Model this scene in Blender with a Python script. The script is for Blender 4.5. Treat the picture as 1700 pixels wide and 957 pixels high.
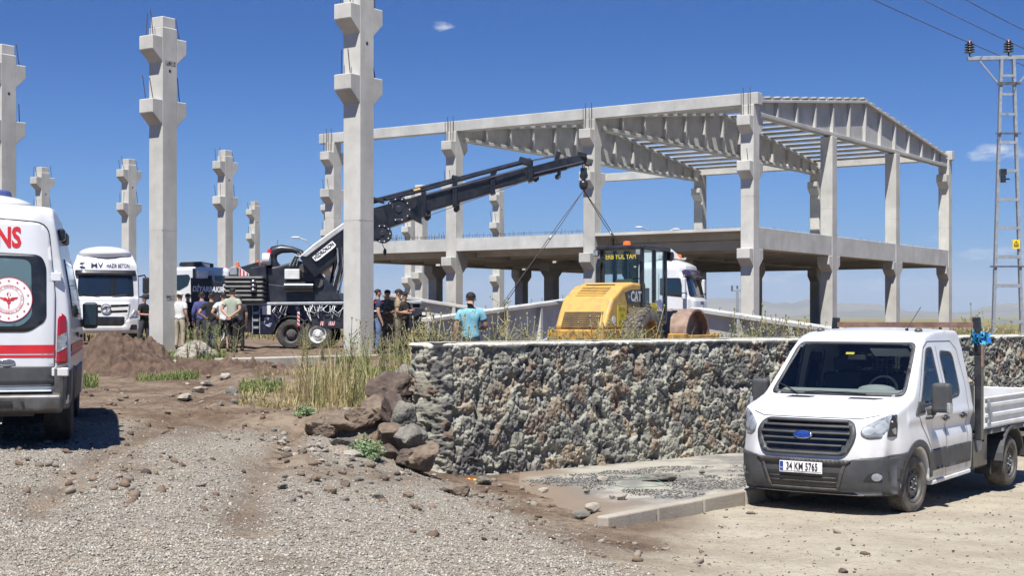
import bpy, bmesh, math, random
import numpy as np
from mathutils import Vector, Matrix, Euler, noise
from mathutils.bvhtree import BVHTree
from mathutils.geometry import delaunay_2d_cdt
R = math.radians
random.seed(7); rng = np.random.default_rng(11)
for o in list(bpy.data.objects): bpy.data.objects.remove(o)
SC = bpy.context.scene
COL = SC.collection
# ------------------------------------------------------------------ camera, sky, sun, exposure
F = 2390.0; EYE = 2.3
cd = bpy.data.cameras.new('camera'); cam = bpy.data.objects.new('camera', cd); COL.objects.link(cam)
cam.location = (0, 0, EYE); cam.rotation_euler = (R(90), 0, 0)
cd.sensor_width = 36; cd.lens = F/1700*36; cd.shift_y = 49.5/1700
cd.clip_start = .1; cd.clip_end = 60000
SC.camera = cam
SUN_AZ, SUN_EL = 193.5, 61.0      # azimuth clockwise from +Y
w = bpy.data.worlds.new('World'); SC.world = w; w.use_nodes = True
nt = w.node_tree; nt.nodes.clear()
def N(nt, t, **k):
    n = nt.nodes.new(t)
    for a, b in k.items():
        if a.startswith('i_'):
            n.inputs[a[2:].replace('_', ' ')].default_value = b
        else: setattr(n, a, b)
    return n
sky = N(nt, 'ShaderNodeTexSky', sky_type='NISHITA', sun_disc=False, sun_elevation=R(SUN_EL), sun_rotation=R(SUN_AZ),
        air_density=1.25, dust_density=0.5, ozone_density=2.6, altitude=900)
bg = N(nt, 'ShaderNodeBackground'); bg.inputs['Strength'].default_value = .084
out = N(nt, 'ShaderNodeOutputWorld'); tc = N(nt, 'ShaderNodeTexCoord')
L = nt.links.new
def M_(op, a, b=None, c=None, nt=None, clamp=False):
    nt = nt or globals()['nt']
    n = nt.nodes.new('ShaderNodeMath'); n.operation = op; n.use_clamp = clamp
    for i, v in enumerate((a, b, c)):
        if v is None: continue
        if isinstance(v, (int, float)): n.inputs[i].default_value = v
        else: nt.links.new(v, n.inputs[i])
    return n.outputs[0]
# a few small clouds, placed by direction on the sky
nz = N(nt, 'ShaderNodeTexNoise', i_Scale=55.0, i_Detail=7.0, i_Roughness=.62)
mp = N(nt, 'ShaderNodeMapping'); mp.inputs['Scale'].default_value = (1, 1, 2.6)
L(tc.outputs['Generated'], mp.inputs[0]); L(mp.outputs[0], nz.inputs['Vector'])
sx = N(nt, 'ShaderNodeSeparateXYZ'); L(tc.outputs['Generated'], sx.inputs[0])
def pxdir(px, py):
    v = Vector(((px-850)/F, 1, (528-py)/F)); return v.normalized()
tot = None
for px, py, wx, wz, am in [(735, 43, 17, 8, .8), (1650, 253, 42, 12, 1.0), (1556, 394, 24, 9, .75), (1600, 428, 70, 12, .45),
                        (1240, 455, 90, 22, .45), (1420, 462, 120, 20, .4), (960, 470, 130, 18, .25), (1330, 495, 200, 14, .3), (1690, 418, 60, 16, .35)]:
    d = pxdir(px, py)
    ax = M_('DIVIDE', M_('SUBTRACT', sx.outputs[0], d.x), wx/F)
    az = M_('DIVIDE', M_('SUBTRACT', sx.outputs[2], d.z), wz/F)
    r2 = M_('ADD', M_('MULTIPLY', ax, ax), M_('MULTIPLY', az, az))
    g = M_('MULTIPLY', M_('SUBTRACT', 1.0, M_('MULTIPLY', r2, .5), clamp=True), am)
    g = M_('MULTIPLY', g, M_('GREATER_THAN', sx.outputs[1], 0))
    tot = g if tot is None else M_('ADD', tot, g, clamp=True)
cl = M_('MULTIPLY', M_('SUBTRACT', M_('ADD', nz.outputs[0], M_('MULTIPLY', tot, .42)), .66), 3.2, clamp=True)
cl = M_('MULTIPLY', cl, M_('POWER', tot, .6), clamp=True)
mx = N(nt, 'ShaderNodeMix', data_type='RGBA')
hs = N(nt, 'ShaderNodeHueSaturation', i_Saturation=1.12, i_Value=1.0)
cr = N(nt, 'ShaderNodeValToRGB'); cr.color_ramp.interpolation = 'EASE'
cr.color_ramp.elements[0].position = 0.0; cr.color_ramp.elements[0].color = (.17, .34, .71, 1)
cr.color_ramp.elements[1].position = 1.0; cr.color_ramp.elements[1].color = (.30, .46, .78, 1)
e1 = cr.color_ramp.elements.new(.06); e1.color = (.105, .325, .73, 1)
e2 = cr.color_ramp.elements.new(.21); e2.color = (.018, .215, .56, 1)
L(sx.outputs[2], cr.inputs[0]); tint = N(nt, 'ShaderNodeMix', data_type='RGBA', blend_type='MULTIPLY'); tint.inputs[0].default_value = 1
L(sky.outputs[0], tint.inputs[6]); L(cr.outputs[0], tint.inputs[7])
L(cl, mx.inputs[0]); L(tint.outputs[2], mx.inputs[6]); mx.inputs[7].default_value = (5.6, 5.9, 6.4, 1)
L(mx.outputs[2], bg.inputs[0]); L(bg.outputs[0], out.inputs[0])
sd = bpy.data.lights.new('sun', 'SUN'); sun = bpy.data.objects.new('sun', sd); COL.objects.link(sun)
sd.energy = 5.0; sd.angle = R(.53); sd.color = (1, .965, .90)
sv = Vector((math.sin(R(SUN_AZ))*math.cos(R(SUN_EL)), math.cos(R(SUN_AZ))*math.cos(R(SUN_EL)), math.sin(R(SUN_EL))))
sun.rotation_euler = (-sv).to_track_quat('-Z', 'Y').to_euler(); sun.location = (0, -10, 40)
vs = SC.view_settings; vs.view_transform = 'Standard'; vs.look = 'None'; vs.exposure = 0.74; vs.gamma = 1
SC.cycles.use_denoising = True
SC.cycles.volume_bounces = 0; SC.cycles.transparent_max_bounces = 32

# ------------------------------------------------------------------ helpers
def P(px, py, D): return Vector(((px-850)*D/F, D, EYE-(py-528)*D/F))
def material(name, col, rough=.7, metal=0.0, var=0.0, scale=6.0, col2=None, bump=0.0, bscale=40.0, coat=0.0, mixlo=.4, mixhi=.62, detail=6.0, objc=True, spec=None, emit=None):
    m = bpy.data.materials.new(name); m.use_nodes = True; t = m.node_tree; b = t.nodes['Principled BSDF']
    b.inputs['Base Color'].default_value = (*col, 1); b.inputs['Roughness'].default_value = rough; b.inputs['Metallic'].default_value = metal
    if coat: b.inputs['Coat Weight'].default_value = coat; b.inputs['Coat Roughness'].default_value = .06
    if spec is not None: b.inputs['Specular IOR Level'].default_value = spec
    if emit: b.inputs['Emission Color'].default_value = (*emit, 1); b.inputs['Emission Strength'].default_value = 1
    tcn = t.nodes.new('ShaderNodeTexCoord'); src = tcn.outputs['Object']
    if col2 is not None or var:
        n = N(t, 'ShaderNodeTexNoise', i_Scale=scale, i_Detail=detail, i_Roughness=.62); t.links.new(src, n.inputs['Vector'])
        r = N(t, 'ShaderNodeMapRange'); r.inputs[1].default_value = mixlo; r.inputs[2].default_value = mixhi
        t.links.new(n.outputs[0], r.inputs[0])
        x = N(t, 'ShaderNodeMix', data_type='RGBA'); t.links.new(r.outputs[0], x.inputs[0])
        c2 = col2 if col2 is not None else tuple(c*(1-var) for c in col)
        x.inputs[6].default_value = (*col, 1); x.inputs[7].default_value = (*c2, 1)
        t.links.new(x.outputs[2], b.inputs['Base Color'])
    if bump:
        n2 = N(t, 'ShaderNodeTexNoise', i_Scale=bscale, i_Detail=8.0, i_Roughness=.65); t.links.new(src, n2.inputs['Vector'])
        bn = N(t, 'ShaderNodeBump', i_Strength=bump, i_Distance=.02); t.links.new(n2.outputs[0], bn.inputs['Height']); t.links.new(bn.outputs[0], b.inputs['Normal'])
    return m
def glass(name, tint=(.5, .56, .56), rough=.02, spec=1.0):
    m = bpy.data.materials.new(name); m.use_nodes = True; t = m.node_tree; t.nodes.clear()
    tr = N(t, 'ShaderNodeBsdfTransparent'); tr.inputs[0].default_value = (*tint, 1)
    gl = N(t, 'ShaderNodeBsdfGlossy', i_Roughness=rough); gl.inputs[0].default_value = (1, 1, 1, 1)
    fr = N(t, 'ShaderNodeFresnel', i_IOR=1.52); mxs = N(t, 'ShaderNodeMixShader'); o = N(t, 'ShaderNodeOutputMaterial')
    t.links.new(fr.outputs[0], mxs.inputs[0]); t.links.new(tr.outputs[0], mxs.inputs[1]); t.links.new(gl.outputs[0], mxs.inputs[2]); t.links.new(mxs.outputs[0], o.inputs[0])
    return m
def tag(o, label=None, cat=None, group=None, kind=None):
    if label: o['label'] = label
    if cat: o['category'] = cat
    if group: o['group'] = group
    if kind: o['kind'] = kind
    return o
def empty(name, loc=(0, 0, 0), rz=0, parent=None):
    o = bpy.data.objects.new(name, None); COL.objects.link(o); o.location = loc; o.rotation_euler = (0, 0, rz)
    o.empty_display_size = .2
    if parent: o.parent = parent
    return o
def thing(name, label, cat, loc=(0, 0, 0), rz=0, group=None): return tag(empty(name, loc, rz), label, cat, group)
def mesh_obj(name, V_, F_, mats, parent=None, midx=None, smooth=False):
    me = bpy.data.meshes.new(name); me.from_pydata([tuple(v) for v in V_], [], [tuple(f) for f in F_])
    for m in (mats if isinstance(mats, (list, tuple)) else [mats]): me.materials.append(m)
    if midx is not None: me.polygons.foreach_set('material_index', np.array(midx, dtype=np.int32))
    if smooth: me.polygons.foreach_set('use_smooth', [True]*len(me.polygons))
    me.update()
    o = bpy.data.objects.new(name, me); COL.objects.link(o)
    if parent: o.parent = parent
    return o
class MB:
    def __init__(s): s.v = []; s.f = []; s.m = []
    def add(s, V_, F_, mi=0):
        b = len(s.v); s.v += [Vector(v) for v in V_]; s.f += [tuple(i+b for i in f) for f in F_]; s.m += [mi]*len(F_); return s
    def box(s, c, d, rot=None, mi=0):
        c = Vector(c); h = Vector(d)/2; V_ = [Vector((x*h.x, y*h.y, z*h.z)) for x in (-1, 1) for y in (-1, 1) for z in (-1, 1)]
        if rot is not None:
            if not isinstance(rot, Matrix): rot = Euler(rot).to_matrix()
            V_ = [rot@v for v in V_]
        return s.add([v+c for v in V_], [(0, 1, 3, 2), (4, 6, 7, 5), (0, 4, 5, 1), (2, 3, 7, 6), (0, 2, 6, 4), (1, 5, 7, 3)], mi)
    def box2(s, a, b, mi=0):
        a = Vector(a); b = Vector(b); return s.box((a+b)/2, (abs(b.x-a.x), abs(b.y-a.y), abs(b.z-a.z)), None, mi)
    def bar(s, a, b, wd, ht, up=(0, 0, 1), mi=0):
        a = Vector(a); b = Vector(b); d = (b-a); l = d.length; d.normalize(); x = d.cross(Vector(up))
        if x.length < 1e-4: x = d.cross(Vector((0, 1, 0)))
        x.normalize(); z = x.cross(d)
        m = Matrix((x, d, z)).transposed(); return s.box((a+b)/2, (wd, l, ht), m, mi)
    def cyl(s, a, b, r, n=12, r2=None, mi=0, cap=True):
        a = Vector(a); b = Vector(b); d = (b-a).normalized(); x = d.orthogonal().normalized(); y = d.cross(x); r2 = r if r2 is None else r2
        V_ = []
        for i in range(n):
            t = 2*math.pi*i/n; e = x*math.cos(t)+y*math.sin(t); V_ += [a+e*r, b+e*r2]
        F_ = [(2*i, 2*((i+1) % n), 2*((i+1) % n)+1, 2*i+1) for i in range(n)]
        if cap: F_ += [tuple(2*i for i in range(n))[::-1], tuple(2*i+1 for i in range(n))]
        return s.add(V_, F_, mi)
    def tube(s, pts, r, n=8, mi=0):
        pts = [Vector(p) for p in pts]; rs = r if isinstance(r, (list, tuple)) else [r]*len(pts)
        V_ = []; x = None
        for k, p in enumerate(pts):
            d = (pts[min(k+1, len(pts)-1)]-pts[max(k-1, 0)]).normalized()
            x = d.orthogonal().normalized() if x is None else (x-d*x.dot(d)).normalized(); y = d.cross(x)
            V_ += [p+(x*math.cos(2*math.pi*i/n)+y*math.sin(2*math.pi*i/n))*rs[k] for i in range(n)]
        F_ = [(k*n+i, k*n+(i+1) % n, (k+1)*n+(i+1) % n, (k+1)*n+i) for k in range(len(pts)-1) for i in range(n)]
        F_ += [tuple(range(n))[::-1], tuple((len(pts)-1)*n+i for i in range(n))]
        return s.add(V_, F_, mi)
    def lathe(s, prof, c, ax=(1, 0, 0), n=32, mi=0):
        c = Vector(c); ax = Vector(ax).normalized(); x = ax.orthogonal().normalized(); y = ax.cross(x); V_ = []; m = len(prof)
        for i in range(n):
            t = 2*math.pi*i/n; e = x*math.cos(t)+y*math.sin(t); V_ += [c+ax*a+e*r for a, r in prof]
        F_ = [(i*m+k, ((i+1) % n)*m+k, ((i+1) % n)*m+k+1, i*m+k+1) for i in range(n) for k in range(m-1)]
        return s.add(V_, F_, mi)
    def ell(s, c, r, nu=12, nv=8, mi=0, rot=None):
        c = Vector(c); V_ = [Vector((0, 0, -r[2]))]
        for j in range(1, nv):
            a = math.pi*j/nv-math.pi/2
            V_ += [Vector((r[0]*math.cos(a)*math.cos(2*math.pi*i/nu), r[1]*math.cos(a)*math.sin(2*math.pi*i/nu), r[2]*math.sin(a))) for i in range(nu)]
        V_.append(Vector((0, 0, r[2])))
        F_ = [(0, 1+(i+1) % nu, 1+i) for i in range(nu)]
        for j in range(nv-2): F_ += [(1+j*nu+i, 1+j*nu+(i+1) % nu, 1+(j+1)*nu+(i+1) % nu, 1+(j+1)*nu+i) for i in range(nu)]
        b = 1+(nv-2)*nu; F_ += [(b+i, b+(i+1) % nu, len(V_)-1) for i in range(nu)]
        if rot is not None: V_ = [Euler(rot).to_matrix()@v for v in V_]
        return s.add([v+c for v in V_], F_, mi)
    def prism(s, poly, off, frame=None, mi=0):
        """poly: list of 3D points (planar); off: vector"""
        off = Vector(off); n = len(poly); V_ = [Vector(p) for p in poly]+[Vector(p)+off for p in poly]
        F_ = [tuple(range(n))[::-1], tuple(range(n, 2*n))]+[(i, (i+1) % n, n+(i+1) % n, n+i) for i in range(n)]
        return s.add(V_, F_, mi)
    def build(s, name, mats, parent=None, smooth=False, bevel=0, seg=1, auto=False):
        o = mesh_obj(name, s.v, s.f, mats, parent, s.m if isinstance(mats, (list, tuple)) and len(mats) > 1 else None, smooth or auto)
        bm = bmesh.new(); bm.from_mesh(o.data); bmesh.ops.recalc_face_normals(bm, faces=bm.faces)
        if auto:
            for e in bm.edges:
                if len(e.link_faces) == 2 and e.calc_face_angle(0) > R(35): e.smooth = False
        bm.to_mesh(o.data); bm.free()
        if bevel:
            md = o.modifiers.new('bevel', 'BEVEL'); md.width = bevel; md.segments = seg; md.limit_method = 'ANGLE'; md.angle_limit = R(40)
        return o
_TS = bpy.data.scenes.new('workbench')      # small side scene, so that evaluating a modifier does not re-evaluate the whole place
def evaluated(o):
    COL.objects.unlink(o); _TS.collection.objects.link(o)
    with bpy.context.temp_override(scene=_TS, view_layer=_TS.view_layers[0]): dg = bpy.context.evaluated_depsgraph_get(); dg.update()
    e = o.evaluated_get(dg); me = e.to_mesh()
    V_ = np.empty(len(me.vertices)*3); me.vertices.foreach_get('co', V_); F_ = [tuple(p.vertices) for p in me.polygons]
    e.to_mesh_clear(); _TS.collection.objects.unlink(o); COL.objects.link(o); return V_.reshape(-1, 3), F_
def drop(o):
    d = o.data; bpy.data.objects.remove(o); bpy.data.meshes.remove(d)
def sstep(a, b, x):
    t = np.clip((x-a)/(b-a), 0, 1); return t*t*(3-2*t)
# vectorised value noise
_perm = np.random.default_rng(5).random(65536)
def vnoise(x, y, s=0):
    xi = np.floor(x).astype(int); yi = np.floor(y).astype(int); fx = x-xi; fy = y-yi; fx = fx*fx*(3-2*fx); fy = fy*fy*(3-2*fy)
    h = lambda a, b: _perm[(a*7919+b*104729+s*3571) & 65535]
    return (h(xi, yi)*(1-fx)+h(xi+1, yi)*fx)*(1-fy)+(h(xi, yi+1)*(1-fx)+h(xi+1, yi+1)*fx)*fy
def fbm(x, y, o=5, s=0, g=.5):
    r = 0; a = 1; t = 0
    for i in range(o): r = r+a*vnoise(x*2**i+i*17.3, y*2**i+i*9.1, s+i); t += a; a *= g
    return r/t-.5
def rpoly(pts, r=.05, n=5):
    """round the corners of a 2D polygon"""
    out = []; m = len(pts)
    for i in range(m):
        p = Vector(pts[i]).to_2d(); a = Vector(pts[i-1]).to_2d(); b = Vector(pts[(i+1) % m]).to_2d()
        rr = r if not (len(pts[i]) > 2) else pts[i][2]
        d1 = min(rr, (a-p).length*.45); d2 = min(rr, (b-p).length*.45); q1 = p+(a-p).normalized()*d1; q2 = p+(b-p).normalized()*d2
        for k in range(n+1):
            t = k/n; out.append(tuple((1-t)**2*q1+2*t*(1-t)*p+t*t*q2))
    return out
def inside(poly, x, y):
    """vectorised point in polygon"""
    c = np.zeros(len(x), bool); n = len(poly)
    for i in range(n):
        x1, y1 = poly[i][:2]; x2, y2 = poly[i-1][:2]
        if y1 == y2: continue
        k = ((y1 > y) != (y2 > y)) & (x < (x2-x1)*(y-y1)/(y2-y1)+x1); c ^= k
    return c
class Body:
    """a vehicle shell: side outline extruded across, voxel remeshed, smoothed, then bent by fn(x,y,z)"""
    def __init__(s, outline, hw, voxel, it, fn=None, holes=()):
        mb = MB(); mb.prism([(-hw, y, z) for y, z in outline], (2*hw, 0, 0)); o = mb.build('tmp', [])
        bm = bmesh.new(); bm.from_mesh(o.data); bmesh.ops.triangulate(bm, faces=bm.faces); bm.to_mesh(o.data); bm.free()
        md = o.modifiers.new('r', 'REMESH'); md.mode = 'VOXEL'; md.voxel_size = voxel
        if it: ms = o.modifiers.new('s', 'SMOOTH'); ms.factor = .5; ms.iterations = it
        V_, F_ = evaluated(o); drop(o)
        if fn is not None:
            x, y, z = fn(V_[:, 0].copy(), V_[:, 1].copy(), V_[:, 2].copy()); V_ = np.stack([x, y, z], 1)
        s.V = V_; s.F = F_; s.bvh = BVHTree.FromPolygons([tuple(v) for v in V_], F_)
    AX = {'front': (lambda u, v: (Vector((u, -9, v)), Vector((0, 1, 0)))), 'rear': (lambda u, v: (Vector((-u, 19, v)), Vector((0, -1, 0)))),
          'left': (lambda u, v: (Vector((9, u, v)), Vector((-1, 0, 0)))), 'right': (lambda u, v: (Vector((-9, -u, v)), Vector((1, 0, 0)))),
          'top': (lambda u, v: (Vector((u, v, 9)), Vector((0, 0, -1))))}
    def obj(s, name, mats, parent, cuts=(), mfn=None):
        F_ = s.F; C = np.array([np.mean(s.V[list(f)], axis=0) for f in F_]); keep = np.ones(len(F_), bool)
        for poly, ax, cond in cuts:
            if ax in ('front', 'rear'): u = C[:, 0] if ax == 'front' else -C[:, 0]
            else: u = C[:, 1] if ax == 'left' else -C[:, 1]
            keep &= ~(inside(poly, u, C[:, 2]) & cond(C))
        Fk = [f for f, k in zip(F_, keep) if k]; mi = mfn(C[keep]) if mfn else None
        return mesh_obj(name, s.V, Fk, mats, parent, mi, True)
    def hit(s, u, v, ax, off):
        o, d = s.AX[ax](u, v); loc, nor, i, dist = s.bvh.ray_cast(o, d)
        if loc is None: return None
        if nor.dot(d) > 0: nor = -nor
        nn = (nor*.5-d*.5).normalized()
        return loc+nn*off
    def panel(s, name, poly, ax, mat, parent, off=.006, step=.06, lip=.02, ring=None, smooth=True):
        """polygon (u,v) laid onto the shell from one side, with a small lip; ring=inner polygon to leave open"""
        pts = []; edges = []
        def addloop(pl):
            b = len(pts); q = []
            for i in range(len(pl)):
                a = Vector(pl[i][:2]); c = Vector(pl[(i+1) % len(pl)][:2]); k = max(1, int((c-a).length/step))
                q += [a+(c-a)*j/k for j in range(k)]
            pts.extend(q); m = len(q); edges.extend([(b+i, b+(i+1) % m) for i in range(m)]); return q
        addloop(poly)
        if ring: addloop(ring)
        xs = [p[0] for p in poly]; ys = [p[1] for p in poly]
        gx, gy = np.meshgrid(np.arange(min(xs), max(xs), step), np.arange(min(ys), max(ys), step)); gx = gx.ravel(); gy = gy.ravel()
        k = inside(poly, gx, gy)
        if ring: k &= ~inside(ring, gx, gy)
        pts.extend([Vector((a, b)) for a, b in zip(gx[k], gy[k])])
        v2, e2, f2, _, _, _ = delaunay_2d_cdt(pts, edges, [], 0, 1e-5)
        fin = []
        for f in f2:
            c = sum((v2[i] for i in f), Vector((0, 0)))/len(f); ca = (np.array([c.x]), np.array([c.y]))
            if inside(poly, *ca)[0] and not (ring and inside(ring, *ca)[0]): fin.append(f)
        return s.lay(name, v2, fin, ax, mat, parent, off, lip, smooth)
    def lay(s, name, v2, fin, ax, mat, parent, off, lip=0, smooth=True):
        V_ = []; last = None; bad = []
        for i, p in enumerate(v2):
            h = s.hit(p[0], p[1], ax, off)
            if h is None: bad.append(i); h = Vector(s.AX[ax](p[0], p[1])[0])
            V_.append(h)
        O_, d_ = s.AX[ax](0, 0); dd = [(v-O_).dot(d_) for v in V_]; ok = sorted(dd[i] for i in range(len(V_)) if i not in set(bad))
        if ok:
            med = ok[len(ok)//3]; bad += [i for i in range(len(V_)) if i not in set(bad) and dd[i] > med+(.9 if ax in ('front', 'rear', 'top') else .35)]
        if bad:
            good = [i for i in range(len(V_)) if i not in set(bad)]
            for i in bad:
                if not good: break
                j = min(good, key=lambda g: (Vector(v2[g][:2])-Vector(v2[i][:2])).length); V_[i] = V_[j].copy()
        F_ = [tuple(f) for f in fin]
        if lip:
            from collections import Counter
            cnt = Counter(); dr = {}
            for f in F_:
                for a, b in zip(f, f[1:]+f[:1]): cnt[(min(a, b), max(a, b))] += 1; dr[(min(a, b), max(a, b))] = (a, b)
            d = s.AX[ax](0, 0)[1]; mp_ = {}
            for e, c in cnt.items():
                if c == 1:
                    a, b = dr[e]
                    for q in (a, b):
                        if q not in mp_: mp_[q] = len(V_); V_.append(V_[q]+d*lip)
                    F_.append((b, a, mp_[a], mp_[b]))
        return mesh_obj(name, V_, F_, mat, parent, None, smooth)
    def text(s, name, body, size, ctr, ax, mat, parent, off=.006, sx=1.0, bold=.0):
        v2, f2 = text2d(body, size, sx, bold); v2 = [(x+ctr[0], y+ctr[1]) for x, y in v2]
        return s.lay(name, v2, f2, ax, mat, parent, off, 0, False)
def text2d(body, size, sx=1.0, bold=0.0, shear=0.0):
    c = bpy.data.curves.new('t', 'FONT'); c.body = body; c.size = size; c.align_x = 'CENTER'; c.align_y = 'CENTER'; c.offset = bold; c.shear = shear; c.resolution_u = 3
    o = bpy.data.objects.new('t', c); COL.objects.link(o); V_, F_ = evaluated(o); bpy.data.objects.remove(o); bpy.data.curves.remove(c)
    return [(v[0]*sx, v[1]) for v in V_], F_
def text_flat(name, body, size, origin, xdir, up, mat, parent, sx=1.0, bold=0.0, shear=0.0, depth=.004):
    v2, F_ = text2d(body, size, sx, bold, shear); xd = Vector(xdir).normalized(); u = Vector(up).normalized(); n = xd.cross(u)
    O = Vector(origin); nv = len(v2); V_ = [O+xd*x+u*y+n*depth for x, y in v2]
    return mesh_obj(name, V_, F_, mat, parent)
def circle2(cx, cy, r, n=28, ry=None): return [(cx+r*math.cos(2*math.pi*i/n), cy+(ry or r)*math.sin(2*math.pi*i/n)) for i in range(n)]
def star2(cx, cy, r, n=5, ri=.42, rot=math.pi/2): return [(cx+(r if k % 2 == 0 else r*ri)*math.cos(rot+math.pi*k/n), cy+(r if k % 2 == 0 else r*ri)*math.sin(rot+math.pi*k/n)) for k in range(2*n)]

# ------------------------------------------------------------------ materials
M = {}
def concrete(name, c1, c2, bump=.25):
    m = material(name, c1, .86, col2=c2, scale=1.3, bump=bump, bscale=25, mixlo=.35, mixhi=.72)
    t = m.node_tree; b = t.nodes['Principled BSDF']; l = b.inputs['Base Color'].links[0].from_socket
    n = N(t, 'ShaderNodeTexNoise', i_Scale=2.0, i_Detail=8.0, i_Roughness=.7); tcn = N(t, 'ShaderNodeTexCoord'); mp = N(t, 'ShaderNodeMapping'); mp.inputs['Scale'].default_value = (6, 6, .5)
    t.links.new(tcn.outputs['Object'], mp.inputs[0]); t.links.new(mp.outputs[0], n.inputs['Vector'])
    r = N(t, 'ShaderNodeMapRange'); r.inputs[1].default_value = .56; r.inputs[2].default_value = .75; r.inputs[4].default_value = .45; t.links.new(n.outputs[0], r.inputs[0])
    x = N(t, 'ShaderNodeMix', data_type='RGBA'); t.links.new(r.outputs[0], x.inputs[0]); t.links.new(l, x.inputs[6]); x.inputs[7].default_value = (c2[0]*.62, c2[1]*.6, c2[2]*.56, 1)
    # blotches of formwork staining, small pits, and a slightly different pour for every casting
    n2 = N(t, 'ShaderNodeTexNoise', i_Scale=.9, i_Detail=5.0, i_Roughness=.6); t.links.new(tcn.outputs['Object'], n2.inputs['Vector'])
    r2 = N(t, 'ShaderNodeMapRange'); r2.inputs[1].default_value = .35; r2.inputs[2].default_value = .65; r2.inputs[3].default_value = .86; r2.inputs[4].default_value = 1.08; t.links.new(n2.outputs[0], r2.inputs[0])
    oi = N(t, 'ShaderNodeObjectInfo'); r3 = N(t, 'ShaderNodeMapRange'); r3.inputs[3].default_value = .90; r3.inputs[4].default_value = 1.06; t.links.new(oi.outputs['Random'], r3.inputs[0])
    n4 = N(t, 'ShaderNodeTexNoise', i_Scale=38.0, i_Detail=3.0, i_Roughness=.6); t.links.new(tcn.outputs['Object'], n4.inputs['Vector'])
    r4 = N(t, 'ShaderNodeMapRange'); r4.inputs[1].default_value = .66; r4.inputs[2].default_value = .72; r4.inputs[3].default_value = 1.0; r4.inputs[4].default_value = .70; t.links.new(n4.outputs[0], r4.inputs[0])
    k = M_('MULTIPLY', M_('MULTIPLY', r2.outputs[0], r3.outputs[0], nt=t), r4.outputs[0], nt=t)
    y = N(t, 'ShaderNodeMix', data_type='RGBA', blend_type='MULTIPLY'); y.inputs[0].default_value = 1; t.links.new(x.outputs[2], y.inputs[6]); t.links.new(k, y.inputs[7]); t.links.new(y.outputs[2], b.inputs['Base Color'])
    return m
M['concrete'] = concrete('concrete', (.50, .49, .45), (.43, .42, .385))
M['concrete_light'] = concrete('concrete_light', (.50, .495, .47), (.43, .425, .40))
M['concrete_dark'] = concrete('concrete_dark', (.36, .34, .31), (.28, .26, .24))
M['rebar'] = material('rebar', (.06, .04, .035), .8)
M['white'] = material('white_paint', (.61, .62, .64), .35, coat=.5, col2=(.54, .54, .54), scale=2.2, mixlo=.45, mixhi=.8)
M['offwhite'] = material('offwhite_paint', (.66, .67, .67), .4, col2=(.56, .55, .53), scale=3)
M['black'] = material('black_paint', (.012, .013, .016), .3, coat=.25, col2=(.03, .03, .032), scale=5)
M['crane_black'] = material('crane_black', (.014, .016, .024), .36, col2=(.032, .034, .04), scale=3, bump=.05)
M['plastic'] = material('dark_plastic', (.045, .047, .05), .55, col2=(.065, .065, .066), scale=5, bump=.05, bscale=120)
M['rubber'] = material('rubber', (.022, .022, .022), .8, col2=(.06, .055, .048), scale=7, bump=.2)
M['dusty_rubber'] = material('dusty_rubber', (.07, .065, .058), .9, col2=(.17, .145, .115), scale=6, bump=.3)
M['rim'] = material('steel_rim', (.16, .16, .16), .5, metal=.5, col2=(.1, .09, .08))
M['rim_dark'] = material('dark_rim', (.05, .05, .05), .55, col2=(.1, .09, .08))
M['chrome'] = material('chrome', (.6, .6, .62), .18, metal=1)
M['steel'] = material('galvanised_steel', (.36, .39, .41), .5, metal=.4, col2=(.28, .3, .32), scale=8)
M['dglass'] = material('dark_glass', (.012, .017, .022), .04, coat=.5, spec=.9)
M['glass'] = glass('clear_glass', (.80, .86, .85))
M['cabglass'] = glass('cab_glass', (.84, .92, .91))
M['red'] = material('red_paint', (.55, .02, .025), .4, col2=(.45, .02, .03))
M['darkred'] = material('red_lens', (.30, .008, .012), .12, coat=.8)
M['lens'] = material('clear_lens', (.30, .32, .34), .08, coat=1, col2=(.16, .17, .19), scale=14)
M['orange'] = material('orange_lens', (.75, .16, .03), .25, coat=.4)
M['yellow'] = material('yellow_paint', (.50, .31, .075), .55, coat=.05, col2=(.30, .21, .10), scale=4.5, mixlo=.50, mixhi=.72)
M['yellow_dirty'] = material('worn_yellow', (.50, .27, .045), .7, col2=(.20, .12, .05), scale=5, bump=.2)
M['sticker'] = material('yellow_sticker', (.62, .50, .03), .5, col2=(.55, .45, .05))
M['blue'] = material('blue_paint', (.02, .05, .25), .35)
M['navy'] = material('navy_letters', (.012, .018, .05), .4)
M['drum'] = material('drum_steel', (.30, .215, .17), .6, metal=.15, col2=(.2, .13, .095), scale=5, bump=.1)
M['wood'] = material('brown_bar', (.22, .13, .10), .6, col2=(.14, .08, .06))
M['soil'] = material('soil', (.058, .034, .024), .95, col2=(.125, .082, .056), scale=5, bump=.8, bscale=14, mixlo=.35, mixhi=.65)
M['cloth_blue'] = material('blue_wrap', (.02, .16, .55), .4, col2=(.05, .40, .38), scale=14)
M['grass_dry'] = material('dry_grass', (.34, .28, .14), .8, col2=(.22, .22, .085), scale=1.5)
M['grass_green'] = material('green_grass', (.14, .19, .06), .8, col2=(.24, .24, .09), scale=2)
M['leaf'] = material('weed_leaf', (.13, .18, .075), .7, col2=(.22, .24, .11), scale=9)
M['seed'] = material('seed_head', (.26, .23, .13), .8, col2=(.17, .18, .085), scale=20)
for n_, c1, c2 in [('rock_brown', (.115, .085, .062), (.19, .145, .105)), ('rock_grey', (.18, .17, .145), (.10, .095, .082)), ('rock_pale', (.33, .30, .255), (.25, .225, .185)), ('rock_dark', (.065, .046, .038), (.12, .09, .07))]:
    M[n_] = material(n_, c1, .92, col2=c2, scale=5, bump=.6, bscale=18)
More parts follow.
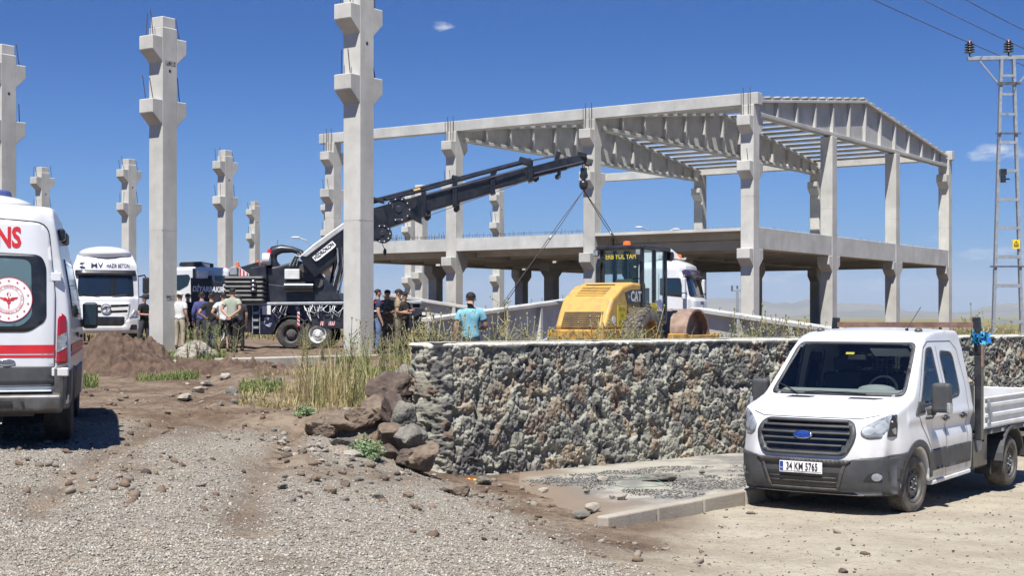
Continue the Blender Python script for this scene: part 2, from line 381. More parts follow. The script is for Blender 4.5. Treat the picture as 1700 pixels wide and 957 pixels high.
# ------------------------------------------------------------------ terrain
WA = np.array([-.41, 19.7]); WD = np.array([.765, .644]); WN = np.array([-.644, .765]); A0 = -.80; A1 = 24.0
CP = np.array([(-5, 15.9, .92), (-5, 20, .97), (-3, 8, .70), (0, 8, .6), (3, 10, .36), (5, 12, .16), (4.8, 17.2, -.03), (6.9, 20.0, -.10), (3.3, 17.9, .0),
      (1, 15.2, .08), (-1.0, 18.7, .16), (0, 17.4, .14), (-.1, 16.2, .17), (3.74, 23.0, .06), (-.86, 13.7, .40), (-2.2, 18.0, .60), (9, 28, 0), (14, 18, -.05), (12, 10, 0), (-6, 26, 1.0), (-6, 34, 1.0),
      (-2.5, 23.5, .98), (-10, 16, .95), (-10, 26, 1.0), (-4, 30, 1.0), (-8, 8, .8), (0, 2, .6), (-6, 2, .7), (7, 4, .3), (.6, 17.2, .08), (4, 14.5, .05), (18, 34, 0), (-3.4, 16.2, .78), (-3.3, 12, .75), (1.2, 12.5, .22)])
def _tps():
    X = CP[:, :2]; n = len(X); d = np.linalg.norm(X[:, None]-X[None], axis=2); K = np.where(d > 0, d*d*np.log(d+1e-9), 0)
    A = np.zeros((n+3, n+3)); A[:n, :n] = K+np.eye(n)*.6; A[:n, n] = 1; A[:n, n+1:] = X; A[n, :n] = 1; A[n+1:, :n] = X.T
    return np.linalg.solve(A, np.concatenate([CP[:, 2], np.zeros(3)]))
_w = _tps()
def ground(x, y, detail=True):
    x = np.atleast_1d(np.asarray(x, float)); y = np.atleast_1d(np.asarray(y, float)); sh = x.shape; x = x.ravel(); y = y.ravel()
    xc = np.clip(x, -11, 19); yc = np.clip(y, 1, 36)
    z = _w[-3]+_w[-2]*xc+_w[-1]*yc
    for i in range(len(CP)):
        d2 = (xc-CP[i, 0])**2+(yc-CP[i, 1])**2; z = z+_w[i]*.5*d2*np.log(d2+1e-9)
    z = np.clip(z, -.1, 1.05)
    dw = (x-WA[0])*WN[0]+(y-WA[1])*WN[1]; a = (x-WA[0])*WD[0]+(y-WA[1])*WD[1]
    hi = 1.0+.3*sstep(35.5, 38.5, y)
    # in front of the wall on the right it stays low
    zl = np.where(a > 0, np.minimum(z, .02+.12*(1-sstep(0, 6, a))+ .9*sstep(60, 90, y)), z)
    zl = np.where(a > 0, zl, z)
    wd = .12+5.0*sstep(A0, A0-3.5, a) if False else .12+4.0*sstep(-A0-.0, -A0+3.5, -a)
    c0 = .22+.5*sstep(-A0, -A0+3, -a)
    t = sstep(0, 1, (dw-c0+wd*.0)/wd)
    z = zl*(1-t)+hi*t
    far = sstep(120, 400, np.hypot(x, y)); z = z*(1-far)+.9*far - 14*sstep(300, 3500, np.hypot(x, y))*0
    if detail:
        near = 1-sstep(40, 70, y)
        rough = np.where((a > A0) & (dw < .3), .25, 1.0)
        z = z+near*rough*(.10*fbm(x*.55, y*.55, 3, 3)+.09*fbm(x*2.1, y*2.1, 5, 5)+.03*fbm(x*9, y*9, 3, 8))
        # wheel ruts of the track
        for rx_ in (-.85, .85):
            cx_ = -3.1-.13*(y-14)+.25*np.sin(y*.35)+rx_; z = z-.045*np.exp(-((x-cx_)/.2)**2)*(y > 11)*near+.025*np.exp(-((x-cx_-.33)/.13)**2)*(y > 11)*near
        # heaps of soil on the verge
        for hx, hy, hr, hh in [(-1.9, 18.2, .8, .12), (-2.6, 17.6, .6, .07), (-3.3, 24.5, 1.0, .18), (-5.2, 30, 1.6, .22), (-1.2, 16.9, .7, .05), (-8.2, 33.5, 1.4, .22), (-4.6, 22, .9, .1)]:
            z = z+hh*np.exp(-((x-hx)**2+((y-hy)*.8)**2)/hr**2)*(1+1.2*fbm(x*3, y*3, 4, 21))
    return z.reshape(sh)
def gz(x, y): return float(ground(x, y)[0])
def G(px, D, dz=0):
    x = (px-850)*D/F; return Vector((x, D, gz(x, D)+dz))
def axis_pts(a, b, st, lo, hi, gr=1.13):
    c = list(np.arange(a, b, st)); s = st
    while c[-1] < hi: s *= gr; c.append(c[-1]+s)
    s = st; pre = [c[0]]
    while pre[-1] > lo: s *= gr; pre.append(pre[-1]-s)
    return np.array(pre[:0:-1]+c)
xs = axis_pts(-12, 13, .075, -14000, 14000); ys = axis_pts(5, 26, .06, -30, 16000, 1.035)
GX, GY = np.meshgrid(xs, ys); GZ = ground(GX, GY)
nx, ny = len(xs), len(ys)
idx = np.arange(nx*ny).reshape(ny, nx)
quads = np.stack([idx[:-1, :-1].ravel(), idx[:-1, 1:].ravel(), idx[1:, 1:].ravel(), idx[1:, :-1].ravel()], 1)
def np_mesh(name, V_, Q, mats, smooth=True, attrs=None, parent=None):
    me = bpy.data.meshes.new(name); k = Q.shape[1]; me.vertices.add(len(V_)); me.vertices.foreach_set('co', V_.astype(np.float32).ravel())
    me.loops.add(Q.size); me.loops.foreach_set('vertex_index', Q.astype(np.int32).ravel())
    me.polygons.add(len(Q)); me.polygons.foreach_set('loop_start', np.arange(0, Q.size, k, dtype=np.int32)); me.polygons.foreach_set('loop_total', np.full(len(Q), k, np.int32))
    if smooth: me.polygons.foreach_set('use_smooth', np.ones(len(Q), bool))
    for m in (mats if isinstance(mats, list) else [mats]): me.materials.append(m)
    for an, av in (attrs or {}).items():
        at = me.color_attributes.new(an, 'FLOAT_COLOR', 'POINT'); at.data.foreach_set('color', av.astype(np.float32).ravel())
    me.update(calc_edges=True); me.validate()
    o = bpy.data.objects.new(name, me); COL.objects.link(o)
    if parent: o.parent = parent
    return o
# zones: R gravel, G pale road dust, B field green/dry far
px_ = 850+F*GX/np.maximum(GY, 1); sgn = (GX-WA[0])*WN[0]+(GY-WA[1])*WN[1]; aa = (GX-WA[0])*WD[0]+(GY-WA[1])*WD[1]
nzz = fbm(GX*.5, GY*.5, 4, 31)*2.2
def gravel_amt(x, y, n=None):
    n = fbm(x*.5, y*.5, 4, 31)*2.2 if n is None else n
    g = sstep(-.5, .6, (17.2-y)*.35+n+.5*sstep(0, -5, x))*(1-sstep(-.4, .5, (x-(1.1-(y-9)*.15))*.8+n*.55))
    g = np.maximum(g, .8*sstep(.2, .8, 1-((x+3.1)**2/2.2+(y-17.3)**2/5)+n*.5))
    g = g*(1-.85*sstep(.0, .22, fbm(x*.8+5, y*.35, 4, 77)))
    for rx_ in (-.85, .85): g = g*(1-.7*np.exp(-((x-(-3.1-.13*(y-14)+.25*np.sin(y*.35)+rx_))/.25)**2)*(y > 11))
    return g*(y < 26)
def road_amt(x, y, n=None):
    n = fbm(x*.5, y*.5, 4, 31)*2.2 if n is None else n
    return sstep(-.3, .7, (x-(.9+(y-12)*.10))*.75+n*.6)*((x-WA[0])*WN[0]+(y-WA[1])*WN[1] < .3)
gr = gravel_amt(GX, GY, nzz); rd = road_amt(GX, GY, nzz)
fld = sstep(70, 160, np.hypot(GX, GY))
zone = np.stack([gr, rd, fld, np.ones_like(gr)], -1).reshape(-1, 4)
gm = bpy.data.materials.new('ground'); gm.use_nodes = True; t = gm.node_tree; b = t.nodes['Principled BSDF']; b.inputs['Roughness'].default_value = .95; b.inputs['Specular IOR Level'].default_value = .15
geo = N(t, 'ShaderNodeNewGeometry'); att = N(t, 'ShaderNodeVertexColor', layer_name='zone'); sp = N(t, 'ShaderNodeSeparateColor'); t.links.new(att.outputs[0], sp.inputs[0])
def tn(scale, det=8, rgh=.62):
    n = N(t, 'ShaderNodeTexNoise', i_Scale=scale, i_Detail=float(det), i_Roughness=rgh); t.links.new(geo.outputs['Position'], n.inputs['Vector']); return n.outputs[0]
def mr(s, a, b, c=0, d=1):
    r = N(t, 'ShaderNodeMapRange'); r.inputs[1].default_value = a; r.inputs[2].default_value = b; r.inputs[3].default_value = c; r.inputs[4].default_value = d; t.links.new(s, r.inputs[0]); return r.outputs[0]
def cm(f, a, bb):
    x = N(t, 'ShaderNodeMix', data_type='RGBA')
    if isinstance(f, float): x.inputs[0].default_value = f
    else: t.links.new(f, x.inputs[0])
    for i, c in ((6, a), (7, bb)):
        if isinstance(c, tuple): x.inputs[i].default_value = (*c, 1)
        else: t.links.new(c, x.inputs[i])
    return x.outputs[2]
soilc = cm(mr(tn(.9), .38, .62), (.125, .082, .055), (.255, .20, .145)); soilc = cm(mr(tn(7), .45, .7), soilc, (.085, .056, .04)); soilc = cm(mr(tn(30), .55, .75), soilc, (.26, .215, .165))
gravc = cm(mr(tn(25), .4, .6), (.235, .215, .18), (.315, .29, .245)); gravc = cm(mr(tn(2), .5, .7), gravc, (.30, .245, .19))
roadc = cm(mr(tn(1.1), .4, .62), (.44, .395, .305), (.35, .305, .235)); roadc = cm(mr(tn(12), .52, .72), roadc, (.27, .235, .185)); roadc = cm(mr(tn(60), .55, .75), roadc, (.46, .42, .34))
fieldc = cm(mr(tn(.02), .4, .6), (.24, .20, .11), (.15, .155, .075))
c = cm(sp.outputs[0], soilc, gravc); c = cm(sp.outputs[1], c, roadc); c = cm(sp.outputs[2], c, fieldc); t.links.new(c, b.inputs['Base Color'])
vor = N(t, 'ShaderNodeTexVoronoi', i_Scale=38.0); t.links.new(geo.outputs['Position'], vor.inputs['Vector'])
hgt = M_('ADD', M_('MULTIPLY', tn(14, 10, .7), 1.0, nt=t), M_('MULTIPLY', vor.outputs['Distance'], -.35, nt=t), nt=t)
bn = N(t, 'ShaderNodeBump', i_Strength=.9, i_Distance=.05); t.links.new(hgt, bn.inputs['Height']); t.links.new(bn.outputs[0], b.inputs['Normal'])
go = np_mesh('ground', np.stack([GX.ravel(), GY.ravel(), GZ.ravel()], 1), quads, gm, True, {'zone': zone}); tag(go, kind='structure')

# loose stones and crushed gravel -- nobody could count them
ico_v = []; ico_f = None
def stone_proto(sd):
    bm = bmesh.new(); bmesh.ops.create_icosphere(bm, subdivisions=1, radius=1); r = np.random.default_rng(sd)
    V_ = np.array([v.co[:] for v in bm.verts]); F_ = np.array([[v.index for v in f.verts] for f in bm.faces]); bm.free()
    V_ *= (.72+.56*r.random((len(V_), 1))); V_ *= np.array([1, .6+.4*r.random(), .35+.35*r.random()]); return V_, F_
PRO = [stone_proto(i) for i in range(10)]
def scatter(name, xy, size, mats, smooth=False, sink=.25, colfn=None):
    n = len(xy); Vs = []; Fs = []; Cs = []; base = 0; z = ground(xy[:, 0], xy[:, 1]); k = rng.integers(0, 10, n)
    for pi in range(10):
        s = np.where(k == pi)[0]
        if not len(s): continue
        V0, F0 = PRO[pi]; m = len(s); a = rng.random(m)*6.283; tl = (rng.random((m, 2))-.5)*.9; ca, sa = np.cos(a), np.sin(a)
        V_ = V0[None]*size[s][:, None, None]
        x = V_[..., 0]*ca[:, None]-V_[..., 1]*sa[:, None]; y = V_[..., 0]*sa[:, None]+V_[..., 1]*ca[:, None]; zz = V_[..., 2]+x*tl[:, :1]+y*tl[:, 1:]
        V_ = np.stack([x+xy[s, 0][:, None], y+xy[s, 1][:, None], zz+(z[s]+size[s]*sink)[:, None]], -1).reshape(-1, 3)
        Vs.append(V_); Fs.append((F0[None]+(np.arange(m)*len(V0))[:, None, None]).reshape(-1, 3)+base); base += len(V_)
        if colfn is not None: Cs.append(np.repeat(colfn(s), len(V0), axis=0))
    return np_mesh(name, np.concatenate(Vs), np.concatenate(Fs), mats, smooth, {'tone': np.concatenate(Cs)} if Cs else None)
gmt = bpy.data.materials.new('gravel_stone'); gmt.use_nodes = True; t = gmt.node_tree; b = t.nodes['Principled BSDF']; b.inputs['Roughness'].default_value = .9; b.inputs['Specular IOR Level'].default_value = .2
av = N(t, 'ShaderNodeVertexColor', layer_name='tone'); t.links.new(av.outputs[0], b.inputs['Base Color'])
def gcol(n):
    base = np.array([[.27, .245, .205], [.35, .32, .27], [.18, .165, .145], [.42, .385, .33], [.26, .215, .17], [.31, .285, .245]])
    return lambda s: np.concatenate([base[rng.integers(0, 6, len(s))]*(.8+.35*rng.random((len(s), 1))), np.ones((len(s), 1))], 1)
pts = []
while sum(map(len, pts)) < 95000:
    y = 7.2+14*rng.random(60000)**1.25; x = (rng.random(60000)*1800-50-850)*y/F
    k = (rng.random(60000) < np.clip(gravel_amt(x, y), 0, 1)**1.3) & ((rng.random(60000) < (9.5/y)**1.2))
    pts.append(np.stack([x[k], y[k]], 1))
xy = np.concatenate(pts)[:95000]; sz = .0055+.010*rng.random(len(xy))**2.4+ .010*(rng.random(len(xy)) > .99)
tag(scatter('gravel', xy, sz, gmt, colfn=gcol(0)), 'crushed grey gravel spread over the track', None, kind='stuff')
# sparse pebbles / clods on the dirt
y = 12+26*rng.random(9000)**1.2; x = -10+13.5*rng.random(9000); dwp = (x-WA[0])*WN[0]+(y-WA[1])*WN[1]; ap = (x-WA[0])*WD[0]+(y-WA[1])*WD[1]
cl_ = fbm(x*.8, y*.8, 3, 55); k = ((dwp < -.2) | (ap < A0-.1)) & (rng.random(9000) < .22+2.2*np.clip(cl_, 0, 1)) & ~((ap > 0) & (dwp > -3.5)) & ~((x > 1.2) & (rng.random(9000) < .75))
xy = np.stack([x[k], y[k]], 1); sz = .018+.05*rng.random(len(xy))**4
def pcol(s):
    base = np.array([[.13, .09, .065], [.25, .22, .18], [.17, .125, .09], [.09, .07, .055], [.2, .175, .15]]); return np.concatenate([base[rng.integers(0, 5, len(s))]*(.8+.4*rng.random((len(s), 1))), np.ones((len(s), 1))], 1)
tag(scatter('pebbles', xy, sz, gmt, colfn=pcol), 'loose pebbles and clods on the bare earth', None, kind='stuff')
y = 9.5+11*rng.random(2600); x = 1+9*rng.random(2600); k = road_amt(x, y) > .6; k &= rng.random(2600) < .75
xy = np.stack([x[k], y[k]], 1); sz = .008+.014*rng.random(len(xy))**4
tag(scatter('road_grit', xy, sz, gmt, colfn=pcol), 'grit scattered on the dusty road', None, kind='stuff')

# ------------------------------------------------------------------ rubble retaining wall
def build_wall():
    H0, H1 = -.15, 1.97; st = .012
    # path: from behind the left end, round the corner, then along the front
    pa = []
    e0 = WA+WD*A0
    for s in np.arange(.40, .25, -st): pa.append((e0+WN*s-WD*.1*math.sin(s*3), -WD, -s))
    for q in np.linspace(0, 1, 20):
        an = q*math.pi/2; c0 = e0+WN*.25+WD*.25; d = -WD*math.cos(an)-WN*math.sin(an); pa.append((c0+d*.25, d, -.25+q*.4))
    for s in np.arange(.25, A1-A0, st*1.0 if True else st): pa.append((e0+WD*s, -WN, s+.1))
    P0 = np.array([p[0] for p in pa]); D0 = np.array([p[1] for p in pa]); S0 = np.array([p[2] for p in pa])
    zs = np.arange(H0, H1+.001, st); S, Z = np.meshgrid(S0, zs, indexing='ij')
    # warp coords for irregular stones, slanted courses
    u = S+.10*fbm(S*3, Z*3, 3, 41)+.22*Z; v = Z*1.0+.10*fbm(S*3, Z*3, 3, 42)
    cs = .225
    def voro(u, v, cs, seed, asp=1.0):
        gu, gv = u/cs, v/(cs*asp); iu, iv = np.floor(gu).astype(int), np.floor(gv).astype(int)
        f1 = np.full(u.shape, 9.); f2 = f1.copy(); cid = np.zeros(u.shape, int); ox = np.zeros(u.shape); oy = ox.copy()
        for a in (-1, 0, 1):
            for c in (-1, 0, 1):
                h = ((iu+a)*7919+(iv+c)*104729+seed*3571) & 65535; jx = _perm[h]; jy = _perm[(h*31+7) & 65535]
                dx = gu-(iu+a+jx); dy = gv-(iv+c+jy); d = np.sqrt(dx*dx+dy*dy); n = d < f1
                f2 = np.where(n, f1, np.minimum(f2, d)); cid = np.where(n, h, cid); ox = np.where(n, dx, ox); oy = np.where(n, dy, oy); f1 = np.where(n, d, f1)
        return f1, f2, cid, ox, oy
    wx = .05*fbm(S*6, Z*6, 4, 43); wz = .06*fbm(S*6, Z*6, 4, 44)
    f1, f2, cid, ox, oy = voro(u+wx, v+wz, .215, 1, 1.12)
    g1, g2, cid2, ox2, oy2 = voro(u*1.1+wx*1.5, v+wz*1.5, .085, 2, 1.6)
    h1, h2, cid3, ox3, oy3 = voro(u*1.2+wz, v+wx, .038, 7, 1.5)
    edge = np.clip((f2-f1)/.16, 0, 1); r1 = _perm[cid]; r2 = _perm[(cid*17+3) & 65535]; r3 = _perm[(cid*29+11) & 65535]
    q1 = _perm[cid2]; q2 = _perm[(cid2*17+3) & 65535]; q3 = _perm[(cid2*13+5) & 65535]; p1 = _perm[cid3]; p2 = _perm[(cid3*19+5) & 65535]
    disp = .11*r1*(.4+.6*edge)+.13*((r2-.5)*ox+(r3-.35)*oy)
    disp += .045*(q1-.4)+.075*((q2-.5)*ox2+(q3-.4)*oy2)
    disp += .014*(p1-.5)+.022*((p2-.5)*ox3+(p1-.4)*oy3)
    mort = (1-sstep(.05, .6, edge))
    ridg = 1-np.abs(fbm(S*5, Z*3.5, 4, 61))*6
    disp += mort*.03*np.clip(ridg, 0, 1)+.022*fbm(S*9, Z*7, 4, 62)+.05*fbm(S*34, Z*28, 3, 63)
    disp -= .07*(1-sstep(.0, .22, edge))*sstep(-.05, .15, fbm(S*2.5, Z*2.5, 3, 64))
    disp -= .055*sstep(.10, .22, fbm(S*15, Z*12, 3, 65))+.03*sstep(.10, .2, fbm(S*32+9, Z*26, 2, 67))
    hole = np.clip(fbm(S*7.5, Z*5, 3, 66)-.10, 0, 1)*.9; disp -= hole
    disp *= .47
    tl_ = .045+.05*np.clip(fbm(S*2.2, Z*0, 4, 69)+.2, 0, 1); top = sstep(H1-tl_-.03, H1-tl_+.01, Z); disp = disp*(1-top)+top*(.045+.05*fbm(S*7, Z*7, 4, 70)-.03*sstep(H1-.03, H1, Z))
    disp += .05*(1-(Z-H0)/(H1-H0))*1.5
    V_ = np.stack([P0[:, None, 0]+D0[:, None, 0]*disp, P0[:, None, 1]+D0[:, None, 1]*disp, Z+.03*fbm(S*7, Z*7, 3, 71)*(1-top)], -1)
    pal = np.array([[.19, .185, .155], [.11, .107, .10], [.23, .225, .19], [.17, .13, .10], [.25, .205, .15], [.15, .147, .135], [.21, .205, .17], [.13, .125, .115]])
    ci = (r2*8*.999).astype(int); c = pal[ci]*(.8+.4*r3[..., None]); c2 = np.array([.255, .248, .205])*(1+.6*fbm(S*4, Z*4, 3, 80)[..., None])
    mm = np.clip(mort*1.0+sstep(.0, .25, fbm(S*5, Z*4, 5, 81))*.7, 0, 1)[..., None]
    c = c*(1-mm)+c2*mm; tp = top[..., None]; c = c*(1-tp)+np.array([.52, .50, .43])*tp
    c = np.clip(c*1.12*(1+.55*fbm(S*14, Z*14, 4, 82)[..., None]), .02, 1)
    col = np.concatenate([c, np.ones(c.shape[:2]+(1,))], -1).reshape(-1, 4)
    na, nb = len(S0), len(zs); ii = np.arange(na*nb).reshape(na, nb)
    Q = np.stack([ii[:-1, :-1].ravel(), ii[1:, :-1].ravel(), ii[1:, 1:].ravel(), ii[:-1, 1:].ravel()], 1)
    m = bpy.data.materials.new('rubble_stone'); m.use_nodes = True; t = m.node_tree; b = t.nodes['Principled BSDF']; b.inputs['Roughness'].default_value = .93; b.inputs['Specular IOR Level'].default_value = .2
    av = N(t, 'ShaderNodeVertexColor', layer_name='stone'); n = N(t, 'ShaderNodeTexNoise', i_Scale=45.0, i_Detail=8.0, i_Roughness=.7); ge = N(t, 'ShaderNodeNewGeometry'); t.links.new(ge.outputs['Position'], n.inputs['Vector'])
    x = N(t, 'ShaderNodeMix', data_type='RGBA', blend_type='MULTIPLY'); x.inputs[0].default_value = 1
    r = N(t, 'ShaderNodeMapRange'); r.inputs[1].default_value = .3; r.inputs[2].default_value = .7; r.inputs[3].default_value = .65; r.inputs[4].default_value = 1.35; t.links.new(n.outputs[0], r.inputs[0])
    t.links.new(av.outputs[0], x.inputs[6]); t.links.new(r.outputs[0], x.inputs[7]); t.links.new(x.outputs[2], b.inputs['Base Color'])
    bn = N(t, 'ShaderNodeBump', i_Strength=.6, i_Distance=.02); t.links.new(n.outputs[0], bn.inputs['Height']); t.links.new(bn.outputs[0], b.inputs['Normal'])
    root = thing('retaining_wall', 'long rough basalt rubble retaining wall with a pale mortar top edge', 'wall', (WA[0], WA[1], 0))
    V_ = V_.reshape(-1, 3)-np.array([WA[0], WA[1], 0])
    np_mesh('stonework', V_, Q, m, False, {'stone': col}, root)
    # coping strip on top, uneven back edge
    cs_ = np.arange(0, A1-A0, .06); V2 = []
    for s in cs_:
        for j, d in enumerate((-.02-.010*math.sin(s*7), .1, .3, .5+.06*math.sin(s*3.1), .52)):
            p = e0+WD*s+WN*d; V2.append((p[0]-WA[0], p[1]-WA[1], H1-.002+(.012*float(fbm(np.array([s*5.]), np.array([d*5.]), 3, 90)[0])) - (.8 if j == 4 else 0)))
    nn = len(cs_); ii = np.arange(nn*5).reshape(nn, 5); Q2 = np.stack([ii[:-1, :-1].ravel(), ii[1:, :-1].ravel(), ii[1:, 1:].ravel(), ii[:-1, 1:].ravel()], 1)
    np_mesh('coping', np.array(V2), Q2, concrete('coping', (.44, .42, .36), (.3, .29, .25), .6), True, None, root)
build_wall()

# ------------------------------------------------------------------ sidewalk and kerb
K0 = Vector((.95, 15.35)); KD = Vector((.62, .785)).normalized(); KN = Vector((-KD.y, KD.x))
def sidewalk():
    n = 120; V_ = []; st = .1
    ms = material('sidewalk_screed', (.33, .31, .26), .9, col2=(.20, .188, .165), scale=1.6, bump=.5, bscale=25, mixlo=.47, mixhi=.60, detail=14)
    rows = []
    for i in range(n*2):
        s = i*st-.12; k = K0+KD*s+KN*.12; wp = Vector(WA)+Vector(WD)*(.35+s*1.05)-Vector(WN)*.0; r = []
        for j in range(36):
            q = k.lerp(wp, j/35); z = .145+.02*float(fbm(np.array([q.x*2.]), np.array([q.y*2.]), 3, 91)[0])-(.16*max(0, 1-i/4)**1.0)
            r.append((q.x+.12*float(fbm(np.array([q.y*3.]), np.array([1.]), 4, 93)[0])*(i < 6), q.y, z))
        rows.append(r)
    V_ = [v for r in rows for v in r]; F_ = [(i*36+j, (i+1)*36+j, (i+1)*36+j+1, i*36+j+1) for i in range(len(rows)-1) for j in range(35)]
    o = mesh_obj('sidewalk', V_, F_, ms, None, None, True); tag(o, kind='structure')
    Va = np.array(V_); ir = np.repeat(np.arange(len(rows)), 36)*st; jr = np.tile(np.arange(36), len(rows))/35
    dirt = sstep(.9, -.1, ir*.8-.25+1.6*fbm(Va[:, 0]*1.6, Va[:, 1]*1.6, 5, 501)); dk = sstep(.02, .14, fbm(Va[:, 0]*1.5, Va[:, 1]*1.5, 6, 502)+.10-.35*np.abs(jr-.42))
    at = o.data.color_attributes.new('dirt', 'FLOAT_COLOR', 'POINT'); at.data.foreach_set('color', np.stack([dirt, dk, dk, np.ones_like(dk)], 1).astype(np.float32).ravel())
    t = ms.node_tree; b = t.nodes['Principled BSDF']; l0 = b.inputs['Base Color'].links[0].from_socket; vc = N(t, 'ShaderNodeVertexColor', layer_name='dirt'); se = N(t, 'ShaderNodeSeparateColor'); t.links.new(vc.outputs[0], se.inputs[0])
    m1 = N(t, 'ShaderNodeMix', data_type='RGBA'); t.links.new(se.outputs[1], m1.inputs[0]); t.links.new(l0, m1.inputs[6]); m1.inputs[7].default_value = (.17, .16, .145, 1)
    m2 = N(t, 'ShaderNodeMix', data_type='RGBA'); t.links.new(se.outputs[0], m2.inputs[0]); t.links.new(m1.outputs[2], m2.inputs[6]); m2.inputs[7].default_value = (.19, .145, .105, 1); t.links.new(m2.outputs[2], b.inputs['Base Color'])
    mk = concrete('kerb', (.36, .32, .26), (.28, .245, .20), .4)
    for i in range(16):
        a = K0+KD*(.02+i*1.0); bb = K0+KD*(.99+i*1.0); mb = MB(); mb.bar((a.x, a.y, .055), (bb.x, bb.y, .055+random.uniform(-.006, .006)), .15, .24)
        k = mb.build('kerb_stone', mk, None, bevel=.018, seg=2)
        od = ['first', 'second', 'third', 'fourth', 'fifth', 'sixth', 'seventh', 'eighth', 'ninth', 'tenth', 'eleventh', 'twelfth', 'thirteenth', 'fourteenth', 'fifteenth', 'sixteenth'][i]
        lab = 'pale concrete kerb stone, %s from the left end of the row by the dusty road' % od
        tag(k, lab, 'kerb stone', 'kerb stones along the sidewalk')
sidewalk()

yy_ = 16+7.5*rng.random(40000); xx_ = -1+6.5*rng.random(40000); ds = (xx_-WA[0])*WN[0]+(yy_-WA[1])*WN[1]; kd = (xx_-K0.x)*KN.x+(yy_-K0.y)*KN.y; al = (xx_-WA[0])*WD[0]+(yy_-WA[1])*WD[1]
nv = fbm(xx_*1.8, yy_*1.8, 5, 140)*1.3; k = (ds < -.55-.35*np.clip(al, 0, 3)*.3) & (kd > .25) & (al > -.1) & (nv > -.01+.06*np.clip(al-2.5, 0, 4)+.25*sstep(-.9, -.5, ds)+.08*(rng.random(40000)-.5))
xy = np.stack([xx_[k], yy_[k]], 1)[:9000]; _g = ground; ground = lambda x, y, detail=True: np.full(np.shape(x), .150)
def dcol(s): base = np.array([[.11, .105, .10], [.17, .165, .155], [.08, .08, .078], [.23, .22, .20]]); return np.concatenate([base[rng.integers(0, 4, len(s))]*(.8+.4*rng.random((len(s), 1))), np.ones((len(s), 1))], 1)
tag(scatter('sidewalk_gravel', xy, .007+.012*rng.random(len(xy))**2, gmt, colfn=dcol, sink=.1), 'dark grit spilled over the pale sidewalk', None, kind='stuff'); ground = _g

# ------------------------------------------------------------------ hills far away
def hills():
    n = 260; V_ = []; Fh = []; mh = material('hill', (.16, .15, .10), .95, col2=(.10, .10, .075), scale=.0012)
    for k, (D, x0, x1, hb, sd) in enumerate([(9500, 1050, 1950, 40, 3), (7600, 1300, 2100, 20, 8)]):
        rows = 10; V_ = []
        for i in range(n+1):
            px = x0+(x1-x0)*i/n; e = math.sin(math.pi*min(1, max(0, i/n)))**.4
            h = hb*(.55+1.5*(float(fbm(np.array([px/130.]), np.array([sd*3.3]), 5, sd)[0])+.12))*e
            for j in range(rows):
                q = j/(rows-1); d = D*(1-.12*(1-q)); hh = h*q**1.4*(1+.3*float(fbm(np.array([px/25.]), np.array([j*.6]), 3, sd+5)[0]))
                V_.append(((px-850)*d/F, d, -1+max(0, hh)*D/F))
        Fh = [(i*rows+j, (i+1)*rows+j, (i+1)*rows+j+1, i*rows+j+1) for i in range(n) for j in range(rows-1)]
        tag(mesh_obj('hills', V_, Fh, mh, None, None, True), kind='structure')
hills()
hz = bpy.data.materials.new('haze'); hz.use_nodes = True; t = hz.node_tree; t.nodes.clear()
pv = N(t, 'ShaderNodeVolumePrincipled'); pv.inputs['Color'].default_value = (.80, .88, 1.0, 1); pv.inputs['Density'].default_value = 7e-5; pv.inputs['Anisotropy'].default_value = .0
ho = N(t, 'ShaderNodeOutputMaterial'); t.links.new(pv.outputs[0], ho.inputs['Volume'])
if 1:
  mb = MB(); mb.box2((-17000, -60, -3), (17000, 17500, 420)); tag(mb.build('haze', hz), 'thin pale haze over the plain', None, kind='stuff')
# ------------------------------------------------------------------ precast concrete frame
BC = Vector((10.0, 60.5, 0)); U = Vector((-.824, .566, 0)); V3 = Vector((.566, .824, 0)); LU = 7.75; LV = 8.6; Z3 = Vector((0, 0, 1))
FR = Matrix((V3, U, Z3)).transposed()      # local x -> V, y -> U
def gp(k, m, z=0): return BC+U*(LU*k-(.38 if m < 0 else 0))+V3*(LV*m+(.2 if m < 0 else 0))+Z3*z
def shaft(mb, p, z0, z1, w=.6): mb.box((p.x, p.y, (z0+z1)/2), (w, w, z1-z0), FR)
def corbel(p, z, side, parent, name='corbel', pr=.38, w=.6, hf=.42, hs=.36, d=V3, e=U, mat=None):
    """bracket: flat top at z, front face hf high, haunch hs back to the shaft"""
    a = p+d*side*(w/2-.02); f = p+d*side*(w/2+pr); mb = MB(); o = e*(-(w-.006)/2)
    poly = [Vector((a.x, a.y, z)), Vector((f.x, f.y, z)), Vector((f.x, f.y, z-hf)), Vector((a.x, a.y, z-hf-hs))]
    mb.prism([q+o for q in poly], e*(w-.006)); c = mb.build(name, mat or M['concrete'], parent, bevel=.02); return c
def rebar(p, z, h, parent, lean=(0, 0), n=1):
    mb = MB(); mb.cyl((p.x, p.y, z-.05), (p.x+lean[0], p.y+lean[1], z+h), .014, 5); return mb.build('rebar', M['rebar'], parent)
ZC1, ZC2, ZT = 8.86, 10.76, 11.38
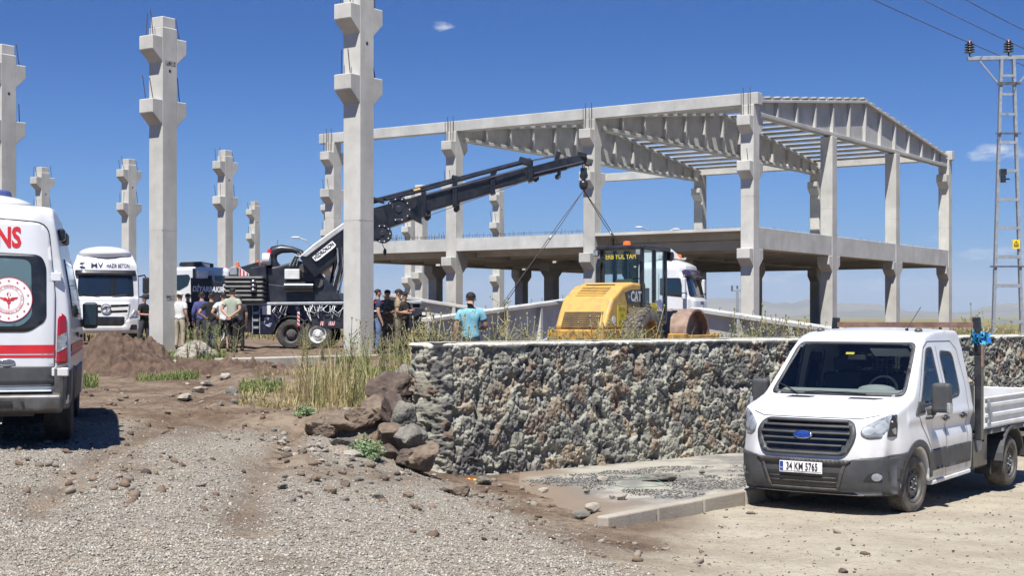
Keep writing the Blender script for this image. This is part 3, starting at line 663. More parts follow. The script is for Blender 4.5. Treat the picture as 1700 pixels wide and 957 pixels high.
def column(loc, zb, parent, corbels=((8.86, 1), (8.86, -1), (10.76, 1), (10.76, -1)), bars=True, top=ZT, root=None, dark=False):
    """loc: world xy; parts parented to root whose location is loc (so coordinates are relative)"""
    mb = MB(); o = Vector((0, 0, 0))
    r = random.Random(int(loc.x*10))
    mt = M['concrete_dark'] if dark else M['concrete']
    shaft(mb, o, zb, top-.32); sh = mb.build('shaft', mt, parent, bevel=.025)
    mb = MB(); shaft(mb, o, top-.318, top, .52); mb.build('head', mt, parent, bevel=.02)
    for z, s in corbels: corbel(o, z, s, parent, mat=mt)
    if bars:
        for z, s in corbels:
            if z < 7 or (bars == 'top' and z < 10): continue
            for e in (-.16, .16):
                p = V3*s*(.30+.22)+U*e; h = .55+r.random()*.25; rebar(p, z, h, parent, (r.uniform(-.09, .09)-.05, r.uniform(-.05, .05)))
    # lifting hole and joint marks
    for z in (zb+(ZC1-zb)*.5,):
        mb = MB(); mb.box((0, 0, z), (.603, .603, .012), FR); mb.build('casting_joint', M['concrete_dark'], parent)
    for z in (9.75,):
        q = -U*.301; mb = MB(); mb.cyl(q+Z3*z, q*1.01+Z3*z, .05, 10); mb.build('lifting_hole', M['rebar'], parent)
free = [ (0, -3, 'tall bare precast column nearest the camera, cut by the top edge, right of the crane cab'),
         (1, -3, 'tall bare precast column with pale soot marks, standing left of the group of men'),
         (2, -3, 'tall bare precast column at the left edge above the ambulance roof'),
         (4, 0, 'distant bare precast column above the crane counterweights'),
         (5, 0, 'distant bare precast column rising behind the white mixer truck'),
         (6, 0, 'farthest left small bare precast column just above the ambulance'),
         (7, 3, 'small distant precast column with brackets on its left side only, behind the crane'),
         (4, 3, 'far precast column seen through the frame between crane boom and floor slab'),
         (5, 3, 'far precast column seen below the crane winches'),
         (6, 3, 'far precast column half hidden behind the left end column of the frame')]
for k, m, lab in free:
    p = gp(k, m); zb = gz(p.x, p.y)-.3
    t_ = thing('concrete_column', lab, 'column', (p.x, p.y, 0), 0, 'free standing precast columns'); co = [(ZC1, 1), (ZC1, -1), (ZC2, 1), (ZC2, -1)]
    if m == 3: co = [(ZC1, -1), (ZC2, -1)]
    if m == 3 and k < 6: co += [(5.2, -1)]
    column(p, zb, t_, co)
    if (k, m) == (1, -3):
        for z, a, bb in ((9.98, .44, .2), (2.9, .34, .22)):
            mb = MB(); mb.box(-U*.3015+Z3*z+V3*(.02), (a*.9, .004, bb*.7), FR)
            o = mb.build('soot_mark', material('soot', (.33, .32, .29), .9, col2=(.07, .065, .06), scale=9, mixlo=.45, mixhi=.58), t_)
# the roofed building
bld = thing('unfinished_building', 'unfinished two storey precast concrete frame with tapered roof girders and an upper floor slab', 'building', (BC.x, BC.y, 0))
def rel(v): return v-Vector((BC.x, BC.y, 0))
def bcol(k, m, corbels, top, zb=.9, head=True, bars=False, dark=False, w=.6):
    p = rel(gp(k, m)); mb = MB(); shaft(mb, p, zb, top, w); mt = M['concrete']
    c = mb.build('column', mt, bld, bevel=.025); c['kind'] = None; del c['kind']
    for z, s in corbels:
        d = V3 if abs(s) == 1 else U; sg = 1 if s > 0 else -1
        cb = corbel(p, z, sg, c, d=d, e=(U if abs(s) == 1 else V3), w=w)
    if top > 8: mb = MB(); mb.box((p.x, p.y, 7.4), (w+.003, w+.003, .012), FR); mb.build('casting_joint', M['concrete_dark'], c)
    if bars:
        for e in (-.16, .16):
            q = p-V3*.52+U*e; rebar(q, ZC2, .95, c)
            rebar(q, ZC1, .5, c, (-.06, 0))
            rebar(p-V3*.32+U*e, ZC2+.1, 1.1, c)
    return c
for k in range(4):
    bcol(k, 0, [(ZC1, 1), (ZC1, -1), (ZC2, 1), (ZC2, -1), (5.2, 1), (5.2, -1)], 11.24, bars=True)
    bcol(k, 3, [(10.4, -1), (5.2, -1)], 11.24)
for m in (1, 2):
    bcol(0, m, [(5.2, 1), (5.2, -1)], 10.80)
    for k in (1, 2, 3): bcol(k, m, [(5.2, 1), (5.2, -1)], 5.2)
bcol(4, 2, [(5.2, 1), (5.2, -1)], 10.8)
# roof girders
def girder(k, parent, name='roof_girder', mat=None, flip=False):
    mat = mat or M['concrete_light']
    a = .30+.02; Lg = LV*3-2*a; zb = 10.84; ze = 11.50; zr = 13.02; o = rel(gp(k, 0))+V3*a
    top = lambda s: ze+(zr-ze)*(1-abs(s/Lg*2-1))
    mb = MB()
    pt = lambda s, z, e=0: o+V3*s+U*e+Z3*z
    # web
    poly = [pt(0, zb), pt(Lg, zb), pt(Lg, ze), pt(Lg/2, zr), pt(0, ze)]
    mb.prism([q-U*.05 for q in poly], U*.10)
    # flanges
    mb.prism([pt(0, zb, -.22), pt(Lg, zb, -.22), pt(Lg, zb+.16, -.22), pt(0, zb+.16, -.22)], U*.44)
    for s0, s1 in ((0, Lg/2), (Lg/2, Lg)):
        mb.prism([pt(s0, top(s0)-.13, -.26), pt(s1, top(s1)-.13, -.26), pt(s1, top(s1), -.26), pt(s0, top(s0), -.26)], U*.52)
    for s in (0, Lg-.9):   # solid end blocks
        mb.prism([pt(s, zb+.004, -.17), pt(s+.9, zb+.004, -.17), pt(s+.9, top(s+.9)-.02, -.17), pt(s, top(s)-.02, -.17)], U*.34)
    g = mb.build(name, mat, parent, bevel=.015)
    for i in range(1, 12):
        s = Lg*i/12+(.0 if i != 6 else 0); mb = MB()
        for e in (1, -1):
            mb.add([pt(s-.09, zb+.16, e*.05), pt(s+.09, zb+.16, e*.05), pt(s+.09, zb+.16, e*.20), pt(s-.09, zb+.16, e*.20),
                    pt(s-.05, top(s)-.13, e*.05), pt(s+.05, top(s)-.13, e*.05), pt(s+.05, top(s)-.13, e*.22), pt(s-.05, top(s)-.13, e*.22)],
                   [(0, 1, 2, 3), (7, 6, 5, 4), (0, 4, 5, 1), (1, 5, 6, 2), (2, 6, 7, 3), (3, 7, 4, 0)])
        mb.build('stiffener', mat, g)
    return g, top, o, Lg
for k in (0, 1, 2): g, top, go_, Lg = girder(k, bld)
# eave beams
for m, k1 in ((0, 3.1), (3, 3.05)):
    p0 = rel(gp(-.06, m)); p1 = rel(gp(k1, m)); mb = MB(); mb.bar(p0+Z3*11.49, p1+Z3*11.49, .46, .5); mb.build('eave_beam', M['concrete_light'], bld, bevel=.02)
# purlins along U on top of the girders
mp_l = M['concrete_light']
for i in range(25):
    s = .5+(Lg-1.0)*i/24
    z = top(s)+.01; mb = MB()
    for k in (0, 1):
        a = rel(gp(k, 0))+V3*(.32+s)+U*(-.2 if k == 0 else .01); bb = rel(gp(k+1, 0))+V3*(.32+s)+U*(.2 if k == 1 else -.01)
        q = .0; mb.bar(a+Z3*(z+.09), bb+Z3*(z+.09), 1*.56, .06); mb.bar(a+Z3*(z+.03), bb+Z3*(z+.03), .14, .12)
    mb.build('purlin', mp_l, bld)
# upper floor
def slab(k, m0=0, m1=3):
    inset = .32
    a = rel(gp(k, m0)); mb = MB(); w_ = LV*(m1-m0)
    if k == 0:
        mb.box(a+V3*(w_/2)+U*(LU/2)+Z3*6.03, (w_+.5, LU-.5, .13), FR); mb.box(a+V3*(w_/2+.5)+U*(LU/2)+Z3*5.82, (w_-1.4, LU-.9, .28), FR)
    else:
        mb.box(a+V3*(w_/2)+U*(LU/2)+Z3*5.80, (w_+.5, LU-.50, .60), FR)
    mb.build('floor_slab', M['concrete_light'] if k else M['concrete'], bld)
    # ribs beneath (double tees)
    for j in range(9):
        mb = MB(); s = w_*(j+.5)/9; mb.bar(a+V3*s+U*.35+Z3*5.45, a+V3*s+U*(LU-.35)+Z3*5.45, .2, .4); mb.build('floor_rib', M['concrete'], bld)
for k in range(3): slab(k)
for k in range(4):
    for m in range(3):
        a = rel(gp(k, m))+V3*.31; bb = rel(gp(k, m+1))-V3*.31; mb = MB(); mb.bar(a+Z3*5.665, bb+Z3*5.665, .56, .92); mb.build('floor_beam', M['concrete'], bld, bevel=.015)
for k in range(3):
    a = rel(gp(k, 3))+U*.31; bb = rel(gp(k+1, 3))-U*.31; mb = MB(); mb.bar(a+Z3*5.4, bb+Z3*5.4, .4, .5); mb.build('edge_beam', M['concrete'], bld)
# starter bars sticking out of the slab edge
for k in range(3):
    mb = MB(); r = random.Random(k)
    for i in range(int(LU/.16)):
        p = rel(gp(k, 0))+U*(.35+i*.155)+V3*(r.uniform(-.12, .1)); h = r.uniform(.1, .3) if k else r.uniform(.03, .07)
        if k and .3 < i*.155/LU < .38: continue
        mb.cyl(p+Z3*6.08, p+Z3*(6.1+h), .010, 4)
    if k: mb.cyl(rel(gp(k, 0))+U*.4+Z3*6.24, rel(gp(k+1, 0))-U*.4+Z3*6.24, .009, 4)
    o = mb.build('starter_bars', M['rebar'], bld); o['kind'] = 'stuff'
mb = MB(); r = random.Random(9)
for i in range(60):
    q = rel(gp(r.uniform(2.2, 2.9), r.uniform(.05, .5))); mb.cyl(q+Z3*6.1, q+Z3*(6.3+r.random()*.35), .012, 4)
for i in range(24):
    q = rel(gp(r.uniform(.9, 1.2), 2.9)); mb.cyl(q+Z3*6.1, q+Z3*(6.5+r.random()*.5), .012, 4)
o = mb.build('rebar_cluster', M['rebar'], bld); o['kind'] = 'stuff'
for m in range(3):
    mb = MB(); r = random.Random(m+40)
    for i in range(26):
        q = rel(gp(0, m+.06+.034*i))+U*r.uniform(-.2, .2); mb.cyl(q+Z3*6.1, q+Z3*(6.1+r.uniform(.03, .14)), .010, 4)
    o = mb.build('starter_bars', M['rebar'], bld); o['kind'] = 'stuff'

# ------------------------------------------------------------------ girders lying on the ground
def lying(name, label, a, b, hw, ha, hb, group='fallen roof girders', th=.12, fl=.5, hooks=True, apex=None):
    """tapered I girder from a to b: points are the middle of its TOP edge; ha, hb depth at each end"""
    a = Vector(a); b = Vector(b); root = thing(name, label, 'girder', (a.x, a.y, a.z), 0, group); d = b-a; dn = d.normalized(); sd = dn.cross(Z3).normalized()
    mb = MB(); L0 = Vector((0, 0, 0))
    mb.prism([L0-sd*th/2, d-sd*th/2, d-Z3*hb-sd*th/2, L0-Z3*ha-sd*th/2], sd*th)
    mb.build('web', M['concrete_light'], root)
    mb = MB(); mb.bar(L0-Z3*.06, d-Z3*.06, fl, .14); mb.build('top_flange', M['concrete_light'], root, bevel=.02)
    mb = MB(); mb.bar(L0-Z3*ha, d-Z3*hb, fl, .16); mb.build('bottom_flange', M['concrete_light'], root, bevel=.02)
    n = int(d.length/2.1)
    for i in range(1, n):
        q = d*(i/n); h = ha+(hb-ha)*i/n; mb = MB()
        for e in (1, -1):
            s0 = sd*e
            mb.add([q-dn*.06-Z3*.13+s0*th/2, q+dn*.06-Z3*.13+s0*th/2, q+dn*.06-Z3*.13+s0*.24, q-dn*.06-Z3*.13+s0*.24,
                    q-dn*.1-Z3*(h-.08)+s0*th/2, q+dn*.1-Z3*(h-.08)+s0*th/2, q+dn*.1-Z3*(h-.08)+s0*.22, q-dn*.1-Z3*(h-.08)+s0*.22],
                   [(0, 1, 2, 3), (7, 6, 5, 4), (0, 4, 5, 1), (1, 5, 6, 2), (2, 6, 7, 3), (3, 7, 4, 0)])
        mb.build('stiffener', M['concrete_light'], root)
    mb = MB(); r = random.Random(len(label))
    for i in range(int(d.length*1.3)):
        q = d*((i+.5)/int(d.length*1.3)); mb.tube([q, q+Z3*r.uniform(.08, .2)+dn*.02, q+Z3*.1+dn*.09], .008, 4)
    o = mb.build('starter_bars', M['rebar'], root); o['kind'] = 'stuff'
    return root
lying('concrete_girder', 'grey precast girder lifted on slings behind the man in the light blue shirt', P(709, 528.5, 46), P(1076, 479, 60), 0, 1.5, 1.25)
lying('concrete_girder', 'pale precast girder lying behind the men in camouflage, sloping down to the right', P(636, 487, 60), P(862, 523, 62), 0, .9, 1.1)
lying('concrete_girder', 'pale topped precast girder lying between the roller drum and the white pickup', P(1155, 511, 46), P(1420, 550, 40), 0, 1.75, 1.0)

# ------------------------------------------------------------------ footing strip under the near columns
a = P(376, 594, 35.2); bb = P(690, 588, 39.6); d = (bb-a)
mb = MB(); nrm = Vector((-d.y, d.x, 0)).normalized()
mb.prism([Vector((a.x, a.y, .6)), Vector((bb.x, bb.y, .6)), Vector((bb.x, bb.y, 1.305)), Vector((a.x, a.y, 1.30))], nrm*.55)
o = mb.build('footing_strip', concrete('footing', (.42, .39, .32), (.31, .28, .235), .5), bevel=.02); tag(o, 'low concrete footing strip in front of the crane truck, edge of the building plot', 'footing')
for px, D, nm in ((270, 42.2, 'left'), (595, 38.6, 'right')): pass

# ------------------------------------------------------------------ lattice power pole
def pole():
    D = 48.0; b0 = P(1672.5, 560, D); X = b0.x; root = thing('power_pole', 'tall galvanised ladder type power pole with two insulators and a yellow warning sign', 'power pole', (X, D, 1.2))
    s = D/F; zz = lambda py: EYE-(py-528)*s-1.2
    wb, wt = 1.02, .40; zt = zz(93); zb = -.5
    mb = MB()
    for sx in (-1, 1): mb.bar((sx*wb/2-.01*sx, 0, zb), (sx*wt/2, 0, zt), .11, .16, (0, 1, 0))
    half = lambda z: (wb+(wt-wb)*(z-zb)/(zt-zb))/2
    for sx in (-1, 1):
        m_ = MB(); m_.bar((sx*wb/2, 0, zb), (sx*wt/2, 0, zt), .09, .15, (0, 1, 0)); m_.build('leg', M['steel'], root)
    for py, h in ((126, .08), (157, .08), (190, .09), (222, .05), (237, .10), (284, .10), (332, .10), (379, .10), (427, .12), (475, .12), (535, .12)):
        z = zz(py); m_ = MB(); m_.bar((-half(z)-.01, -.06, z), (half(z)+.01, -.06, z), .05, h); m_.build('rung', M['steel'], root)
    for py, ex in ((443, .2), (222, .14)):
        z = zz(py); m_ = MB(); m_.bar((-half(z)-ex, -.10, z), (half(z)+ex, -.10, z), .05, .05); m_.build('spike_bar', M['rim'], root)
    z = zz(96); m_ = MB(); m_.bar((-1.34, -.02, z-.03), (1.45, -.02, z+.03), .12, .13); m_.build('crossarm', M['steel'], root, bevel=.01)
    z2 = zz(139); m_ = MB(); m_.bar((-.36, -.08, z2), (.4, -.08, z2), .07, .09); m_.build('brace_plate', M['rim'], root)
    for sx in (-1, 1): m_ = MB(); m_.bar((sx*1.0, -.08, z-.06), (sx*.34, -.08, z2), .05, .05); m_.build('brace', M['steel'], root)
    for x in (-1.26, .04, 1.36):
        zb_ = z+.05+(x+1.26)*.02; m_ = MB(); pr = [(0, .02), (.1, .03)]
        for i in range(4): pr += [(.1+i*.085, .05), (.12+i*.085, .17), (.15+i*.085, .16), (.165+i*.085, .05)]
        pr += [(.45, .09), (.5, .07), (.5, 0)]
        m_.lathe(pr, (x, 0, zb_), (0, 0, 1), 14); ins = m_.build('insulator', M['black'], root, auto=True)
        m_ = MB(); m_.cyl((x, 0, zb_+.45), (x, 0, zb_+.53), .05, 8); m_.build('wire_clamp', M['orange'] if x < .1 else M['rim'], ins)
    z = zz(406); m_ = MB(); m_.box((half(z)-.14, -.12, z), (.24, .02, .30)); sg = m_.build('warning_sign', material('sign_yellow', (.8, .55, .01), .5), root)
    m_ = MB(); c = Vector((half(z)-.14, -.135, z+.03))
    pr = [(-.08, -.05), (.08, -.05), (0, .08)]
    for i in range(3):
        p0 = pr[i]; p1 = pr[(i+1) % 3]; m_.bar(c+Vector((p0[0], 0, p0[1])), c+Vector((p1[0], 0, p1[1])), .006, .014)
    m_.bar(c+Vector((.01, 0, .04)), c+Vector((-.01, 0, 0)), .006, .012); m_.bar(c+Vector((-.01, 0, 0)), c+Vector((.012, 0, -.03)), .006, .012)
    m_.box(c+Vector((0, 0, -.1)), (.16, .006, .03)); m_.build('symbol', M['black'], sg)
    z = zz(288); m_ = MB(); m_.box((-.2, -.14, z+.03), (.2, .18, .2)); m_.cyl((-.2, -.16, z-.32), (-.2, -.16, z-.08), .09, 10); m_.box((-.12, -.12, z-.2), (.3, .05, .05)); m_.build('junction_box', M['black'], root)
    return root
pole()
# overhead conductors crossing the top right corner
for (p0, p1, lab) in (((1440, -8, 44), (1716, 118, 52), 'lowest'), ((1500, -20, 44), (1716, 90, 50), 'middle'), ((1560, -28, 42), (1716, 60, 48), 'highest')):
    a = P(*p0); b_ = P(*p1); a = a+(a-b_)*1.2; b_ = b_+(b_-a)*.3; pts = [a.lerp(b_, i/24)-Z3*(.35*4*(i/24)*(1-i/24)-.3) for i in range(25)]
    mb = MB(); mb.tube(pts, .014, 5); tag(mb.build('power_line', M['rim'], None), lab+' of the three power lines crossing the top right corner of the sky', 'power line', 'overhead power lines')

def far_pole():
    p = P(1224, 528, 150); root = thing('utility_pole', 'small far utility pole with a short crossarm left of the corner column', 'utility pole', (p.x, p.y, .9)); mb = MB()
    mb.cyl((0, 0, -.5), (0, 0, 4.3), .16, 8, .12); mb.build('pole', M['steel'], root)
    mb = MB(); mb.bar((-.6, 0, 4.2), (.6, 0, 4.2), .12, .14); mb.build('crossarm', M['steel'], root)
    for x in (-.55, 0, .55): mb = MB(); mb.cyl((x, 0, 4.2 if x else 4.4), (x, 0, 4.75), .09, 8); mb.build('insulator', M['rim'], root)
far_pole()
def street_lamp(px, py, D, side, lab):
    p = P(px, py, D); root = thing('street_lamp', lab, 'street lamp', (p.x, p.y, .9), 0, 'distant street lamps'); z = p.z-.9
    mb = MB(); mb.tube([(0, 0, -.5), (0, 0, z-.7), (side*-.2*0, 0, z-.55)], .07, 8); mb.build('pole', M['steel'], root)
    mb = MB(); mb.tube([(0, 0, z-.6), (side*.4, 0, z-.2), (side*1.0, 0, z)], .045, 6); mb.build('arm', M['steel'], root)
    mb = MB(); mb.ell((side*1.2, 0, z+.02), (.36, .14, .08)); mb.build('lamp_head', M['offwhite'], root, smooth=True)
street_lamp(1085, 378, 120, -1, 'distant street lamp over the slab, left one of the pair')
street_lamp(1100, 381, 128, 1, 'distant street lamp over the slab, right one of the pair')
street_lamp(517, 395, 110, -1, 'distant street lamp beside the crane arm near the left columns')
# ------------------------------------------------------------------ wheels and vehicles
def wheel(parent, c, r, wd, side, tyre='rubber', rim='rim', rr=.60, style='steel', steer=0.0, dual=False):
    """axle along local x; side=+1/-1 is the outer direction"""
    e = empty('wheel', c, 0, parent); e.rotation_euler = (0, 0, steer)
    w2 = wd/2; sh = r*.93; a = r*rr
    mb = MB(); mb.lathe([(-w2*.8, a), (-w2, a+.03), (-w2*1.02, (a+sh)/2), (-w2*.93, sh), (-w2*.75, r*.985), (-w2*.3, r), (w2*.3, r), (w2*.75, r*.985), (w2*.93, sh), (w2*1.02, (a+sh)/2), (w2, a+.03), (w2*.8, a), (0, a-.01)], (0, 0, 0), (1, 0, 0), 48)
    # tread blocks
    n = 44
    for i in range(n):
        t_ = 2*math.pi*i/n
        for q in (-.55, 0, .55):
            tt = t_+(.5 if q == 0 else 0)*2*math.pi/n; m3 = Matrix.Rotation(-tt, 3, 'X')
            mb.box(m3@Vector((q*w2, 0, r*.995)), (w2*.42, 2*math.pi*r/n*.62, r*.02), m3)
    ty = mb.build('tyre', M[tyre], e, auto=True)
    s = side; mb = MB(); x0 = s*w2
    if style == 'steel':
        pr = [(x0*.95, a+.012), (x0*.86, a-.012), (x0*.55, a-.03), (x0*.50, a*.80), (x0*.78, a*.62), (x0*.80, a*.45), (x0*.62, a*.36), (x0*.62, a*.22), (x0*.80, a*.20), (x0*.80, 0)]
    elif style == 'truck':
        pr = [(x0*.95, a+.012), (x0*.84, a-.015), (x0*.1, a-.04), (x0*.05, a*.72), (x0*.5, a*.55), (x0*.75, a*.46), (x0*.75, a*.34), (x0*1.02, a*.30), (x0*1.05, a*.18), (x0*1.05, 0)]
    else:
        pr = [(x0*.95, a+.012), (x0*.84, a-.015), (x0*.75, a*.8), (x0*.9, a*.6), (x0*.98, a*.35), (x0*.98, 0)]
    mb.lathe(pr, (0, 0, 0), (1, 0, 0), 36); rm = mb.build('rim', M[rim], e, auto=True)
    mb = MB()
    for i in range(10 if style == 'truck' else 5):
        t_ = 2*math.pi*i/(10 if style == 'truck' else 5); rad = a*(.40 if style == 'truck' else .30); mb.cyl((x0*.6, rad*math.cos(t_), rad*math.sin(t_)), (x0*.9, rad*math.cos(t_), rad*math.sin(t_)), a*.045, 6)
    mb.build('wheel_nuts', M['steel'], rm)
    if style != 'truck':
        mb = MB()
        for i in range(10):
            t_ = 2*math.pi*i/10; mb.cyl((x0*.66, a*.71*math.cos(t_), a*.71*math.sin(t_)), (x0*.70, a*.71*math.cos(t_), a*.71*math.sin(t_)), a*.075, 8)
        mb.build('vent_holes', M['black'], rm)
    return e
def arc2(cx, cz, r, a0, a1, n=12): return [(cx+r*math.cos(R(a0+(a1-a0)*i/n)), cz+r*math.sin(R(a0+(a1-a0)*i/n))) for i in range(n+1)]

# ================================================================== white crew cab pickup
def pickup(loc, rz):
    root = thing('pickup_truck', 'white crew cab pickup with grey bumper and open drop side bed, parked at the kerb', 'pickup truck', loc, rz)
    ol = [(-.93, .26), (-.99, .34), (-1.03, .50), (-1.03, .70), (-.99, .86), (-.955, 1.02), (-.87, 1.13), (-.70, 1.22), (-.45, 1.305), (-.16, 1.385),
          (.10, 1.60), (.38, 1.84), (.62, 2.06), (.74, 2.13), (.95, 2.18), (1.4, 2.21), (1.9, 2.20), (2.0, 2.14), (2.04, 1.9), (2.05, 1.3), (2.05, .36),
          (1.0, .33), (.50, .33)]+arc2(0, .345, .425, 0, 180, 14)+[(-.47, .26)]
    def fn(x, y, z):
        ax = np.abs(x); sg = np.sign(x); W = 1.0
        # waist and tumblehome
        sc = 1-.155*sstep(1.1, 2.3, z)*1.15-.02*sstep(.9, .3, z)
        # nose narrows in plan
        nose = sstep(-.25, -1.05, y); sc = sc-.10*nose*sstep(1.5, .9, z)-.12*sstep(-.1, -.95, y)*0
        x2 = x*sc
        # crown of the front
        k = (np.abs(x2)/1.0); frW = sstep(.9, -.2, y)*sstep(1.2, 1.42, z); frN = sstep(-.40, -.98, y)
        y2 = y+.13*k**2*np.maximum(frW, frN)+.20*sstep(.62, 1.02, k)*sstep(1.4, 1.0, z)*frN
        # roof crown
        z2 = z-.05*k**2*sstep(1.9, 2.15, z)-.02*k**2*sstep(1.0, 1.2, z)*sstep(-.1, -.4, y)
        # flared front wheel arch
        fl = np.exp(-((y/.55)**2))*sstep(1.15, .75, z)*sstep(.6, .95, ax)*sg; x2 = x2+.03*fl
        # belt crease and sill tuck
        x2 = x2+sg*.018*sstep(.8, .95, ax)*np.exp(-((z-1.13)/.07)**2)*(y > -.3)
        x2 = x2-sg*.03*sstep(.8, .95, ax)*np.exp(-((z-.98)/.10)**2)*(y > .5)
        # recess below the bumper line
        return x2, y2, z2
    B = Body(ol, 1.0, .023, 7, fn)
    ws = rpoly([(-.88, 1.385), (.88, 1.385), (.775, 2.03), (-.775, 2.03)], .09)
    ws_in = rpoly([(-.83, 1.425), (.83, 1.425), (.735, 1.995), (-.735, 1.995)], .08)
    fdo = rpoly([(-.02, 1.20, .03), (.98, 1.235), (.94, 1.93), (.80, 1.975), (.62, 1.90)], .09)
    fw = rpoly([(.12, 1.25), (.93, 1.27), (.90, 1.98), (.68, 1.96)], .07)
    fw_in = rpoly([(.21, 1.29), (.895, 1.305), (.865, 1.94), (.71, 1.925)], .05)
    rw = rpoly([(1.13, 1.30), (1.60, 1.34), (1.60, 1.90), (1.11, 1.93)], .12)
    rw_in = rpoly([(1.165, 1.335), (1.565, 1.37), (1.565, 1.865), (1.145, 1.895)], .10)
    cuts = [(ws_in, 'front', lambda C: (C[:, 1] < .95) & (C[:, 1] > -.4) & (C[:, 2] > 1.35))]
    for p in (fw_in, rw_in):
        cuts.append((p, 'left', lambda C: C[:, 0] > .55)); cuts.append(([(-a, b) for a, b in p], 'right', lambda C: C[:, 0] < -.55))
    wd_ = M['white'].copy(); wd_.name = 'dusty_white_paint'; t = wd_.node_tree; b = t.nodes['Principled BSDF']; l0 = b.inputs['Base Color'].links[0].from_socket
    tq = N(t, 'ShaderNodeTexCoord'); sz_ = N(t, 'ShaderNodeSeparateXYZ'); t.links.new(tq.outputs['Object'], sz_.inputs[0]); nn_ = N(t, 'ShaderNodeTexNoise', i_Scale=4.0, i_Detail=8.0, i_Roughness=.65); t.links.new(tq.outputs['Object'], nn_.inputs['Vector'])
    low = N(t, 'ShaderNodeMapRange'); low.inputs[1].default_value = 1.0; low.inputs[2].default_value = .35; t.links.new(sz_.outputs[2], low.inputs[0])
    hi_ = N(t, 'ShaderNodeMapRange'); hi_.inputs[1].default_value = .42; hi_.inputs[2].default_value = .68; t.links.new(nn_.outputs[0], hi_.inputs[0])
    fac = M_('ADD', M_('MULTIPLY', hi_.outputs[0], M_('ADD', M_('MULTIPLY', low.outputs[0], .75, nt=t), .10, nt=t), nt=t), M_('MULTIPLY', low.outputs[0], .22, nt=t), nt=t, clamp=True)
    xx = N(t, 'ShaderNodeMix', data_type='RGBA'); t.links.new(fac, xx.inputs[0]); t.links.new(l0, xx.inputs[6]); xx.inputs[7].default_value = (.37, .32, .26, 1); t.links.new(xx.outputs[2], b.inputs['Base Color'])
    body = B.obj('body', wd_, root, cuts)
    def both(name, poly, mat, off=.006, lip=.02, ring=None, step=.06):
        a = B.panel(name, poly, 'left', mat, root, off, step, lip, ring)
        b_ = B.panel(name, [(-x, z) for x, z in poly], 'right', mat, root, off, step, lip, [(-x, z) for x, z in ring] if ring else None); return a, b_
    B.panel('windscreen_seal', ws, 'front', M['plastic'], root, .005, .05, .02, ws_in)
    B.panel('windscreen', rpoly([(-.84, 1.415), (.84, 1.415), (.745, 2.005), (-.745, 2.005)], .08), 'front', M['glass'], root, .002, .08, 0)
    # the glass decal must follow the shell, which is cut there: bvh keeps the uncut shell, so it works
    both('window_seal', fw, M['plastic'], .004, .02, fw_in); both('window', rpoly([(.17, 1.27), (.91, 1.29), (.88, 1.96), (.69, 1.94)], .06), M['glass'], .001, 0)
    both('window_seal', rw, M['plastic'], .004, .02, rw_in); both('window', rpoly([(1.15, 1.32), (1.58, 1.355), (1.58, 1.88), (1.13, 1.91)], .11), M['glass'], .001, 0)
    # interior
    mb = MB(); mb.box2((-.86, -.1, .9), (.86, 2.0, .94)); mb.box2((-.84, 1.985, .9), (.84, 2.0, 2.05)); mb.build('cabin_liner', M['plastic'], root)
    md = material('dash_grey', (.22, .235, .24), .7)
    mb = MB(); mb.prism([(-.80, -.12, 1.15), (-.80, -.12, 1.40), (-.80, .12, 1.455), (-.80, .34, 1.44), (-.80, .46, 1.30), (-.80, .46, 1.0)], (1.60, 0, 0)); d = mb.build('dashboard', md, root, bevel=.05, seg=2)
    mb = MB(); mb.ell((.38, .30, 1.44), (.25, .16, .07)); mb.build('instrument_hood', md, d, smooth=True)
    mb = MB(); c = Vector((.38, .48, 1.42)); pts = [c+Vector((.19*math.cos(t), .07*math.sin(t), .18*math.sin(t))) for t in np.linspace(0, 2*math.pi, 25)]; mb.tube(pts, .016, 6); mb.bar(c-Vector((.18, 0, 0)), c+Vector((.18, 0, 0)), .03, .04); mb.build('steering_wheel', M['black'], root)
    ms = material('seat_cloth', (.03, .032, .036), .9)
    for y, zs in ((.95, 1.0), (1.72, 1.0)):
        for x in (-.45, .45):
            mb = MB(); mb.box((x, y, zs), (.5, .5, .16)); mb.box((x, y+.22, zs+.33), (.5, .13, .58), (-.15, 0, 0)); mb.box((x, y+.28, zs+.74), (.26, .09, .18)); mb.build('seat', ms, root, bevel=.04, seg=2)
    mw = M['offwhite']; mb = MB()
    mb.box((0, 1.975, 1.62), (1.1, .01, .46)); mb.build('rear_window', M['dglass'], root)
    mb = MB()
    for i in range(17): mb.bar((-.55+i*.069, 1.965, 1.4), (-.55+i*.069, 1.965, 1.86), .006, .006)
    for i in range(7): mb.bar((-.55, 1.965, 1.4+i*.075), (.55, 1.965, 1.4+i*.075), .006, .006)
    mb.build('window_grille', M['steel'], root)
    mb = MB(); mb.box((.40, .72, 1.90), (.50, .20, .02), (-.5, 0, 0)); mb.build('sun_visor', M['offwhite'], root, bevel=.01)
    mb = MB(); mb.box((0, .60, 1.83), (.24, .03, .07)); mb.build('mirror', M['black'], root, bevel=.01)
    mb = MB(); mb.box((-.05, .50, 1.885), (.11, .006, .035), (-.8, 0, 0)); mb.build('toll_tag', M['sticker'], root)
    # grille, badge
    gp_ = rpoly([(-.53, 1.115), (.53, 1.115), (.60, .97), (.50, .745), (-.50, .745), (-.60, .97)], .08)
    g = B.panel('grille', gp_, 'front', M['plastic'], root, .012, .06, .02)
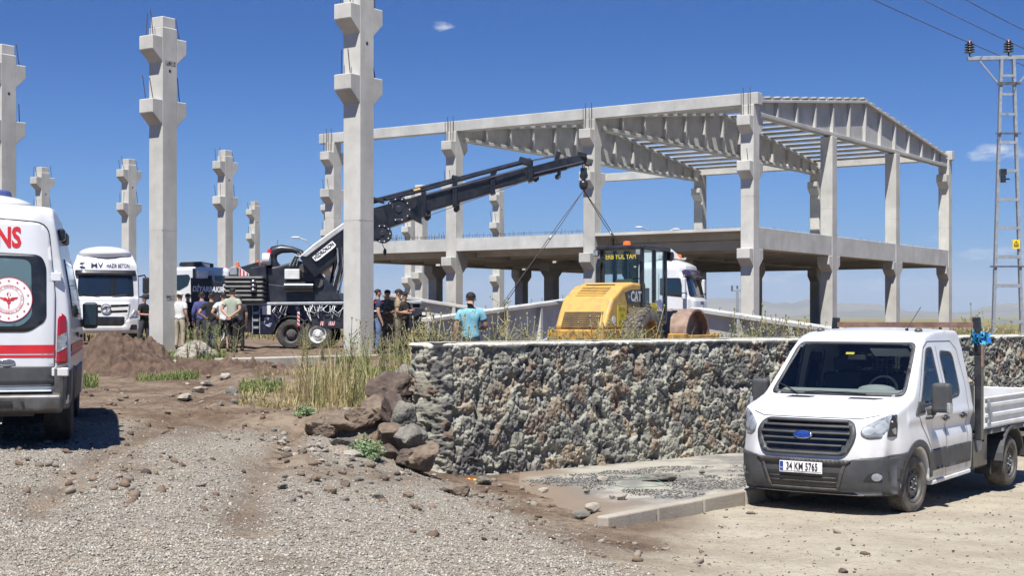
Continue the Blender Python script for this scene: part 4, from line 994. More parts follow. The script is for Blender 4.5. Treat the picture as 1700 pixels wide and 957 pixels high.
    for i, z in enumerate((.805, .875, .945, 1.015, 1.075)):
        hwid = [.46, .51, .545, .53, .50][i]
        B.panel('grille_bar', rpoly([(-hwid, z-.020), (hwid, z-.020), (hwid, z+.020), (-hwid, z+.020)], .015), 'front', M['black'], g, .016, .05, 0)
        B.panel('grille_slat', rpoly([(-hwid-.01, z+.022), (hwid+.01, z+.022), (hwid+.01, z+.046), (-hwid-.01, z+.046)], .01), 'front', M['plastic'], g, .05, .05, .035)
    g2 = rpoly([(-.56, 1.13), (.56, 1.13), (.635, .97), (.525, .725), (-.525, .725), (-.635, .97)], .09)
    B.panel('grille_frame', g2, 'front', M['plastic'], g, .03, .05, .03, rpoly([(-.505, 1.095), (.505, 1.095), (.57, .97), (.475, .765), (-.475, .765), (-.57, .97)], .07))
    bd = B.panel('badge', circle2(0, .955, .118, 30, .048), 'front', M['chrome'], g, .062, .04, .03)
    B.panel('badge_field', circle2(0, .955, .106, 30, .040), 'front', M['blue'], bd, .065, .04, 0)
    B.text('badge_letters', 'Ford', .088, (0, .951), 'front', M['chrome'], bd, .069, 1.25)
    # headlights
    for s in (1, -1):
        hp = rpoly([(s*.655, 1.045), (s*.67, .965), (s*.74, .925), (s*.955, .945), (s*.972, 1.215), (s*.93, 1.22), (s*.74, 1.11)], .04)
        if s < 0: hp = hp[::-1]
        h = B.panel('headlight', hp, 'front', M['lens'], root, .008, .05, .02)
        op = [(s*.90, .95), (s*.958, .95), (s*.968, 1.20), (s*.93, 1.20)]; B.panel('lamp_bezel', op if s > 0 else op[::-1], 'front', M['black'], h, .011, .05, 0)
        B.panel('reflector', circle2(s*.735, 1.02, .06, 22, .05), 'front', M['steel'], h, .012, .04, 0)
        B.panel('reflector', circle2(s*.84, 1.045, .055, 22, .06), 'front', M['steel'], h, .012, .04, 0)
    # bumper
    bpoly = rpoly([(-.99, .27), (-.60, .235), (.60, .235), (.99, .27), (1.0, .72), (.62, .70), (.50, .665), (-.50, .665), (-.62, .70), (-1.0, .72)], .04)
    bp = B.panel('bumper', bpoly, 'front', M['plastic'], root, .022, .05, .05)
    for s, ax in ((1, 'left'), (-1, 'right')):
        pl = [(s*a, b) for a, b in [(-.95, .27), (-.47, .27)]+arc2(0, .345, .50, 170, 128, 8)+[(-.31, .76), (-.95, .71)]]
        B.panel('bumper_side', pl if s > 0 else pl[::-1], ax, M['plastic'], bp, .016, .05, .02)
        # wheel arch lip and rocker moulding
        arch = arc2(0, .345, .535, 6, 174, 26)+arc2(0, .345, .452, 174, 6, 26); arch = [(s*a, b) for a, b in arch]
        B.panel('arch_trim', arch, ax, M['plastic'], root, .012, .04, .02)
        for y0, y1 in ((.50, 1.02), (1.05, 1.96)):
            B.panel('side_moulding', [(s*a, b) for a, b in rpoly([(y0, .46), (y1, .47), (y1, .73), (y0+(.0 if y0 > 1 else -.04), .72)], .02)], ax, M['rim_dark'] if 0 else M['plastic'], root, .012, .06, .015)
        # door gaps
        for pl in ([(1.035, .36), (1.045, .36), (1.05, 1.2), (1.03, 1.98), (1.02, 1.98), (1.04, 1.2)], [(.475, .38), (.485, .38), (.46, .75), (.10, 1.1), (.0, 1.2), (-.01, 1.2), (.09, 1.09), (.45, .74)],
                   [(.0, 1.2), (.0, 1.21), (.6, 1.97), (.78, 2.045), (1.6, 2.04), (1.78, 1.93), (1.84, 1.5), (1.84, .36), (1.83, .36), (1.83, 1.5), (1.77, 1.925), (1.6, 2.03), (.785, 2.035), (.61, 1.96)]):
            B.panel('door_gap', [(s*a, b) for a, b in pl], ax, M['black'], root, .0025, .04, 0)
        for y in (.97, 1.62):
            q = B.hit(s*y, 1.09, ax, .02); mb = MB(); mb.bar(q+Vector((0, -.07, .0)), q+Vector((0, .07, .0)), .03, .035); mb.ell(q-Vector((s*.012, 0, 0)), (.012, .09, .045)); mb.build('door_handle', M['black'], root, smooth=True)
        # mirror
        mb = MB(); q = Vector((s*.93, .36, 1.20)); mb.bar(q, q+Vector((s*.18, -.02, 0)), .08, .10); mb.bar(q+Vector((0, -.12, -.08)), q+Vector((s*.16, -.03, -.06)), .08, .05); mi = mb.build('mirror_arm', M['plastic'], root, bevel=.02)
        mb = MB(); mb.box((s*1.195, .31, 1.37), (.235, .13, .36)); mm_ = mb.build('mirror_housing', M['plastic'], mi, bevel=.045, seg=3)
        mb = MB(); mb.box((s*1.195, .378, 1.37), (.19, .01, .30)); mb.build('mirror_glass', M['chrome'], mm_)
        mb = MB(); mb.box((s*1.30, .285, 1.25), (.05, .10, .13)); mb.build('indicator', M['lens'], mm_, bevel=.015, seg=2)
        tri = rpoly([(s*-.08, 1.17), (s*.27, 1.19), (s*.27, 1.30), (s*.12, 1.33)], .03); B.panel('mirror_base', tri if s > 0 else tri[::-1], ax, M['plastic'], root, .012, .05, .02)
    lo = B.panel('lower_grille', rpoly([(-.50, .53), (.50, .53), (.40, .36), (-.40, .36)], .04), 'front', M['black'], bp, .026, .05, 0)
    for z in (.42, .47): B.panel('lower_bar', [(-.42, z-.008), (.42, z-.008), (.42, z+.008), (-.42, z+.008)], 'front', M['plastic'], lo, .034, .06, .01)
    for s in (1, -1): # edges of the lower frame
        pl = [(s*.505, .67), (s*.545, .67), (s*.435, .335), (s*.395, .335)]; B.panel('bumper_edge', pl if s > 0 else pl[::-1], 'front', M['rim_dark'], bp, .036, .05, .012)
        fp = rpoly([(s*.70, .45), (s*.93, .43), (s*.93, .555), (s*.78, .545)], .03); f_ = B.panel('fog_recess', fp if s > 0 else fp[::-1], 'front', M['black'], bp, .026, .05, 0)
        B.panel('fog_light', circle2(s*.83, .495, .045, 16), 'front', M['lens'], f_, .031, .05, 0)
    B.panel('bumper_edge', [(-.41, .33), (.41, .33), (.42, .352), (-.42, .352)], 'front', M['rim_dark'], bp, .036, .05, .012)
    B.panel('bumper_top', rpoly([(-.52, .625), (.52, .625), (.60, .685), (-.60, .685)], .02), 'front', M['rim_dark'], bp, .04, .05, .02)
    # licence plate
    yp = B.hit(0, .58, 'front', .05).y
    mb = MB(); mb.box((0, yp, .580), (.54, .012, .135)); pl = mb.build('licence_plate', M['offwhite'], root, bevel=.004)
    mb = MB(); mb.box((0, yp-.008, .588), (.52, .004, .106)); mb.build('plate_field', material('plate_white', (.8, .8, .8), .4), pl)
    mb = MB(); mb.box((-.238, yp-.011, .588), (.042, .003, .106)); mb.build('plate_strip', M['blue'], pl)
    text_flat('plate_country', 'TR', .03, (-.238, yp-.013, .565), (1, 0, 0), (0, 0, 1), M['white'], pl)
    text_flat('plate_number', '34 KM 5765', .122, (.022, yp-.013, .588), (1, 0, 0), (0, 0, 1), M['black'], pl, sx=.66, bold=.002)
    text_flat('plate_holder_text', 'ISTANBUL', .026, (0, yp-.010, .522), (1, 0, 0), (0, 0, 1), M['black'], pl, sx=1.2)
    # wipers, vents
    for (x0, x1, z1) in ((.10, .62, 1.41), (-.70, -.45, 1.42)):
        pass
    for a, b_ in (((-.46, 1.385), (-.80, 1.50)), ((-.02, 1.415), (-.38, 1.405)), ((-.02, 1.415), (.42, 1.40))):
        p0 = B.hit(a[0], a[1], 'front', .02); p1 = B.hit(b_[0], b_[1], 'front', .02); mb = MB(); mb.tube([p0, p0.lerp(p1, .5)+Vector((0, -.01, .01)), p1], .009, 5); mb.build('wiper', M['black'], root)
    def topp(pl, m, nm, off=.005): return B.panel(nm, pl, 'top', m, root, off, .04, .01)
    topp([(-.58, -.235), (-.24, -.265), (-.20, -.215), (-.52, -.18)], M['black'], 'bonnet_vent'); topp([(.24, -.265), (.60, -.235), (.66, -.18), (.26, -.215)], M['black'], 'bonnet_vent')
    # bonnet shut line above the grille
    B.panel('bonnet_gap', [(-.62, 1.150), (.62, 1.150), (.80, 1.19), (.80, 1.198), (.62, 1.158), (-.62, 1.158), (-.80, 1.198), (-.80, 1.19)], 'front', M['plastic'], root, .002, .04, 0)
    # roof items
    for x in (-.66, .66):
        q = B.hit(x, .98, 'top', 0); mb = MB(); mb.ell(q+Vector((0, 0, .012)), (.05, .06, .035)); mb.build('marker_lamp', M['rim'], root, smooth=True)
    q = B.hit(.50, 1.0, 'top', 0); mb = MB(); mb.cyl(q, q+Vector((0, -.0, .03)), .022, 8); mb.cyl(q+Vector((0, 0, .02)), q+Vector((.10, .22, .30)), .0045, 5); mb.build('aerial', M['black'], root)
    # side steps
    for s in (1, -1): mb = MB(); mb.bar((s*.93, .55, .31), (s*.93, 1.98, .34), .12, .05); mb.build('side_step', M['offwhite'], root, bevel=.01)
    # wheels and chassis
    for s in (1, -1):
        wheel(root, (s*.865, 0, .345), .345, .235, s, 'dusty_rubber', 'rim_dark', .60, 'steel', R(-6))
        wheel(root, (s*.90, 3.504, .345), .345, .30, s, 'dusty_rubber', 'rim_dark', .60, 'steel')
        mb = MB(); mb.bar((s*.42, -.6, .50), (s*.42, 5.2, .62), .08, .18); mb.build('chassis_rail', M['black'], root)
        poly = arc2(3.504, .345, .46, 10, 170, 14); mb = MB()
        ro = arc2(3.504, .345, .50, 5, 175, 14); ri = arc2(3.504, .345, .47, 175, 5, 14)
        mb.prism([(s*.72, y, z) for y, z in ro+ri], (s*.36, 0, 0)); mb.build('mudguard', M['plastic'], root)
        mb = MB(); mb.box((s*.78, 2.45, .56), (.36, .62, .46)); mb.build('side_box', M['black'], root, bevel=.03)
        mb = MB(); mb.prism([(s*.98, 2.2, .80), (s*.98, 2.5, .80), (s*.98, 2.45, .58), (s*.98, 2.32, .55)], (-s*.05, 0, 0)); mb.build('bracket', M['steel'], root)
        mb = MB(); mb.box((s*.84, 2.93, .30), (.22, .02, .2)); mb.build('mud_flap', M['rubber'], root)
    mb = MB(); mb.cyl((-.8, 3.504, .345), (.8, 3.504, .345), .06, 10); mb.ell((0, 3.504, .345), (.18, .16, .16)); mb.build('rear_axle', M['black'], root)
    mb = MB(); mb.box((0, .3, .42), (1.2, 1.3, .2)); mb.build('engine_tray', M['black'], root)
    # load bed
    zb = .84; y0, y1 = 2.28, 5.55; hwB = 1.05
    mb = MB(); mb.box2((-hwB, y0, zb-.06), (hwB, y1, zb)); mb.build('bed_floor', M['plastic'], root)
    for i in range(5): mb = MB(); mb.bar((-1.0, y0+.25+i*.7, zb-.11), (1.0, y0+.25+i*.7, zb-.11), .08, .1); mb.build('cross_member', M['black'], root)
    for s in (1, -1):
        mb = MB(); mb.box2((s*hwB, y0+.06, zb+.015), (s*(hwB-.03), y1, zb+.44))
        for z in (.035, .165, .30, .41): mb.box2((s*(hwB+.018), y0+.07, zb+z), (s*(hwB-.001), y1-.01, zb+z+(.055 if z < .4 else .03)))
        b_ = mb.build('drop_side', M['offwhite'], root, bevel=.012)
        mb = MB(); mb.bar((s*(hwB+.03), y0+.14, zb+.40), (s*(hwB+.05), y0+.22, zb+.12), .02, .05); mb.bar((s*(hwB+.03), y0+.13, zb+.12), (s*(hwB+.03), y0+.22, zb+.10), .02, .05); mb.build('latch', M['steel'], b_)
        mb = MB()
        for i in range(6): mb.box((s*(hwB+.01), y0+.3+i*.5, zb-.03), (.03, .06, .04))
        mb.build('hinge', M['steel'], b_)
        mb = MB(); mb.bar((s*(hwB-.03), y0-.06, zb-.12), (s*(hwB-.03), y0-.06, zb+1.00), .09, .12); mb.bar((s*(hwB-.03), y0-.06, zb+1.0), (s*(hwB-.07), y0-.05, zb+1.50), .07, .10); mb.build('headboard_post', M['black'], root, bevel=.01)
    mb = MB(); mb.box2((-hwB, y1-.03, zb+.01), (hwB, y1, zb+.43)); mb.build('tail_board', M['offwhite'], root, bevel=.01)
    mb = MB(); mb.box2((-hwB+.1, y0-.04, zb), (hwB-.1, y0-.07, zb+.62)); mb.build('headboard', M['plastic'], root, bevel=.01)
    mb = MB(); mb.bar((-hwB+.1, y0-.06, zb+1.40), (hwB-.1, y0-.06, zb+1.40), .06, .07); mb.build('ladder_bar', M['wood'], root)
    mb = MB(); mb.bar((hwB+.03, y0-.10, zb+.85), (hwB+.03, y0-.10, zb+1.15), .03, .04); mb.build('strap_bracket', M['wood'], root)
    for x in (-.5, 0, .5): mb = MB(); mb.bar((x, y0-.055, zb+.62), (x, y0-.055, zb+1.37), .03, .03); mb.build('headboard_bar', M['black'], root)
    return root, B
PKL = (4.02, 17.76); PKR = R(-36)
pk, PB = pickup((PKL[0], PKL[1], -.035), PKR)
# blue wrap tied to the headboard post
pm = pk.matrix_basis.copy() if False else Matrix.Translation(pk.location)@Euler(pk.rotation_euler).to_matrix().to_4x4()
q = pm@Vector((1.03, 2.2, 2.07)); mb = MB()
for i in range(26):
    a = rng.random(3)-.5; b2_ = rng.random(3)-.5; cc_ = q+Vector((a[0]*.22, a[1]*.12, a[2]*.10)); e1_ = Vector((b2_[0], b2_[1], b2_[2])).normalized()*.09; e2_ = e1_.orthogonal().normalized()*.06
    mb.add([cc_-e1_, cc_+e2_, cc_+e1_, cc_-e2_*.6+Vector((0, 0, .03))], [(0, 1, 2), (0, 2, 3)])
o = mb.build('plastic_wrap', M['cloth_blue'], None, smooth=True); tag(o, 'crumpled blue and green wrap tied to the black post behind the pickup cab', 'wrap')

# ================================================================== ambulance
def ambulance(loc, rz):
    root = thing('ambulance', 'white high roof ambulance with red stripes, seen from behind at the left edge', 'ambulance', loc, rz)
    ol = [(-4.24, .34), (-4.30, .50), (-4.30, .85), (-4.22, 1.08), (-4.0, 1.22), (-3.46, 1.40), (-2.75, 2.02), (-2.3, 2.28), (-1.7, 2.48), (-1.1, 2.57), (0, 2.60), (.9, 2.58), (1.03, 2.52),
          (1.06, 2.40), (1.09, 1.9), (1.11, 1.25), (1.12, .62), (1.10, .45), (.44, .42)]+arc2(0, .345, .42, 8, 172, 12)+[(-.5, .38), (-2.84, .38)]+arc2(-3.3, .345, .42, 8, 172, 12)+[(-3.76, .34)]
    def fn(x, y, z):
        ax = np.abs(x); sg = np.sign(x)
        sc = 1-.16*sstep(1.2, 2.75, z)*1.1-.015*sstep(.9, .3, z)
        x2 = x*sc
        k = np.abs(x2)
        y2 = y-.09*sstep(.75, 1.03, k/sc)*sstep(.8, 1.1, y)+.25*k**2*sstep(-2.9, -3.5, y)+.10*k**2*sstep(-1.2, -2.2, y)*sstep(1.3, 1.6, z)
        z2 = z-.05*k**2*sstep(2.3, 2.55, z)
        return x2, y2, z2
    B = Body(ol, 1.03, .035, 6, fn)
    B.obj('body', M['white'], root)
    for s in (1, -1):   # u: rear view, right is +u (= -x)
        dp = rpoly([(s*.012, .66), (s*.86, .66), (s*.875, 1.6), (s*.80, 2.36, .14), (s*.012, 2.42)], .03)
        if s < 0: dp = dp[::-1]
        gap = rpoly([(s*.004, .65), (s*.868, .65), (s*.884, 1.6), (s*.81, 2.375, .14), (s*.004, 2.435)], .03)
        if s < 0: gap = gap[::-1]
        B.panel('door_gap', gap, 'rear', M['black'], root, .003, .06, 0)
        d = B.panel('rear_door', dp, 'rear', M['white'], root, .016, .06, .01)
        wn = rpoly([(s*.10, 1.22), (s*.62, 1.22), (s*.79, 1.34), (s*.785, 1.92), (s*.73, 2.03), (s*.10, 2.06)], .07)
        wi = rpoly([(s*.12, 1.28), (s*.54, 1.28), (s*.65, 1.38), (s*.64, 1.93), (s*.59, 1.98), (s*.12, 2.0)], .06)
        B.panel('window', wn if s > 0 else wn[::-1], 'rear', M['black'], d, .022, .06, .005)
        wg = B.panel('window_film', wi if s > 0 else wi[::-1], 'rear', material('green_film', (.10, .15, .16), .1, coat=.6), d, .026, .06, 0)
        red = [(s*.015, .99), (s*.862, .985), (s*.867, 1.085), (s*.015, 1.09)]
        for z0, z1 in ((1.000, 1.085), (.955, .982)):
            r_ = [(s*.015, z0), (s*.866, z0), (s*.867, z1), (s*.015, z1)]; B.panel('red_stripe', r_ if s > 0 else r_[::-1], 'rear', M['red'], d, .021, .06, 0)
        lowp = rpoly([(s*.015, .665), (s*.855, .665), (s*.862, .86), (s*.015, .87)], .01); B.panel('lower_cladding', lowp if s > 0 else lowp[::-1], 'rear', M['plastic'], d, .024, .06, .01)
        # tail lamp wraps the corner
        tl = rpoly([(s*.885, .88), (s*1.0, .89), (s*.985, 1.38), (s*.94, 1.42), (s*.90, 1.36)], .02)
        tl_ = B.panel('tail_lamp', tl if s > 0 else tl[::-1], 'rear', M['darkred'], root, .014, .04, .03)
        rv = [(s*.89, 1.0), (s*.993, 1.06), (s*.990, 1.22), (s*.893, 1.17)]; B.panel('reversing_lens', rv if s > 0 else rv[::-1], 'rear', M['lens'], tl_, .018, .04, 0)
        ax = 'right' if s > 0 else 'left'
        sd_ = [(-(s*-1)*0, 0)]
        for z in (1.80, .80):
            q = B.hit(s*.885, z, 'rear', .02); mb = MB(); mb.box(q, (.10, .05, .09)); mb.cyl(q+Vector((0, -.0, -.06)), q+Vector((0, 0, .06)), .02, 8); mb.build('hinge', M['white'], root, bevel=.01)
    mb = MB()
    EMU = .42
    em = B.panel('emblem', circle2(EMU, 1.56, .235, 40), 'rear', material('emblem_white', (.7, .68, .67), .5), root, .031, .05, 0)
    def ring(r1, r2, c=(EMU, 1.56)): return B.panel('emblem_ring', circle2(*c, r1, 40), 'rear', M['red'], em, .034, .05, 0, circle2(*c, r2, 40))
    ring(.235, .229); ring(.150, .146); ring(.118, .116)
    for i in range(14):
        a = 2*math.pi*(i+.5)/14; B.panel('emblem_star', star2(EMU+.195*math.cos(a), 1.56+.195*math.sin(a), .014), 'rear', M['red'], em, .035, .05, 0)
    # winged staff
    for s in (1, -1):
        wg = [(EMU+s*.006, 1.56), (EMU+s*.03, 1.58), (EMU+s*.095, 1.585), (EMU+s*.075, 1.565), (EMU+s*.05, 1.56), (EMU+s*.055, 1.55), (EMU+s*.02, 1.545)]
        B.panel('emblem_wing', wg if s > 0 else wg[::-1], 'rear', M['red'], em, .035, .03, 0)
    B.panel('emblem_staff', [(EMU-.007, 1.585), (EMU+.007, 1.585), (EMU+.004, 1.47), (EMU, 1.455), (EMU-.004, 1.47)], 'rear', M['red'], em, .0355, .03, 0)
    B.panel('emblem_snake', circle2(EMU, 1.535, .020, 16), 'rear', M['red'], em, .0352, .03, 0, circle2(EMU, 1.535, .011, 16))
    cr = [(EMU+.02*math.cos(t), 1.615+.02*math.sin(t)) for t in np.linspace(-1.2, 4.3, 20)]+[(EMU+.013*math.cos(t)+.004, 1.618+.014*math.sin(t)) for t in np.linspace(4.0, -.9, 16)]
    B.panel('emblem_crescent', cr, 'rear', M['red'], em, .0352, .03, 0)
    txt = 'T.C. SAĞLIK BAKANLIĞI · ACİL SAĞLIK HİZMETLERİ ·'
    for i, ch in enumerate(txt):
        a = math.pi*1.1-2*math.pi*i/len(txt); v2, f2 = text2d(ch, .026, 1, 0)
        cx, cz = EMU+.133*math.cos(a), 1.56+.133*math.sin(a); ro = a-math.pi/2
        v2 = [(cx+x*math.cos(ro)-y*math.sin(ro), cz+x*math.sin(ro)+y*math.cos(ro)) for x, y in v2]
        if f2: B.lay('emblem_letter', v2, f2, 'rear', M['red'], em, .035, 0, False)
    B.text('sign_letters', 'AMBULANS', .29, (.02, 2.20), 'rear', M['red'], root, .022, .70, .010)
    # badge
    bd = B.panel('badge', circle2(.40, .905, .085, 26, .034), 'rear', M['chrome'], root, .03, .03, .02); B.panel('badge_field', circle2(.40, .905, .076, 26, .027), 'rear', M['rim'], bd, .034, .03, 0)
    B.text('badge_letters', 'Ford', .05, (.40, .905), 'rear', M['chrome'], bd, .037, 1.2)
    # bumper
    mb = MB(); mb.prism([(-.95, 1.07, .36), (-.95, 1.22, .40), (-.95, 1.24, .56), (-.95, 1.10, .60)], (1.90, 0, 0)); b_ = mb.build('rear_bumper', M['rim'], root, bevel=.03, seg=3)
    mb = MB(); mb.box2((-.85, 1.08, .596), (.85, 1.21, .615)); mb.build('step_plate', M['steel'], b_, bevel=.01)
    for s in (1, -1):
        mb = MB(); mb.prism([(s*1.0, .50, .38), (s*1.0, .98, .40), (s*.97, 1.16, .42), (s*.96, 1.17, .86), (s*1.02, 1.0, .88), (s*1.035, .50, .60)], (-s*.10, 0, 0)); mb.build('bumper_corner', M['rim'], b_, bevel=.03, seg=2)
        mb = MB(); mb.box((-s*.38, 1.243, .49), (.16, .006, .03)); mb.build('bumper_slot', M['black'], b_)
        mb = MB(); mb.cyl((s*.56, 1.235, .49), (s*.56, 1.248, .49), .018, 10); mb.build('parking_sensor', M['black'], b_)
        mb = MB(); mb.box((s*.955, 1.13, .80), (.12, .08, .09)); mb.build('step_lamp', M['offwhite'], b_, bevel=.01)
        ax = 'left' if s > 0 else 'right'
        # u for 'left' = y ; for 'right' = -y
        S = lambda pl: [(s*a, b) for a, b in pl][::(1 if s > 0 else -1)]
        B.panel('side_window', S(rpoly([(-1.9, 1.38), (.35, 1.38), (.30, 2.02), (-1.9, 2.02)], .1)), ax, M['dglass'], root, .012, .1, .01)
        B.panel('side_window', S(rpoly([(-2.75, 1.40), (-2.0, 1.38), (-2.0, 2.02), (-2.25, 2.02)], .08)), ax, M['dglass'], root, .012, .1, .01)
        for z0, z1 in ((1.0, 1.085), (.955, .982)): B.panel('red_stripe', S([(-3.2, z0), (.85, z0), (.85, z1), (-3.2, z1)]), ax, M['red'], root, .008, .1, 0)
        B.panel('lower_cladding', S([(-2.8, .42), (-.5, .42), (-.5, .80), (-2.8, .80)]), ax, M['plastic'], root, .012, .1, .01)
        B.panel('lower_cladding', S([(.48, .45), (1.02, .45), (1.02, .82), (.40, .82)]), ax, M['plastic'], root, .012, .06, .01)
        B.panel('arch_trim', S(arc2(0, .345, .49, 12, 168, 24)+arc2(0, .345, .42, 168, 12, 24)), ax, M['plastic'], root, .014, .05, .02)
        B.panel('door_gap', S([(-1.95, .45), (-1.94, .45), (-1.94, 2.1), (-1.95, 2.1)]), ax, M['black'], root, .004, .1, 0)
        B.panel('door_gap', S([(-.55, .45), (-.54, .45), (-.54, 2.1), (-.55, 2.1)]), ax, M['black'], root, .004, .1, 0)
        q = B.hit(s*-.7, 1.18, ax, .02); mb = MB(); mb.box(q, (.03, .2, .05)); mb.build('door_handle', M['black'], root, bevel=.01)
        q = B.hit(s*-2.2, 1.14, ax, .02); mb = MB(); mb.box(q, (.03, .2, .05)); mb.build('door_handle', M['black'], root, bevel=.01)
        # scene lamps up on the side
        for y in (.55, -.15, -.5, ):
            q = B.hit(s*y, 2.27, ax, .03); mb = MB(); mb.box(q, (.08, .14, .13)); mb.build('scene_lamp', M['black'], root, bevel=.02)
        mb = MB(); q = Vector((s*.93, -2.55, 1.30)); mb.bar(q, q+Vector((s*.2, 0, 0)), .08, .1); mi = mb.build('mirror_arm', M['plastic'], root)
        mb = MB(); mb.box((s*1.15, -2.55, 1.40), (.19, .13, .34)); m2 = mb.build('mirror_housing', M['plastic'], mi, bevel=.04, seg=2)
        mb = MB(); mb.box((s*1.15, -2.482, 1.41), (.15, .01, .27)); mb.build('mirror_glass', M['dglass'], m2, bevel=.003)
        wheel(root, (s*.87, 0, .345), .345, .30, s, 'rubber', 'rim_dark')
        wheel(root, (s*.865, -3.3, .345), .345, .235, s, 'rubber', 'rim_dark')
    # roof fairing and beacons
    mb = MB(); mb.ell((0, .45, 2.58), (.62, .42, .13), 24, 10); mb.build('roof_fairing', M['white'], root, smooth=True)
    mb = MB(); mb.cyl((-.22, .42, 2.66), (-.22, .42, 2.75), .19, 20, .17); mb.build('roof_beacon', material('beacon_blue', (.08, .10, .25), .2, coat=.5), root, bevel=.02)
    mb = MB(); mb.box((0, 1.03, .46), (.3, .05, .1)); mb.tube([(-.35, 1.1, .34), (-.35, 1.15, .27), (-.25, 1.15, .25)], .012, 6); mb.build('tow_bracket', M['black'], root)
    mb = MB(); mb.box((0, -1.3, .42), (1.3, 4.2, .2)); mb.build('underbody', M['black'], root)
    return root
ambulance((-5.93, 15.95, .93), R(195))
